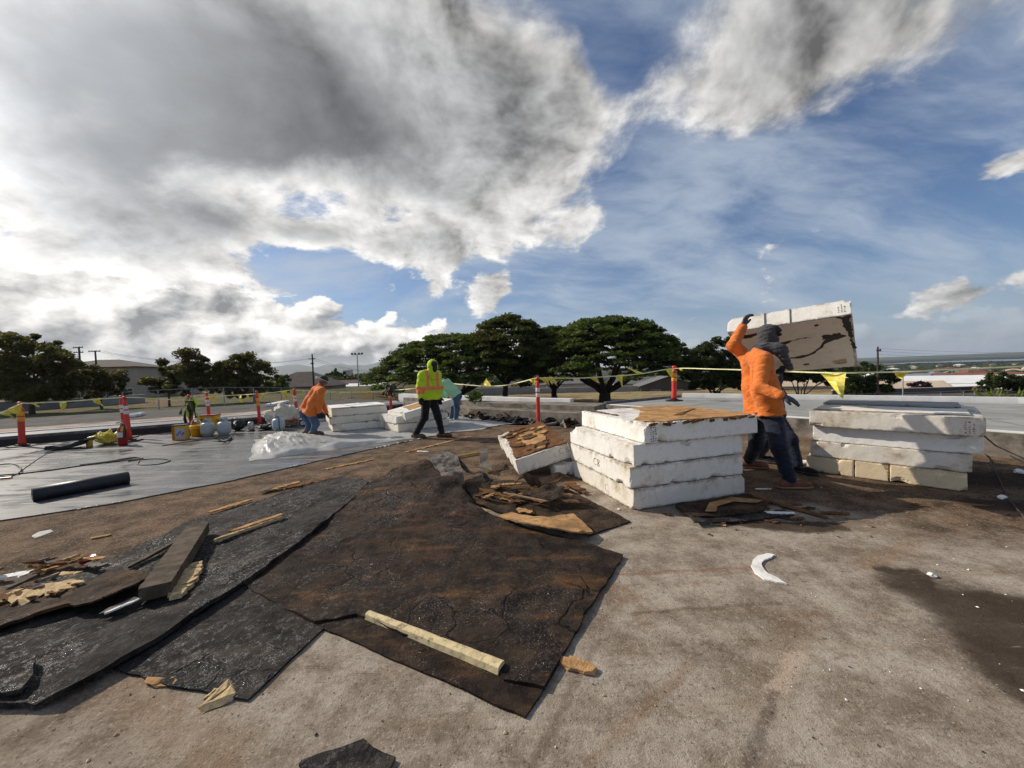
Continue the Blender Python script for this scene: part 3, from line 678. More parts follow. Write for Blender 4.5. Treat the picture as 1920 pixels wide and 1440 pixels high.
# right raised deck
rin = [(12.6, -3.9), (9.2, 1.12), (6.48, 5.08), (5.2, 6.95), (2.62, 10.72)]
rout = [(17, .6), (10.55, 7.95), (5.5, 12.4), (2.62, 10.85)]
mb = MB(); mb.prism(rin + [(2.62, 10.8), (5.45, 12.35), (10.5, 7.9), (16.9, .6)], -.01, .33); o = mb.build('right_deck', [M['curb'], M['coat']]); tag(o, kind='structure')
for p in o.data.polygons:
    if p.normal.z > .9: p.material_index = 1
def wallstrip(name, l, wd, z0, z1, mat):
    mb = MB(); a = offs(l, 0); b_ = offs(l, wd); mb.prism(a + b_[::-1], z0, z1); o = mb.build(name, mat); tag(o, kind='structure'); return o
wallstrip('right_parapet', [(17, .7), (10.55, 8.0), (5.5, 12.45)], -.16, .32, .45, M['coat_white'])
wallstrip('deck_gravel_stop', [(5.45, 12.4), (4.1, 11.68), (2.66, 10.9)], -.10, .32, .40, M['flash_grey'])
wallstrip('deck_lip', [(9.25, 1.2), (6.53, 5.12), (5.25, 6.99), (2.70, 10.72)], -.09, .325, .345, M['coat_white'])
mb = MB()
for p, q in (((9.0, 9.1), (7.2, 5.2)), ((7.0, 10.9), (5.15, 7.6))):
    p, q = Vector((*p, .3325)), Vector((*q, .3325)); t = (q - p).normalized(); n_ = Vector((-t.y, t.x, 0)) * .012
    mb.add([p + n_, p - n_, q - n_, q + n_], [(0, 1, 2, 3)])
tag(mb.build('deck_seams', M['flash_grey']), kind='structure')

# ------------------------------------------------------------------ hazy air over the plain
def haze():
    mb = MB(); mb.box((0, 2000, 180), (30000, 34000, 430)); o = mb.build('haze', None)
    m_ = bpy.data.materials.new('haze_air'); m_.use_nodes = True; t = m_.node_tree; t.nodes.clear(); out = t.nodes.new('ShaderNodeOutputMaterial'); v = t.nodes.new('ShaderNodeVolumePrincipled')
    v.inputs['Color'].default_value = (.80, .87, .95, 1); v.inputs['Density'].default_value = 7e-5; v.inputs['Anisotropy'].default_value = .3
    t.links.new(v.outputs[0], out.inputs['Volume']); o.data.materials.append(m_); tag(o, 'pale blue haze over the distant plain', 'haze', kind='stuff')
haze()

# ------------------------------------------------------------------ trees
def cards(P, size, upb=.6, rs=None, aspect=.55):
    n = len(P); rs = rs or np.random
    nrm = rs.normal(size=(n, 3)); nrm[:, 2] = np.abs(nrm[:, 2]) + upb; nrm /= np.linalg.norm(nrm, axis=1)[:, None]
    a = np.cross(nrm, rs.normal(size=(n, 3))); a /= np.linalg.norm(a, axis=1)[:, None]; b = np.cross(nrm, a)
    s = size * rs.uniform(.6, 1.35, size=(n, 1))
    tip = P + a * s; tail = P - a * s
    V = np.empty((n, 4, 3)); V[:, 0] = tail; V[:, 1] = P + b * s * aspect - nrm * s * .12; V[:, 2] = tip; V[:, 3] = P - b * s * aspect + nrm * s * .08
    return V.reshape(-1, 3), np.arange(n * 4).reshape(-1, 4)
def ell_points(c, r, n, rs, shell=.55, upper=None):
    d = rs.normal(size=(n, 3)); d /= np.linalg.norm(d, axis=1)[:, None]
    q = (shell + (1 - shell) * rs.uniform(size=(n, 1)) ** .6)
    if upper is not None: d[:, 2] = np.where(d[:, 2] < upper, -d[:, 2] * .4, d[:, 2])
    return np.array(c) + d * q * np.array(r)
def limb(mb, a, b, r0, r1, bend, rg, n=6, seg=6):
    a, b = Vector(a), Vector(b); L = (b - a).length; pts = []
    k1 = Vector((rg.uniform(-1, 1), rg.uniform(-1, 1), rg.uniform(-.3, 1))) * L * bend
    for i in range(n + 1):
        t = i / n; pts.append(a.lerp(b, t) + k1 * math.sin(math.pi * t) + Vector((rg.uniform(-1, 1), rg.uniform(-1, 1), rg.uniform(-1, 1))) * L * .02 * (0 < i < n))
    mb.tube(pts, [r0 + (r1 - r0) * (i / n) ** .8 for i in range(n + 1)], seg)
    return pts
def leafy_tree(name, label, px, py_base, depth, clumps, trunk_r, leaf, bark, nper, lsize, group=None, sd=1, fork=.35, upb=.5, stems=1, cat='tree', shell=.55):
    """clumps: (px, py, ddepth, rx, rz) crown lumps by photo position"""
    rg = random.Random(sd); rs = np.random.RandomState(sd)
    b = H(px, py_base, depth); b.z = min(b.z, terrain(b.x, b.y)) if abs(b.z - terrain(b.x, b.y)) < 3 else b.z
    b.z = terrain(b.x, b.y) - .1
    t = thing(name, label, cat, b, group)
    PP = []; mb = MB()
    cl = [(H(c[0], c[1], depth + c[2]), c[3], c[4]) for c in clumps]
    top = max(c[0].z for c in cl); fz = b.z + (top - b.z) * fork
    fp = Vector((b.x, b.y, fz))
    for s_ in range(stems):
        f2 = fp + Vector((rg.uniform(-1, 1), rg.uniform(-1, 1), 0)) * (.25 * (stems - 1))
        st = b + Vector((rg.uniform(-.6, .6), rg.uniform(-.4, .4), 0)) * (stems - 1)
        limb(mb, st, f2, trunk_r, trunk_r * .72, .05, rg, 5, 8)
        for (c, rx, rz) in cl[s_::stems]:
            pts = limb(mb, f2, c, trunk_r * .5, trunk_r * .10, .12, rg, 6, 5)
            for k in range(3):
                e = c + Vector((rg.uniform(-1, 1) * rx * .8, rg.uniform(-1, 1) * rx * .8, rg.uniform(-.2, .9) * rz)); limb(mb, pts[4], e, trunk_r * .14, trunk_r * .04, .1, rg, 3, 4)
    for (c, rx, rz) in cl:
        n = int(3.2 * nper * rx * rx)
        # break each lump into sprays so that the outline stays uneven
        ns = max(8, int(rx * 9))
        for k in range(ns):
            d = Vector((rg.gauss(0, 1), rg.gauss(0, 1), rg.gauss(.15, 1))); d.normalize(); q = rg.uniform(.5, 1.0) if rg.random() < .86 else rg.uniform(1.0, 1.12)
            cc = (c.x + d.x * rx * q, c.y + d.y * rx * q, c.z + d.z * rz * q); rr = rx * (rg.uniform(.24, .48) if q <= 1 else rg.uniform(.12, .22))
            PP.append(ell_points(cc, (rr, rr, rr * .7), max(6, n // ns), rs, .2))
    V, F = cards(np.concatenate(PP), lsize, upb, rs)
    o = mb.build('trunk', bark, t, True, rel=b)
    npmesh('crown', V - np.array(b), F, leaf, t)
    return t
def umbrella_tree(name, label, px, py_base, depth, dome, trunk_r, leaf, bark, pads, lsize, group, sd=1, nleaf=210, padr=(1.3, 2.3), fork=.30, flat=.30):
    """dome: (cx_px, top_py, edge_py, left_px, right_px): spreading crown given by its outline"""
    rg = random.Random(sd); rs = np.random.RandomState(sd)
    b = H(px, py_base, depth); b.z = terrain(b.x, b.y) - .1
    t = thing(name, label, 'tree', b, group)
    topz = H(dome[0], dome[1], depth).z; edz = H(dome[0], dome[2], depth).z
    cx = H(dome[0], dome[2], depth).x; rl = cx - H(dome[3], dome[2], depth).x; rr_ = H(dome[4], dome[2], depth).x - cx
    fz = b.z + (edz - b.z) * .55; mb = MB(); limb(mb, b, (b.x, b.y, fz), trunk_r * 1.35, trunk_r, .03, rg, 5, 10)
    nl = 9; limbs = []
    for i in range(nl):
        q = 2 * math.pi * i / nl + rg.uniform(-.2, .2); rx = (rr_ if math.cos(q) > 0 else rl) * .52; ry = (rl + rr_) * .5 * .5
        e = Vector((cx + math.cos(q) * rx, b.y + math.sin(q) * ry, edz + (topz - edz) * rg.uniform(.15, .55)))
        s0 = Vector((b.x, b.y, fz - rg.uniform(0, .6))); mid = s0.lerp(e, .5) + Vector((0, 0, -abs(e.z - s0.z) * .12))
        pts = catmull([s0, mid, e], 4); mb.tube(pts, [trunk_r * (.62 - .46 * k / (len(pts) - 1)) for k in range(len(pts))], 6); limbs.append(pts)
    PP = []
    for i in range(pads):
        q = i * 2.39996 + rg.uniform(-.2, .2); u = math.sqrt((i + .5) / pads)
        u = min(1, u * rg.uniform(.94, 1.04)); rx = rr_ if math.cos(q) > 0 else rl; ry = (rl + rr_) * .46
        hz = edz + (topz - edz) * (max(0., 1 - u ** 2.3)) + rg.uniform(-.35, .35)
        c = Vector((cx + math.cos(q) * rx * u, b.y + math.sin(q) * ry * u, hz)); pr = rg.uniform(*padr)
        PP.append(ell_points(c, (pr, pr, pr * flat), int(nleaf * pr * pr / 3), rs, .35, -.15))
        best = min(limbs, key=lambda L_: min((p - c).length for p in L_)); st = min(best[2:], key=lambda p: (p - c).length)
        pts = limb(mb, st, c - Vector((0, 0, .2)), trunk_r * .15, trunk_r * .05, .1, rg, 4, 4)
        for k in range(2): limb(mb, pts[2], c + Vector((rg.uniform(-1, 1) * pr, rg.uniform(-1, 1) * pr, -.1)), trunk_r * .06, trunk_r * .025, .1, rg, 2, 3)
    # inner skirt pads so that the dome has depth
    for i in range(pads // 3):
        q = rg.uniform(0, 6.28); u = rg.uniform(.25, .92); rx = rr_ if math.cos(q) > 0 else rl; ry = (rl + rr_) * .46
        hz = edz + (topz - edz) * (max(0., 1 - u ** 2.3)) * rg.uniform(.45, .85)
        c = Vector((cx + math.cos(q) * rx * u, b.y + math.sin(q) * ry * u, hz)); pr = rg.uniform(*padr) * .9
        PP.append(ell_points(c, (pr, pr, pr * flat), int(nleaf * pr * pr / 3), rs, .35, -.15))
    V, F = cards(np.concatenate(PP), lsize, 1.0, rs)
    mb.build('trunk', bark, t, True, rel=b)
    npmesh('crown', V - np.array(b), F, leaf, t)
    return t
GT = 'spreading trees beyond the roof'
umbrella_tree('monkeypod_tree', 'low wide spreading monkeypod tree behind the lime hooded worker', 862, 752, 58, (856, 632, 724, 684, 1005), .62, M['leaf_monkey'], M['bark_dark'], 300, .23, GT, 11, padr=(.8, 1.5), nleaf=300, flat=.42)
umbrella_tree('dome_tree', 'taller dome topped tree in the middle of the spreading row', 948, 750, 55, (954, 600, 682, 866, 1052), .34, M['leaf_dome'], M['bark_dark'], 150, .21, GT, 12, padr=(.9, 1.5), flat=.5, nleaf=320)
umbrella_tree('monkeypod_tree', 'largest dark monkeypod tree with a thick single trunk and flat topped crown', 1135, 758, 54, (1138, 601, 708, 972, 1298), .72, M['leaf_monkey'], M['bark_dark'], 360, .23, GT, 13, padr=(.8, 1.5), nleaf=300, flat=.42)
umbrella_tree('monkeypod_tree', 'lower spreading tree between the dome topped tree and the largest monkeypod', 1040, 752, 62, (1030, 618, 706, 955, 1110), .40, M['leaf_monkey'], M['bark_dark'], 150, .24, GT, 14, padr=(.9, 1.6), nleaf=280, flat=.45)
GL = 'garden trees along the left street'
leafy_tree('street_tree', 'big bushy olive green tree filling the left edge above the tape', 60, 765, 36,
           [(-40, 690, 0, 2.6, 2.2), (-10, 650, 1, 2.0, 1.5), (35, 640, 0, 1.5, 1.0), (70, 660, 0, 1.7, 1.3), (105, 672, -1, 1.5, 1.2), (40, 690, 0, 2.2, 1.8), (85, 705, 0, 2.2, 1.8), (130, 700, 0, 1.5, 1.3), (10, 725, 0, 2.0, 1.2), (120, 728, 0, 1.6, 1.0), (-90, 700, 1, 2.6, 2.2), (65, 735, -1, 1.8, .9)],
           .22, M['leaf_dry'], M['bark'], 330, .135, GL, 21, .3)
leafy_tree('street_tree', 'low bushy tree in front of the two storey house', 190, 752, 40, [(165, 705, 0, 1.5, 1.1), (195, 700, 0, 1.4, 1.1), (215, 718, 0, 1.4, 1.0), (180, 728, 0, 1.6, .9), (228, 732, 0, .9, .7)], .13, M['leaf_dry'], M['bark'], 330, .135, GL, 22, .3)
leafy_tree('street_tree', 'round topped olive tree standing right of the two storey house', 318, 762, 40,
           [(352, 676, 0, 1.6, 1.1), (330, 688, 0, 1.6, 1.2), (378, 690, 0, 1.5, 1.2), (305, 708, 0, 1.6, 1.1), (350, 708, 0, 2.0, 1.4), (285, 722, 0, 1.3, .9), (390, 716, 0, 1.5, 1.2), (330, 728, 0, 1.5, .8)], .12, M['leaf_dry'], M['bark'], 340, .135, GL, 23, .28)
leafy_tree('street_tree', 'wide olive tree with crooked dark trunk next to the round topped one', 478, 757, 41,
           [(430, 690, 0, 1.5, 1.1), (462, 682, 0, 1.6, 1.0), (490, 698, 0, 1.4, 1.1), (415, 712, 0, 1.5, 1.1), (450, 712, 0, 1.9, 1.3), (485, 720, 0, 1.5, 1.0), (425, 732, 0, 1.2, .7), (462, 735, 0, 1.1, .6)], .17, M['leaf_dry'], M['bark_dark'], 340, .135, GL, 24, .2)
leafy_tree('shrub', 'small yellow green bush beside the brown hip roofed house', 522, 738, 66, [(515, 718, 0, 1.5, 1.2), (532, 712, 0, 1.3, 1.1), (508, 728, 0, 1.6, 1.0), (530, 728, 0, 1.5, 1.0)], .1, M['leaf_bright'], M['bark'], 190, .2, GL, 25, .2, cat='bush')
GR = 'dark trees right of the field'
leafy_tree('mango_tree', 'dense dark leafed tree between the right orange post and the carrier', 1345, 752, 46,
           [(1345, 652, 0, 1.9, 1.2), (1310, 668, 0, 1.8, 1.3), (1382, 662, 0, 1.7, 1.2), (1330, 690, 0, 2.2, 1.5), (1375, 692, 0, 2.2, 1.5), (1300, 700, 0, 1.4, 1.1), (1400, 700, 0, 1.8, 1.3), (1350, 715, 0, 1.9, .9), (1310, 722, 0, 1.2, .7), (1390, 724, 0, 1.2, .7)], .20, M['leaf_dark'], M['bark_dark'], 300, .15, GR, 31, .22, stems=3)
leafy_tree('mango_tree', 'dark tree with bare forking limbs seen under the carried foam block', 1500, 752, 44,
           [(1440, 690, 0, 1.6, 1.2), (1480, 702, 0, 1.7, .8), (1520, 704, 0, 1.8, .8), (1560, 706, 0, 1.6, .8), (1470, 682, 1, 1.8, 1.0), (1530, 684, 1, 1.8, 1.0)], .20, M['leaf_dark'], M['bark_dark'], 280, .15, GR, 32, .10, stems=2)
leafy_tree('mango_tree', 'dark bushy tree right of the carried block beside the tall pole', 1622, 748, 48,
           [(1590, 705, 0, 1.6, 1.2), (1622, 700, 0, 1.7, 1.3), (1652, 712, 0, 1.5, 1.1), (1600, 725, 0, 1.6, 1.0), (1640, 728, 0, 1.5, .9)], .16, M['leaf_dark'], M['bark_dark'], 280, .16, GR, 33, .2, stems=2)
leafy_tree('purple_shrub', 'purple leafed shrub in front of the tan gabled house', 1725, 742, 58, [(1715, 728, 0, 1.0, .7), (1735, 727, 0, .9, .7), (1725, 722, 0, .9, .6)], .06, M['leaf_purple'], M['bark'], 300, .16, None, 34, .2, cat='bush')
leafy_tree('street_tree', 'broad green tree in front of the parked white car at far right', 1880, 748, 52, [(1860, 718, 0, 1.5, .9), (1885, 712, 0, 1.7, 1.0), (1910, 720, 0, 1.6, .9), (1935, 716, 0, 1.8, 1.0)], .12, M['leaf_dark'], M['bark'], 280, .17, GR, 35, .3)
# strap leaved plant at the lower right edge of the far garden
def strap_plant(px, py, depth, sc, sd, label):
    rg = random.Random(sd); b = H(px, py, depth); b.z = terrain(b.x, b.y); top = H(px, py - 22, depth).z - b.z
    t = thing('strap_plant', label, 'plant', b, 'strap leaved plants by the right street'); mb = MB()
    for i in range(46):
        q = rg.uniform(0, 6.28); L = top * rg.uniform(.55, 1.1); sp = sc * rg.uniform(.3, 1.5); d = Vector((math.cos(q), math.sin(q), 0)); n_ = Vector((-d.y, d.x, 0)) * .09
        o_ = d * rg.uniform(0, sc)
        p0 = o_; p1 = o_ + d * sp * .4 + Vector((0, 0, L * .75)); p2 = o_ + d * sp + Vector((0, 0, L))
        mb.add([p0 - n_, p0 + n_, p1 + n_, p1 - n_, p2], [(0, 1, 2, 3), (3, 2, 4)])
    mb.build('leaf_cluster', M['leaf_bright'], t)
    mb = MB(); mb.tube([(0, 0, -.1), (0, 0, .5)], [.2, .12], 6); mb.build('stem', M['bark'], t)
strap_plant(1858, 752, 30, 1.1, 1, 'left one of two strap leaved plants behind the white parapet')
strap_plant(1905, 752, 30, 1.2, 2, 'right one of two strap leaved plants, cut by the picture edge')

# ------------------------------------------------------------------ houses
def roof_mesh(kind, w_, d_, h, ov=.5, th=.12):
    x, y = w_ / 2 + ov, d_ / 2 + ov; mb = MB()
    if kind == 'hip':
        r = max(.2, x - y); vs = [(-x, -y, 0), (x, -y, 0), (x, y, 0), (-x, y, 0), (-r, 0, h), (r, 0, h)]
        fs = [(0, 1, 5, 4), (2, 3, 4, 5), (1, 2, 5), (3, 0, 4)]
        b = [(-x, -y, -th), (x, -y, -th), (x, y, -th), (-x, y, -th)]
        mb.add(vs + b, fs + [(9, 8, 7, 6), (0, 6, 7, 1), (1, 7, 8, 2), (2, 8, 9, 3), (3, 9, 6, 0)])
    elif kind == 'gable':   # ridge along x
        vs = [(-x, -y, 0), (x, -y, 0), (x, y, 0), (-x, y, 0), (-x, 0, h), (x, 0, h)]
        b = [(v[0], v[1], v[2] - th) for v in vs]
        mb.add(vs + b, [(0, 1, 5, 4), (2, 3, 4, 5), (7, 6, 10, 11), (9, 8, 11, 10), (0, 6, 7, 1), (2, 8, 9, 3), (0, 4, 10, 6), (4, 3, 9, 10), (1, 7, 11, 5), (5, 11, 8, 2)])
    elif kind == 'gable_front':  # ridge along y, gable to the viewer
        vs = [(-x, -y, 0), (-x, y, 0), (x, y, 0), (x, -y, 0), (0, -y, h), (0, y, h)]
        b = [(v[0], v[1], v[2] - th) for v in vs]
        mb.add(vs + b, [(0, 4, 5, 1), (3, 2, 5, 4), (6, 7, 11, 10), (9, 10, 11, 8), (0, 1, 7, 6), (2, 3, 9, 8), (0, 6, 10, 4), (4, 10, 9, 3), (1, 5, 11, 7), (5, 2, 8, 11)])
    else:
        mb.box((0, 0, h / 2), (2 * x, 2 * y, h))
    return mb
def house(name, label, px, py_eave, depth, w_, d_, wall_h, rkind, rh, wallm, roofm, wins=(), doors=(), rz=0., group=None, base_drop=3.0, chimney=False):
    """wins: (u, z, w, h) u along the front from the centre, z above the wall foot"""
    e = H(px, py_eave, depth); foot = e.z - wall_h
    t = thing(name, label, 'house', (e.x, e.y, foot), group, rz)
    mb = MB(); mb.box((0, 0, (wall_h - base_drop) / 2), (w_, d_, wall_h + base_drop)); wl = mb.build('wall', wallm, t)
    if rkind in ('gable', 'gable_front'):
        for s_ in (-1, 1):
            mb = MB()
            if rkind == 'gable': mb.add([(s_ * w_ / 2, -d_ / 2, wall_h), (s_ * w_ / 2, d_ / 2, wall_h), (s_ * w_ / 2, 0, wall_h + rh * .88)], [(0, 1, 2)])
            else: mb.add([(-w_ / 2, s_ * d_ / 2, wall_h), (w_ / 2, s_ * d_ / 2, wall_h), (0, s_ * d_ / 2, wall_h + rh * .88)], [(0, 1, 2)])
            mb.build('gable_wall', wallm, t)
    rmb = roof_mesh(rkind, w_, d_, rh); ro = rmb.build('roof', roofm, t); ro.location = (0, 0, wall_h + .02)
    if chimney:
        mb = MB(); mb.box((w_ * .2, 0, rh * .9), (.5, .5, .9)); mb.build('chimney', wallm, ro)
    for (u, z, ww, hh) in wins:
        mb = MB()
        for (cx, cz, sx, sz) in ((u, z + hh / 2 + .05, ww + .2, .1), (u, z - hh / 2 - .05, ww + .2, .1), (u - ww / 2 - .05, z, .1, hh), (u + ww / 2 + .05, z, .1, hh), (u, z, .06, hh)): mb.box((cx, -d_ / 2 - .03, cz), (sx, .08, sz))
        f = mb.build('window', M['trim'], t)
        mb = MB(); mb.box((u, -d_ / 2 - .012, z), (ww, .02, hh)); mb.build('pane', M['pane'], f)
    for (u, ww, hh, mt) in doors:
        mb = MB(); mb.box((u, -d_ / 2 - .025, hh / 2), (ww, .05, hh)); dd = mb.build('door', mt, t)
        mb = MB(); mb.box((u + ww * .38, -d_ / 2 - .07, hh * .48), (.06, .06, .12)); mb.build('handle', M['steel'], dd)
    return t
house('two_storey_house', 'cream two storey house with brown hip roof behind the left trees', 205, 690, 66, 12, 9, 5.6, 'hip', 1.4, M['w_cream'], M['r_brown'], [(4.4, 4.1, 1.0, 1.3), (1.4, 4.1, 1.6, 1.3), (-2.2, 4.1, 1.6, 1.3), (4.8, 1.3, 1.4, 1.4), (2.0, 1.3, 1.6, 1.2)], [(-.5, 1, 2.1, M['w_dark'])], R(16))
house('low_house', 'grey roofed low house half hidden by the round topped olive tree', 300, 706, 75, 10, 8, 3, 'hip', 1.5, M['w_cream'], M['r_grey'], [(2, 1.5, 1.4, 1.1)], [], R(12))
house('hip_roof_house', 'dark brown hip roofed house with deep eaves left of the bending orange worker', 572, 724, 78, 13, 10, 2.8, 'hip', 2.9, M['w_tan'], M['r_brown'], [(-4.2, 1.2, 1.6, 1.2), (-1.2, 1.2, 1.6, 1.2), (4.2, 1.0, 2.0, 1.5)], [(1.8, 1, 2.1, M['w_dark'])], R(8))
GH = 'houses across the playing field'
house('low_house', 'long brown roofed house behind the utility pole right of the bending worker', 655, 722, 105, 15, 9, 2.6, 'gable', 1.4, M['w_tan'], M['r_brown'], [(-4, 1.3, 2, 1.1), (0, 1.3, 2, 1.1), (4, 1.3, 2, 1.1)], [], R(4), GH)
house('low_house', 'pale roofed shed below the stadium light', 690, 725, 95, 9, 7, 2.4, 'gable', .9, M['w_block'], M['r_white'], [(-2, 1.2, 1.6, 1.0), (2, 1.2, 1.6, 1)], [], R(-6), GH)
house('low_house', 'grey block shed at the left end of the spreading trees', 718, 729, 82, 7, 5, 3.2, 'flat', .2, M['w_block'], M['r_grey'], [(0, 1.4, 1.2, 1)], [], R(5), GH)
house('low_house', 'brown house seen under the spreading limbs right of the mint worker', 905, 726, 100, 14, 9, 2.6, 'hip', 1.7, M['w_tan'], M['r_brown'], [(-3, 1.3, 1.8, 1.1), (2.5, 1.3, 1.8, 1.1)], [], R(-3), GH)
house('low_house', 'pale grey house behind the trunk of the dome topped tree', 985, 722, 104, 15, 9, 2.7, 'hip', 1.5, M['w_pale'], M['r_grey'], [(-4.5, 1.4, 2, 1.1), (0, 1.4, 2.2, 1.1), (4, 1.4, 2, 1.1)], [], R(3), GH)
house('low_house', 'cream house with dark windows left of the thick monkeypod trunk', 1075, 718, 92, 13, 8, 3.0, 'hip', 1.2, M['w_pale'], M['r_grey'], [(-4, 1.7, 2.2, 1.0), (0, 1.7, 2.2, 1.0), (4, 1.7, 1.6, 1.0)], [(2, .9, 2.1, M['w_dark'])], R(-5), GH)
house('low_house', 'dim pale house right of the thick monkeypod trunk', 1190, 718, 96, 12, 8, 2.8, 'gable', 1.3, M['w_pale'], M['r_grey'], [(-3, 1.5, 2, 1.0), (2, 1.5, 2, 1.0)], [], R(2), GH)
house('low_house', 'dark gabled house behind the right orange post', 1245, 722, 84, 11, 8, 2.8, 'gable_front', 2.0, M['w_dark'], M['r_grey'], [(-2.5, 1.4, 1.8, 1.1), (2, 1.4, 1.6, 1.1)], [], R(-10), GH)
GS = 'houses down the right street'
house('low_house', 'tan roofed house seen between the carrier and the hanging flag', 1495, 722, 74, 12, 8, 2.5, 'gable', 1.0, M['w_pale'], M['r_tan'], [(-3, 1.4, 1.8, 1.1), (2, 1.4, 1.8, 1.1)], [], R(-25), GS)
house('gabled_house', 'tan gabled house with wide low roof beside the purple shrub', 1680, 727, 64, 10, 8, 2.4, 'gable', 1.1, M['w_tan'], M['r_tan'], [(-1.0, 1.4, 2.2, 1.0), (2.2, 1.4, 1.8, 1.0)], [(-3.4, 1, 2.0, M['w_dark'])], R(-32), GS)
house('long_house', 'house with the large bright white metal roof on the right', 1780, 716, 72, 17, 10, 2.6, 'gable', 1.2, M['w_tan'], M['r_white'], [(-5, 1.4, 2, 1.0), (4, 1.4, 2, 1.0)], [], R(-38), GS)
house('low_house', 'cream block carport with white flat roof in front of the white roofed house', 1782, 726, 60, 9, 5, 2.1, 'gable', .5, M['w_pale'], M['r_white'], [(-2.2, 1.1, 2.2, .9)], [(2.4, 2.2, 1.9, M['w_dark'])], R(-38), GS)
house('low_house', 'red brown roofed house right behind the white roofs', 1828, 708, 92, 13, 9, 2.4, 'gable', 1.2, M['w_tan'], M['r_red'], [(0, 1.3, 2, 1)], [], R(-42), GS)
house('low_house', 'blue grey roofed house beyond the tan gabled house', 1735, 709, 105, 13, 9, 2.4, 'hip', 1.3, M['w_block'], M['r_blue'], [(0, 1.3, 2, 1)], [], R(-36), GS)
house('low_house', 'pale roofed house at the far right picture edge', 1912, 712, 84, 9, 8, 2.4, 'gable', 1.0, M['w_pale'], M['r_grey'], [(0, 1.3, 2, 1)], [], R(-44), GS)
# the town on the plain
ROOFN = ['red brown', 'grey', 'tan', 'dark brown', 'white', 'red brown', 'blue grey']
def town():
    rg = random.Random(41); roofs = [M['r_red'], M['r_grey'], M['r_tan'], M['r_brown'], M['r_white'], M['r_red'], M['r_blue']]
    kinds = []
    for k, rm in enumerate(roofs):
        wmb = MB(); wmb.box((0, 0, 1.0), (11, 8, 4)); wm = wmb.build('wall', M['w_cream' if k % 2 else 'w_pale']).data; bpy.data.objects.remove(bpy.context.scene.objects[-1]) if False else None
        kinds.append((wm, roof_mesh('hip', 11, 8, 2.0), rm))
    for o in [o for o in C.objects if o.name.startswith('wall') and o.parent is None]: bpy.data.objects.remove(o)
    rdat = []
    for (wm, rmb, rm) in kinds:
        me = bpy.data.meshes.new('roof'); me.from_pydata([tuple(v) for v in rmb.v], [], rmb.f); me.materials.append(rm); rdat.append(me)
    for i in range(110):
        az_ = R(rg.uniform(37.5, 57)); r = 210 * (1700 / 210) ** (rg.random() ** .9)
        x, y = r * math.sin(az_), r * math.cos(az_); z = terrain(x, y)
        k = rg.randrange(len(kinds)); sc = rg.uniform(.7, 1.1) * (1.4 if r > 600 else 1)
        t = thing('town_house', 'small distant house with %s roof down on the wooded plain' % ROOFN[k], 'house', (x, y, z), 'distant houses with %s roofs' % ROOFN[k], rg.uniform(0, 3.1)); t.scale = (sc, sc, min(sc, 1.2))
        put(bpy.data.objects.new('wall', kinds[k][0]), t)
        ro = put(bpy.data.objects.new('roof', rdat[k]), t); ro.location = (0, 0, 3.02)
town()
def wood(name, label, a0, a1, r0, r1, n, sd, sz=(3, 6), leaf='leaf_dark'):
    rs = np.random.RandomState(sd); PP = []
    for i in range(n):
        q = R(rs.uniform(a0, a1)); r = r0 * (r1 / r0) ** rs.uniform(); x, y = r * math.sin(q), r * math.cos(q); s = rs.uniform(*sz) * (1 + r / 1500)
        m_ = 110 if r < 350 else 40
        PP.append(ell_points((x, y, terrain(x, y) + s * .55), (s, s, s * .62), m_, rs, .5, -.2) if False else np.hstack([ell_points((x, y, terrain(x, y) + s * .55), (s, s, s * .62), m_, rs, .5), np.full((m_, 1), s)]))
    A = np.concatenate(PP); V, F = cards(A[:, :3], 1.0, .6, rs)
    V = V.reshape(-1, 4, 3); c = A[:, None, :3]; V = c + (V - c) * (A[:, None, 3:4] * .24); V = V.reshape(-1, 3)
    o = npmesh(name, V, F, M[leaf]); tag(o, label, 'woodland', kind='stuff')
wood('far_wood', 'dark wooded band of the plain to the right', 33, 62, 190, 2000, 2200, 51, (1.8, 3.0))
wood('far_wood', 'low green trees beyond the field houses', -62, 33, 125, 700, 900, 52, (1.4, 2.6))
# city blocks far left of the stadium light, and pines
def block(px, py_t, py_b, depth, w_, label):
    b = H(px, py_b, depth); tp = H(px, py_t, depth); t = thing('tower_block', label, 'tower', (b.x, b.y, terrain(b.x, b.y))); h = tp.z - terrain(b.x, b.y)
    mb = MB(); mb.box((0, 0, h / 2), (w_, w_, h)); mb.build('wall', M['tower'], t)
    for i in range(5):
        mb = MB(); mb.box((0, -w_ / 2 - .02, h - 4 - i * 5), (w_ * .8, .1, 1.6)); mb.build('window', M['pane'], t)
block(653, 694, 706, 900, 16, 'pale distant tower block left of the stadium light'); block(680, 700, 706, 800, 18, 'lower grey distant block right of the stadium light')
def pine(px, py_t, py_b, depth, sd, label):
    rs = np.random.RandomState(sd); b = H(px, py_b, depth); z0 = terrain(b.x, b.y); tz = H(px, py_t, depth).z; h = tz - z0
    t = thing('cook_pine', label, 'tree', (b.x, b.y, z0), 'slender distant pines')
    mb = MB(); mb.tube([(0, 0, -.2), (0, 0, h)], [.35, .05], 5); mb.build('trunk', M['bark_dark'], t)
    zz = rs.uniform(.25, 1, 420); rr = (1 - zz * .85) * 1.7 * np.sqrt(rs.uniform(size=420)); q = rs.uniform(0, 6.28, 420)
    V, F = cards(np.stack([rr * np.cos(q), rr * np.sin(q), zz * h], 1), .45, .4, rs); npmesh('crown', V, F, M['leaf_dark'], t)
for k, (px, pt) in enumerate(((614, 701), (619, 700), (624, 697), (630, 691), (635, 698), (640, 700), (646, 697))): pine(px, pt, 708, 150 + 6 * (k % 3), 60 + k, 'slender distant pine in the row behind the brown houses')

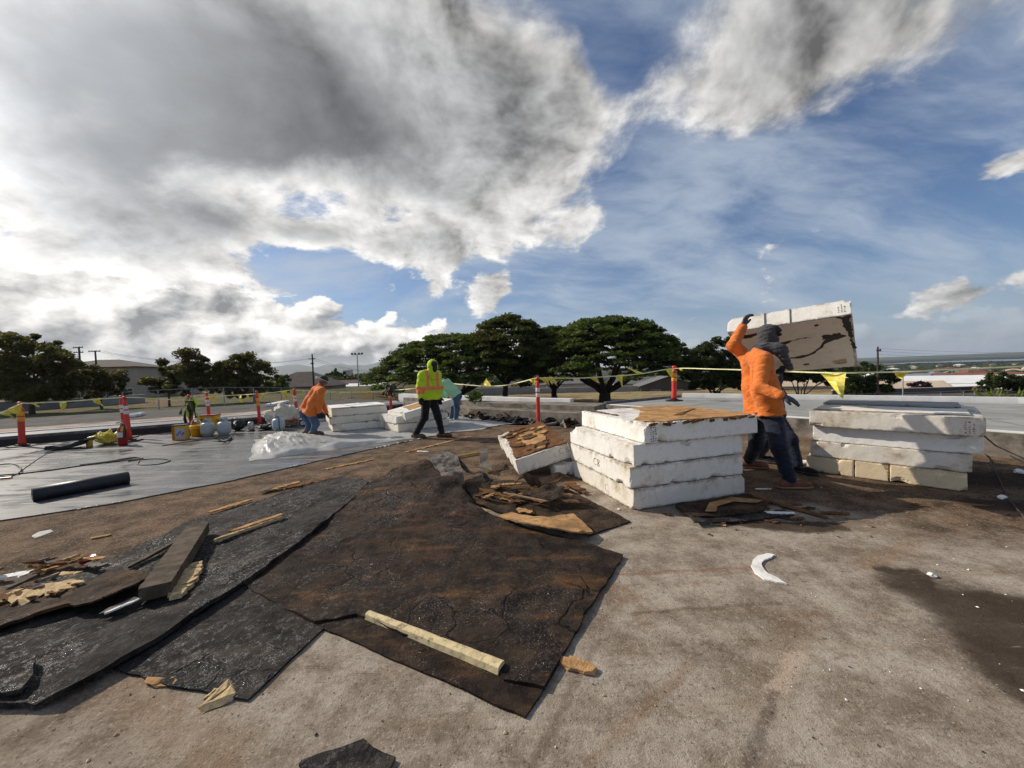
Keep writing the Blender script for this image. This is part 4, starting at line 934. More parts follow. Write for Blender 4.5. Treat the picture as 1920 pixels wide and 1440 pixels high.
# ------------------------------------------------------------------ poles, lamps, wires, fences
def pole(px, py_t, py_b, depth, r, label, arms, tr=False):
    b = H(px, py_b, depth); tp = H(px, py_t, depth); z0 = terrain(b.x, b.y) - .2
    t = thing('utility_pole', label, 'pole', (b.x, b.y, z0), 'utility poles'); h = tp.z - z0
    mb = MB(); mb.tube([(0, 0, 0), (0, 0, h)], [r, r * .7], 8); mb.build('post', M['pole'], t)
    for (dz, L) in arms:
        mb = MB(); mb.box((0, -.12, h - dz), (L, .12, .12))
        for k in (-.45, -.2, .2, .45): mb.tube([(L * k, -.12, h - dz + .05), (L * k, -.12, h - dz + .22)], .04, 5)
        mb.build('crossarm', M['pole'], t)
    if tr:
        mb = MB(); mb.tube([(-.3, -.1, h - 2.6), (-.3, -.1, h - 1.7)], .22, 8); mb.build('transformer', M['steel'], t)
    return Vector((b.x, b.y, tp.z))
p1 = pole(153, 650, 720, 60, .16, 'left utility pole with two crossarms above the two storey house', [(.15, 1.5), (.9, 1.5)], True)
p2 = pole(183, 657, 720, 62, .15, 'second utility pole just right of the two armed one', [(.15, 1.9)])
p3 = pole(589, 664, 735, 72, .17, 'utility pole rising behind the brown hip roofed house', [(.9, 1.2), (1.8, .6)])
p4 = pole(1646, 650, 748, 46, .12, 'thin utility pole standing right of the carried foam block', [(.5, .5)])
p5 = pole(724, 694, 735, 100, .14, 'short distant utility pole left of the spreading trees', [(.2, 1.2)])
def lamp(px, py_t, py_b, depth):
    b = H(px, py_b, depth); tp = H(px, py_t, depth); z0 = terrain(b.x, b.y) - .2; h = tp.z - z0
    t = thing('stadium_light', 'tall stadium light with four lamp heads near the field', 'light', (b.x, b.y, z0))
    mb = MB(); mb.tube([(0, 0, 0), (0, 0, h)], [.16, .09], 8); mb.build('pole', M['steel'], t)
    mb = MB(); mb.box((0, 0, h - .1), (2.6, .1, .1)); mb.build('crossarm', M['steel'], t)
    for k in (-1.15, -.45, .45, 1.15):
        mb = MB(); mb.lathe([(.12, 0), (.26, .12), (.26, .34), (.1, .42)], (k, -.05, h - .08), 8); mb.build('lamp_head', M['w_dark'], t)
lamp(673, 664, 735, 88)
def street_light(px, py_t, py_b, depth):
    b = H(px, py_b, depth); tp = H(px, py_t, depth); z0 = terrain(b.x, b.y) - .2; h = tp.z - z0
    t = thing('street_light', 'slim grey street light pole in front of the tan gabled house', 'light', (b.x, b.y, z0))
    mb = MB(); mb.tube([(0, 0, 0), (0, 0, h)], [.09, .06], 6); mb.build('pole', M['steel'], t)
    mb = MB(); mb.tube([(0, 0, h), (.5, -.1, h + .1)], .04, 5); mb.box((.65, -.12, h + .1), (.4, .16, .1)); mb.build('lamp_head', M['steel'], t)
street_light(1693, 700, 744, 52)
def wire(label, a, b, sag, n=14, r=.012):
    pts = [a.lerp(b, i / n) - Vector((0, 0, sag * 4 * (i / n) * (1 - i / n))) for i in range(n + 1)]; mb = MB(); mb.tube(pts, r, 4); o = mb.build('power_line', M['wire']); tag(o, label, 'wire', 'overhead lines'); return o
LW = 'thin overhead line running between the utility poles'
for dx in (-.5, .5):
    wire(LW, p3 + Vector((dx, 0, -.8)), p5 + Vector((dx, 0, -.1)), 1.0, r=.02); wire(LW, p2 + Vector((dx, 0, 0)), p3 + Vector((dx, 0, -.8)), 1.6, r=.02)
for k in range(3): wire(LW, p4 + Vector((0, 0, -.2 - .35 * k)), H(2080, 655 + 5 * k, 60), .5, r=.012)
def fence(label, pts, h, step, name='chain_link_fence', post_r=.04, rail=True, group='chain link fences'):
    a0 = Vector((pts[0][0], pts[0][1], 0)); t = thing(name, label, 'fence', (a0.x, a0.y, terrain(a0.x, a0.y)), group); rel = t.location
    pm = MB(); pm.tube([(0, 0, -.3), (0, 0, h)], post_r, 6); pme = pm.build('post', M['steel']).data; bpy.data.objects.remove(C.objects[-1]) if False else None
    for o in [o for o in C.objects if o.data is pme]: bpy.data.objects.remove(o)
    line = []
    for i in range(len(pts) - 1):
        p, q = Vector((*pts[i], 0)), Vector((*pts[i + 1], 0)); n = max(1, round((q - p).length / step))
        for k in range(n): line.append(p.lerp(q, k / n))
    line.append(Vector((*pts[-1], 0)))
    for p in line: p.z = terrain(p.x, p.y)
    for p in line: o = put(bpy.data.objects.new('post', pme), t); o.location = p - rel
    mb = MB(); mb.tube([p + Vector((0, 0, h)) for p in line], .028, 5); mb.tube([p + Vector((0, 0, .08)) for p in line], .018, 4); mb.build('rail', M['steel'], t, rel=rel)
    mb = MB(); nn = Vector((0, 0, 0))
    for i in range(len(line) - 1):
        p, q = line[i], line[i + 1]; m_ = max(3, int((q - p).length / .35)); 
        for k in range(m_):
            for s_ in (0, 1):
                a = p.lerp(q, k / m_); b = p.lerp(q, min(1, (k + 1) / m_ + .25)); a = a + Vector((0, 0, .1 + (h - .1) * s_)); b = b + Vector((0, 0, .1 + (h - .1) * (1 - s_))); mb.tube([a, b], .004, 3, False)
    tag(mb.build('mesh_wire', M['steel'], t, rel=rel), kind='stuff')
hx = lambda px, py, d: P2(H(px, py, d))
fence('tall chain link fence along the street behind the left orange posts', [hx(230, 745, 33), hx(420, 745, 36), hx(660, 745, 44)], 1.7, 2.4)
fence('chain link backstop fence by the baseball infield', [hx(700, 745, 50), hx(900, 745, 50), hx(1045, 745, 52)], 1.5, 2.6)
fence('low chain link fence edging the lawn under the big monkeypod', [hx(1020, 756, 40), hx(1180, 758, 40), hx(1300, 756, 38)], .9, 2.5)
fence('fence along the right street behind the parapet', [hx(1380, 745, 50), hx(1600, 745, 48), hx(1850, 745, 46)], 1.1, 2.6)
def low_wall(label, pts, h, mat, th=.2):
    t = thing('block_wall', label, 'wall', (*pts[0], terrain(*pts[0])), 'garden walls'); mb = MB(); rel = t.location
    for i in range(len(pts) - 1):
        p, q = Vector((*pts[i], 0)), Vector((*pts[i + 1], 0)); L = (q - p).length; c = (p + q) / 2; a = math.atan2(q.y - p.y, q.x - p.x); z = terrain(c.x, c.y)
        mb.box((c.x, c.y, z + h / 2 - .5), (L, th, h + 1), Matrix.Rotation(a, 3, 'Z'))
    mb.build('wall', mat, t, rel=rel)
    mb = MB()
    for i in range(len(pts) - 1):
        p, q = Vector((*pts[i], 0)), Vector((*pts[i + 1], 0)); L = (q - p).length; c = (p + q) / 2; a = math.atan2(q.y - p.y, q.x - p.x); z = terrain(c.x, c.y)
        mb.box((c.x, c.y, z + h + .04), (L, th + .08, .08), Matrix.Rotation(a, 3, 'Z'))
    mb.build('coping', M['trim'], t, rel=rel)
low_wall('grey block garden wall at the foot of the left trees', [hx(-60, 755, 37), hx(120, 750, 42), hx(270, 735, 50)], 1.0, M['w_block'])
low_wall('long pale garden wall along the far side of the field', [hx(760, 735, 86), hx(1000, 735, 86), hx(1300, 730, 80)], 1.1, M['w_block'])
low_wall('low dark wall along the right street', [hx(1560, 742, 56), hx(1850, 742, 54)], .8, M['w_dark'])
def bench(px, py, depth):
    b = H(px, py, depth); b.z = terrain(b.x, b.y); t = thing('field_rail', 'low brown pipe railing at the edge of the dirt infield', 'railing', b); mb = MB()
    for z in (.5, .95): mb.tube([(-3.2, 0, z), (3.2, 0, z)], .05, 5)
    mb.build('rail', M['r_brown'], t)
    for k in range(6): mb = MB(); mb.tube([(-3.2 + 1.28 * k, 0, -.1), (-3.2 + 1.28 * k, 0, .95)], .05, 5); mb.build('post', M['r_brown'], t)
bench(895, 750, 44)
# ------------------------------------------------------------------ cars and sign
def car(label, px, py, depth, rz, paint):
    b = H(px, py, depth); b.z = terrain(b.x, b.y); t = thing('parked_car', label, 'car', b, 'parked cars', rz)
    prof = [(-2.1, .35), (-2.15, .75), (-1.9, .92), (-1.35, .98), (-.8, 1.42), (.55, 1.45), (1.15, 1.0), (1.95, .88), (2.15, .65), (2.12, .35)]
    mb = MB(); n = len(prof); vs = [(x, s_ * (.82 if z < 1.1 else .66), z) for s_ in (-1, 1) for (x, z) in prof]
    mb.add(vs, [tuple(range(n)), tuple(range(n, 2 * n))[::-1]] + [(i, n + i, n + (i + 1) % n, (i + 1) % n) for i in range(n)]); mb.build('body', paint, t)
    for s_ in (-1, 1):
        mb = MB(); mb.add([(-1.2, s_ * .835, 1.02), (-.72, s_ * .72, 1.36), (.5, s_ * .72, 1.38), (.95, s_ * .835, 1.02)], [(0, 1, 2, 3) if s_ > 0 else (3, 2, 1, 0)]); mb.build('window', M['pane'], t)
        for x in (-1.3, 1.35):
            mb = MB(); mb.lathe([(.1, -.1), (.32, -.1), (.34, 0), (.32, .1), (.1, .1)], (x, s_ * .78, .33), 14, Matrix.Rotation(R(90), 3, 'X')); wh = mb.build('wheel', M['rubber'], t)
            mb = MB(); mb.lathe([(.02, -.115), (.19, -.112), (.19, .112), (.02, .115)], (x, s_ * .78, .33), 10, Matrix.Rotation(R(90), 3, 'X')); mb.build('rim', M['metal'], wh)
    for y in (-.6, .6): mb = MB(); mb.box((2.13, y, .66), (.05, .32, .14)); mb.build('headlight', M['label'], t)
car('white car parked by the street at the far right edge', 1898, 742, 56, R(20), M['carw'])
car('dark car parked behind the hanging flag', 1608, 745, 52, R(10), M['card'])
b = H(1827, 745, 50); b.z = terrain(b.x, b.y); hz = H(1827, 730, 50).z - b.z
t = thing('road_sign', 'yellow diamond road sign with black mark on the right street', 'sign', b)
mb = MB(); mb.tube([(0, 0, -.1), (0, 0, hz + .3)], .04, 6); mb.build('post', M['steel'], t)
mb = MB(); mb.box((0, -.06, hz), (.62, .02, .62), Matrix.Rotation(R(45), 3, 'Y')); pl = mb.build('plate', M['sign'], t)
mb = MB(); mb.box((0, -.075, hz), (.09, .01, .42)); mb.box((0, -.075, hz + .05), (.28, .012, .08)); mb.build('arrow_mark', M['ink'], pl)
# street
mb = MB()
for (pts, wd) in (([hx(1300, 748, 54), hx(1600, 748, 52), hx(2100, 748, 50)], 5), ):
    for i in range(len(pts) - 1):
        p, q = Vector((*pts[i], 0)), Vector((*pts[i + 1], 0)); t_ = (q - p).normalized(); n_ = Vector((-t_.y, t_.x, 0)) * wd / 2; m_ = 10
        for k in range(m_):
            a, c = p.lerp(q, k / m_), p.lerp(q, (k + 1) / m_); zz = lambda v: Vector((v.x, v.y, terrain(v.x, v.y) + .12))
            mb.add([zz(a - n_), zz(c - n_), zz(c + n_), zz(a + n_)], [(0, 1, 2, 3)])
tag(mb.build('road', M['asphalt']), kind='structure')

# ------------------------------------------------------------------ foam blocks
def foam_mesh(L, W, Hh, sd, chip=.025, res=.04, rough=.003):
    """box with straight edges, crushed corners and bites out of the arrises"""
    n1, n2, n3 = max(4, int(L / res)), max(4, int(W / res)), max(3, int(Hh / (res * .8)))
    rg = random.Random(sd * 13 + 5); bites = []
    for i in range(int(6 + 160 * chip)):
        sx, sy, sz = (rg.choice((-1, 1)) for _ in range(3)); k = rg.random()
        c = Vector((sx * L / 2, sy * W / 2, sz * Hh / 2)); 
        if k < .40: c.x = rg.uniform(-.5, .5) * L
        elif k < .80: c.y = rg.uniform(-.5, .5) * W
        bites.append((c, rg.uniform(.02, .05) + chip * rg.uniform(.2, 1.1), rg.uniform(.35, .8), Vector((rg.uniform(.6, 1.8), rg.uniform(.6, 1.8), rg.uniform(.8, 1.4)))))
    def rows(n, D):
        r = [-.5 * D + D * t / n for t in range(n + 1)]
        if n > 4: r[1] = r[0] + .012; r[-2] = r[-1] - .012
        return r
    X, Y, Z = rows(n1, L), rows(n2, W), rows(n3, Hh); grid = {}; vs = []; fs = []
    def vert(i, j, k):
        key = (i, j, k)
        if key in grid: return grid[key]
        p = Vector((X[i], Y[j], Z[k])); nn = Vector((-(i == 0) + (i == n1), -(j == 0) + (j == n2), -(k == 0) + (k == n3)))
        near = (i in (0, n1)) + (j in (0, n2)) + (k in (0, n3)); q = p * 3.0 + Vector((sd * 7.3, sd * 3.1, sd)); inw = -nn.normalized()
        dv = rough * fbm(q * 2.5, 3) - (.003 + max(0., fbm(q * 7, 2) - .15) * chip * .8 if near >= 2 else 0)
        p2 = p - inw * dv
        for (c, r, amt, asp) in bites:
            d = Vector(((p.x - c.x) * asp.x, (p.y - c.y) * asp.y, (p.z - c.z) * asp.z)).length / r
            d += .25 * fbm(q * 6, 2)
            if d < 1:
                tc_ = Vector((-math.copysign(1, c.x) if abs(abs(c.x) - L / 2) < 1e-6 else 0, -math.copysign(1, c.y) if abs(abs(c.y) - W / 2) < 1e-6 else 0, -math.copysign(1, c.z)))
                p2 += tc_.normalized() * r * amt * (1 - d * d)
        grid[key] = len(vs); vs.append(p2); return grid[key]
    for (na, nb, f, fl) in ((n1, n2, lambda i, j, e: (i, j, e * n3), 0), (n1, n3, lambda i, j, e: (i, e * n2, j), 1), (n2, n3, lambda i, j, e: (e * n1, i, j), 0)):
        for e in (0, 1):
            flip = (e == 1) ^ bool(fl)
            for i in range(na):
                for j in range(nb):
                    q = [vert(*f(i, j, e)), vert(*f(i + 1, j, e)), vert(*f(i + 1, j + 1, e)), vert(*f(i, j + 1, e))]; fs.append(tuple(q if flip else q[::-1]))
    me = bpy.data.meshes.new('body'); me.from_pydata([tuple(v) for v in vs], [], fs); me.update(); return me
def scrawl(txt, size, parent, loc, rot, r=.0022):
    """hand drawn C8"""
    S_ = {'C': [[(.42 * math.cos(R(a)), .5 * math.sin(R(a))) for a in range(50, 311, 20)]], '8': [[(.28 * math.sin(R(2 * a)), .5 * math.cos(R(a))) for a in range(0, 361, 15)]], '2': [[(-.25, .3), (0, .5), (.25, .3), (-.2, -.4), (.3, -.42)]]}
    for i, ch in enumerate(txt):
        mb = MB()
        for st in S_[ch]: mb.tube([((x + i * .95 - .45 * (len(txt) - 1)) * size, y * size, 0) for x, y in st], r, 4)
        o = mb.build('marking', M['ink'], parent); o.location = loc; o.rotation_euler = rot
def foam(label, c, e1, e2, e3, size, mat, sd=1, group=None, chip=.025, name='foam_block'):
    """c: centre; e1,e2,e3 unit axes; size (L,W,H)"""
    t = thing(name, label, 'foam block', c, group)
    m3 = Matrix((e1, e2, e3)).transposed(); t.rotation_euler = m3.to_euler()
    me = foam_mesh(*size, sd, chip, .026 if c[1] < 6.2 else .05); me.materials.append(mat)
    put(bpy.data.objects.new('body', me), t)
    return t
def axes(d, tilt_l=0., tilt_w=0.):
    e1 = Vector((d[0], d[1], 0)).normalized(); e2 = Vector((-e1.y, e1.x, 0)); e3 = Vector((0, 0, 1))
    m_ = Matrix((e1, e2, e3)).transposed() @ Matrix.Rotation(tilt_l, 3, 'Y') @ Matrix.Rotation(tilt_w, 3, 'X')
    return m_.col[0].copy(), m_.col[1].copy(), m_.col[2].copy()
def text_part(txt, size, mat, parent, loc, rot, name='marking', th=.0012):
    cu = bpy.data.curves.new('t', 'FONT'); cu.body = txt; cu.size = size; cu.align_x = 'CENTER'; cu.align_y = 'CENTER'; cu.extrude = th; cu.resolution_u = 3
    o = bpy.data.objects.new('t', cu); C.objects.link(o); dg = bpy.context.evaluated_depsgraph_get()
    me = bpy.data.meshes.new_from_object(o.evaluated_get(dg)); bpy.data.objects.remove(o); bpy.data.curves.remove(cu)
    me.materials.clear(); me.materials.append(mat); q = put(bpy.data.objects.new(name, me), parent); q.location = loc; q.rotation_euler = rot; return q
FRONT, LEFT, = (R(90), 0, 0), (R(90), 0, R(-90))
def stamp(parent, loc, rot, sd, cols=3, rows=7, sx=.016, sz=.022):
    rg = random.Random(sd); mb = MB()
    for c_ in range(cols):
        for r_ in range(rows):
            if rg.random() < .12: continue
            w_ = sx * rg.uniform(.35, .85); mb.box((c_ * sx * 1.6 + rg.uniform(-.002, .002), r_ * sz + rg.uniform(-.002, .002), 0), (w_, sz * rg.uniform(.2, .5), .002), Matrix.Rotation(rg.uniform(-.3, .3), 3, 'Z'))
    o = mb.build('printed_stamp', M['ink'], parent); o.location = loc; o.rotation_euler = rot; tag(o, kind='stuff'); return o
def flat_sheet(poly, spacing, zf, thick, namp, nsc, sd, rag=.0, rstep=.05):
    """poly: world xy outline. returns verts, faces of a slab"""
    ed = []
    n = len(poly)
    for i in range(n):
        p, q = Vector((poly[i][0], poly[i][1])), Vector((poly[(i + 1) % n][0], poly[(i + 1) % n][1])); L = (q - p).length; k = max(1, int(L / rstep)); t = (q - p) / max(L, 1e-6); nn = Vector((-t.y, t.x))
        for j in range(k):
            r = p + (q - p) * j / k; o_ = rag * (fbm((r.x * 5 + sd, r.y * 5, sd), 3) + .7 * fbm((r.x * 22 + sd, r.y * 22, 0), 2)) if 0 < j else 0
            ed.append(r + nn * o_)
    m_ = len(ed); pts = list(ed); rg = random.Random(sd)
    xs = [p.x for p in ed]; ys = [p.y for p in ed]; x = min(xs)
    while x < max(xs):
        y = min(ys)
        while y < max(ys):
            q = Vector((x + rg.uniform(-.3, .3) * spacing, y + rg.uniform(-.3, .3) * spacing))
            if inside(q.x, q.y, ed): pts.append(q)
            y += spacing
        x += spacing
    r = delaunay_2d_cdt(pts, [(i, (i + 1) % m_) for i in range(m_)], [], 1, 1e-5)
    V2, F2 = r[0], r[2]
    top = [Vector((v.x, v.y, zf(v.x, v.y) + namp * (fbm((v.x * nsc + sd, v.y * nsc, sd), 4)) + namp * .35 * abs(fbm((v.x * nsc * 4, v.y * nsc * 4, sd), 2)))) for v in V2]
    N = len(top); vs = top + [v - Vector((0, 0, thick)) for v in top]
    fs = []; cnt = {}
    for f in F2:
        a = top[f[1]] - top[f[0]]; b_ = top[f[2]] - top[f[0]]
        f = tuple(f) if a.x * b_.y - a.y * b_.x > 0 else tuple(f)[::-1]
        fs.append(f); fs.append(tuple(i + N for i in f[::-1]))
        for j in range(len(f)):
            e = (f[j], f[(j + 1) % len(f)])
            if (e[1], e[0]) in cnt: cnt[(e[1], e[0])] = None
            else: cnt[e] = 1
    for e, c in cnt.items():
        if c: fs.append((e[1], e[0], e[0] + N, e[1] + N))
    return vs, fs
def idw(ctrl):
    def f(x, y):
        s = wsum = 0.
        for (cx, cy, cz) in ctrl:
            d2 = (cx - x) ** 2 + (cy - y) ** 2 + 1e-5; w_ = 1 / d2 ** 1.6; s += w_ * cz; wsum += w_
        return s / wsum
    return f
def sheet(name, label, cat, outline, inner, thick, mat, spacing=.06, namp=.006, nsc=4., rag=.012, sd=1, group=None, parent=None, rel=None, rstep=.05):
    O = [G(p[0], p[1], p[2] if len(p) > 2 else .012) for p in outline]; I = [G(*p) for p in inner]
    zf = idw([(p.x, p.y, p.z) for p in O + I])
    vs, fs = flat_sheet([P2(p) for p in O], spacing, zf, thick, namp, nsc, sd, rag, rstep)
    if parent is None:
        c = sum(O, Vector()) / len(O); c.z = 0
        o = mesh(name, vs, fs, mat, rel=c); o.location = c; tag(o, label, cat, group); 
    else: o = mesh(name, vs, fs, mat, parent, rel=rel)
    return o
def slab_patch(name, poly, z, thick, mat, parent, sd=1, rag=.02, namp=.003, spacing=.06, kind=None):
    """ragged patch in the local frame of a block"""
    vs, fs = flat_sheet(poly, spacing, lambda x, y: z, thick, namp, 7, sd, rag, .03); o = mesh(name, vs, fs, mat, parent); 
    if kind: tag(o, kind=kind)
    return o

# stack A: near the carrier
dA = (G(1399, 925.6) - G(1189, 958.5)); A0 = G(1189, 958.5); e1, e2, e3 = axes(dA); LA, WA, HA = 1.34, 1.36, .205
ga = 'foam blocks of the near stack'
def ablock(k, sh, mat, lab, sd, size=None, chip=.03, rot=0):
    L_, W_, H_ = size or (LA, WA, HA); a1, a2, a3 = axes(Matrix.Rotation(rot, 3, 'Z') @ dA)
    c = A0 + e1 * (L_ / 2 + sh[0]) + e2 * (W_ / 2 + sh[1]) + Vector((0, 0, k * (HA + .006) + H_ / 2 + .004)); return foam(lab, c, a1, a2, a3, (L_, W_, H_), mat, sd, ga, chip)
b1_ = ablock(0, (.0, 0), M['foam_dirty'], 'lowest grimy foam block of the near stack, resting on the concrete', 1, chip=.03)
b2_ = ablock(1, (-.02, .0), M['foam'], 'second foam block from the bottom of the near stack, marked C8', 2, chip=.03, rot=R(-.7))
b3_ = ablock(2, (.0, .02), M['foam_clean'], 'bright foam block with broken corner under the top block of the near stack', 3, chip=.05, rot=R(1.2))
b4_ = ablock(3, (.14, -.02), M['foam_clean'], 'top foam block of the near stack with brown fibre residue on it', 4, (LA + .02, WA, .19), .035, R(-1.0))
scrawl('C8', .075, b2_, (-LA / 2 - .002, -.02, .01), LEFT)
scrawl('C', .075, b1_, (-LA / 2 - .002, -.18, -.02), LEFT, .0012)
stamp(b4_, (-LA / 2 + .06, -WA / 2 - .006, -.075), (R(90), 0, 0), 1)
slab_patch('fibre_residue', [(-.52, -.62), (-.40, -.66), (.1, -.68), (.62, -.66), (.65, -.3), (.64, .3), (.62, .63), (.35, .65), (.02, .62), (-.06, .40), (-.14, .10), (-.30, -.12), (-.48, -.28), (-.62, -.50)], .106, .018, M['fibre'], b4_, 5, .035, .006)
slab_patch('fibre_residue', [(-.62, .55), (-.58, .0), (-.54, .0), (-.55, .56)], .100, .008, M['fibre_dark'], b4_, 6, .03, .002)
slab_patch('fibre_residue', [(-.60, -.38), (-.38, -.16), (-.2, .12), (-.12, .10), (-.33, -.24), (-.52, -.45)], .101, .009, M['fibre'], b4_, 7, .02, .002)
slab_patch('tar_streak', [(-.1, -.35), (.3, -.1), (.5, .05), (.52, .02), (.25, -.16), (0, -.38)], .112, .004, M['fibre_dark'], b4_, 8, .02, .002)
mb = MB()
rg = random.Random(4)
for i in range(18):
    u = rg.uniform(-.66, .6); mb.box((u, -.69 + rg.uniform(-.012, .01), .088 + rg.uniform(-.012, .008)), (rg.uniform(.03, .10), .012, rg.uniform(.012, .03)), Matrix.Rotation(rg.uniform(-.2, .2), 3, 'Y'))
tag(mb.build('residue_crumbs', M['fibre_dark'], b4_), kind='stuff')
# leaning block with scaly brown top
tn = G(973, 891, .05); tr_ = H(1072.5, 857.5, 4.98); tl = G(897, 852, .10)
f1 = (tr_ - tn).normalized(); f2 = (tl - tn); f2 = (f2 - f1 * f2.dot(f1)).normalized(); f3 = f1.cross(f2)
Lt, Wt, Ht = (tr_ - tn).length, 1.2, .205
tb = foam('foam block tilted against the near stack, its top covered with brown scales, marked C8', tn + f1 * Lt / 2 + f2 * Wt / 2 + f3 * Ht / 2, f1, f2, f3, (Lt, Wt, Ht), M['foam'], 9, 'loose foam blocks', .02)
slab_patch('scaly_crust', [(-Lt / 2 + .02, -.56), (Lt / 2 - .01, -.58), (Lt / 2 - .01, .58), (-.05, .60), (-Lt / 2 + .1, .45)], .115, .014, M['fibre_dark'], tb, 11, .03, .008, .05)
slab_patch('fibre_residue', [(-.18, -.25), (.16, -.32), (.2, .2), (-.1, .3)], .122, .008, M['fibre'], tb, 12, .04, .003)
rg = random.Random(8)
for i in range(34):
    x, y = rg.uniform(-Lt / 2 + .05, Lt / 2 - .05), rg.uniform(-.55, .56); s = rg.uniform(.03, .10); a = rg.uniform(0, 6.3)
    poly = [(x + s * rg.uniform(.6, 1.2) * math.cos(a + k * 1.05), y + .7 * s * rg.uniform(.6, 1.2) * math.sin(a + k * 1.05)) for k in range(6)]
    mb = MB(); mb.prism(poly, .118, .124 + rg.uniform(0, .012)); mb.build('bark_scale', M[rg.choice(['fibre_dark', 'bit_brown', 'fibre_dark', 'fibre'])], tb)
scrawl('C8', .075, tb, (Lt / 2 - .08, -Wt / 2 - .002, .03), FRONT); scrawl('2', .04, tb, (Lt / 2 - .22, -Wt / 2 - .002, .0), FRONT, .0015)
stamp(tb, (-Lt / 2 + .004 - .012, .52, -.08), (R(90), 0, R(-90)), 3, 2, 6, .012)
# right stack B
B0 = G(1512, 882.7); B1 = G(1817.5, 924); e1b, e2b, _ = axes(B1 - B0); LB, WB, HB = (B1 - B0).length, 1.28, .186; gb = 'foam blocks of the right stack'
def bblock(k, sh, mat, lab, sd, L_=None, chip=.02):
    L_ = L_ or LB; c = B0 + e1b * (L_ / 2 + sh[0]) + e2b * (WB / 2 + sh[1]) + Vector((0, 0, k * (HB + .004) + HB / 2 + .004)); return foam(lab, c, e1b, e2b, Vector((0, 0, 1)), (L_, WB, HB), mat, sd, gb, chip)
# bottom course is in three pieces
xs_ = [0, .455, .745, LB]
for k, lab in enumerate(('left yellowed foam piece in the bottom course of the right stack', 'short middle foam piece in the bottom course of the right stack', 'right yellowed foam piece in the bottom course of the right stack')):
    L_ = xs_[k + 1] - xs_[k] - .012; c = B0 + e1b * (xs_[k] + L_ / 2) + e2b * (WB / 2) + Vector((0, 0, HB / 2 + .004)); foam(lab, c, e1b, e2b, Vector((0, 0, 1)), (L_, WB, HB), M['foam_yellow'], 20 + k, gb, .02)
bblock(1, (.04, .015), M['foam_dirty'], 'second foam block from the bottom of the right stack, shaded grey', 24, LB - .02)
bblock(2, (.06, .035), M['foam_clean'], 'third foam block from the bottom of the right stack, clean and bright', 25, LB + .03)
b4b = bblock(3, (.04, -.045), M['foam_dirty'], 'upper foam block of the right stack with a printed stamp on its right end', 26, LB + .06)
stamp(b4b, (LB / 2 - .10, -WB / 2 - .006, -.06), (R(90), 0, 0), 5, 3, 7, .017, .018)
c = B0 + e1b * (LB * .5 + .05) + e2b * (WB / 2 + .05) + Vector((0, 0, 4 * (HB + .004) + .012))
tp_ = foam('thin pale foam sheet lying on the right stack', c, e1b, e2b, Vector((0, 0, 1)), (LB - .08, WB - .14, .018), M['foam_dirty'], 27, gb, .01, 'foam_sheet')
c = B0 + e1b * (LB * .5 + .02) + e2b * (WB / 2 + .33) + Vector((0, 0, 4 * (HB + .004) + .035))
foam('foam slab at the back of the right stack top, painted shadow grey', c, e1b, e2b, Vector((0, 0, 1)), (LB - .10, .62, .022), M['coat'], 28, gb, .01, 'foam_sheet')  # grey stands for the carried block's shadow, put into the slab colour
# stack C, beside the bending worker
C0 = G(624, 812.5); C1 = G(727.5, 802); c1, c2, _ = axes(C1 - C0); LC, WC, HC = (C1 - C0).length, 1.15, .185; gc = 'foam blocks of the left stack'
for k, (sh, mt, lab) in enumerate((((0, 0), 'foam', 'bottom foam block of the left stack beside the bending orange worker'), ((-.06, .0), 'foam_dirty', 'brown stained middle foam block of the left stack'), ((0, -.0), 'foam_dirty', 'upper foam block of the left stack'))):
    foam(lab, C0 + c1 * (LC / 2 + sh[0]) + c2 * (WC / 2 + sh[1]) + Vector((0, 0, k * (HC + .004) + HC / 2 + .03)), c1, c2, Vector((0, 0, 1)), (LC, WC, HC), M[mt], 30 + k, gc, .04)
tc_ = foam('thin white tar spotted sheet on top of the left stack', C0 + c1 * (LC / 2 - .02) + c2 * (WC / 2 + .0) + Vector((0, 0, 3 * (HC + .004) + .045)), c1, c2, Vector((0, 0, 1)), (LC - .02, WC + .04, .022), M['foam_clean'], 33, gc, .02, 'foam_sheet')
for k, pl in enumerate(([(-.3, -.2), (0, -.12), (.1, -.02), (-.2, -.05)], [(.1, .1), (.45, .16), (.5, .24), (.15, .2)], [(-.45, .2), (-.2, .26), (-.3, .36)], [(.2, -.58), (.55, -.58), (.56, -.53), (.2, -.53)])): slab_patch('tar_spot', pl, .014, .004, M['tar'], tc_, 40 + k, .03, .001, .05)
# stack D, behind the lime worker, top block tilted up by the mint worker
D0 = G(747, 813); D1 = G(849, 799); d1, d2, _ = axes(D1 - D0); LD, WD, HD = 1.38, 1.1, .185; gd = 'foam blocks of the middle stack'
foam('bottom foam block of the stack behind the lime hooded worker', D0 + d1 * LD / 2 + d2 * WD / 2 + Vector((0, 0, HD / 2 + .03)), d1, d2, Vector((0, 0, 1)), (LD, WD, HD), M['foam_dirty'], 50, gd, .04)
foam('second foam block of the stack behind the lime hooded worker', D0 + d1 * (LD / 2 - .02) + d2 * (WD / 2 + .02) + Vector((0, 0, HD * 1.5 + .034)), d1, d2, Vector((0, 0, 1)), (LD, WD, HD), M['foam'], 51, gd, .05)
q0 = H(761, 789, 8.95); q1 = H(852, 761, 9.8); g1 = (q1 - q0).normalized(); g2 = Vector((0, 0, 1)).cross(g1).normalized(); g3 = g1.cross(g2)
LT = (q1 - q0).length; td = foam('foam block with tan top being tilted up by the mint shirted worker', q0 + g1 * LT / 2 + g2 * .5 + g3 * .095, g1, g2, g3, (LT, 1.0, .185), M['foam_clean'], 52, gd, .02)
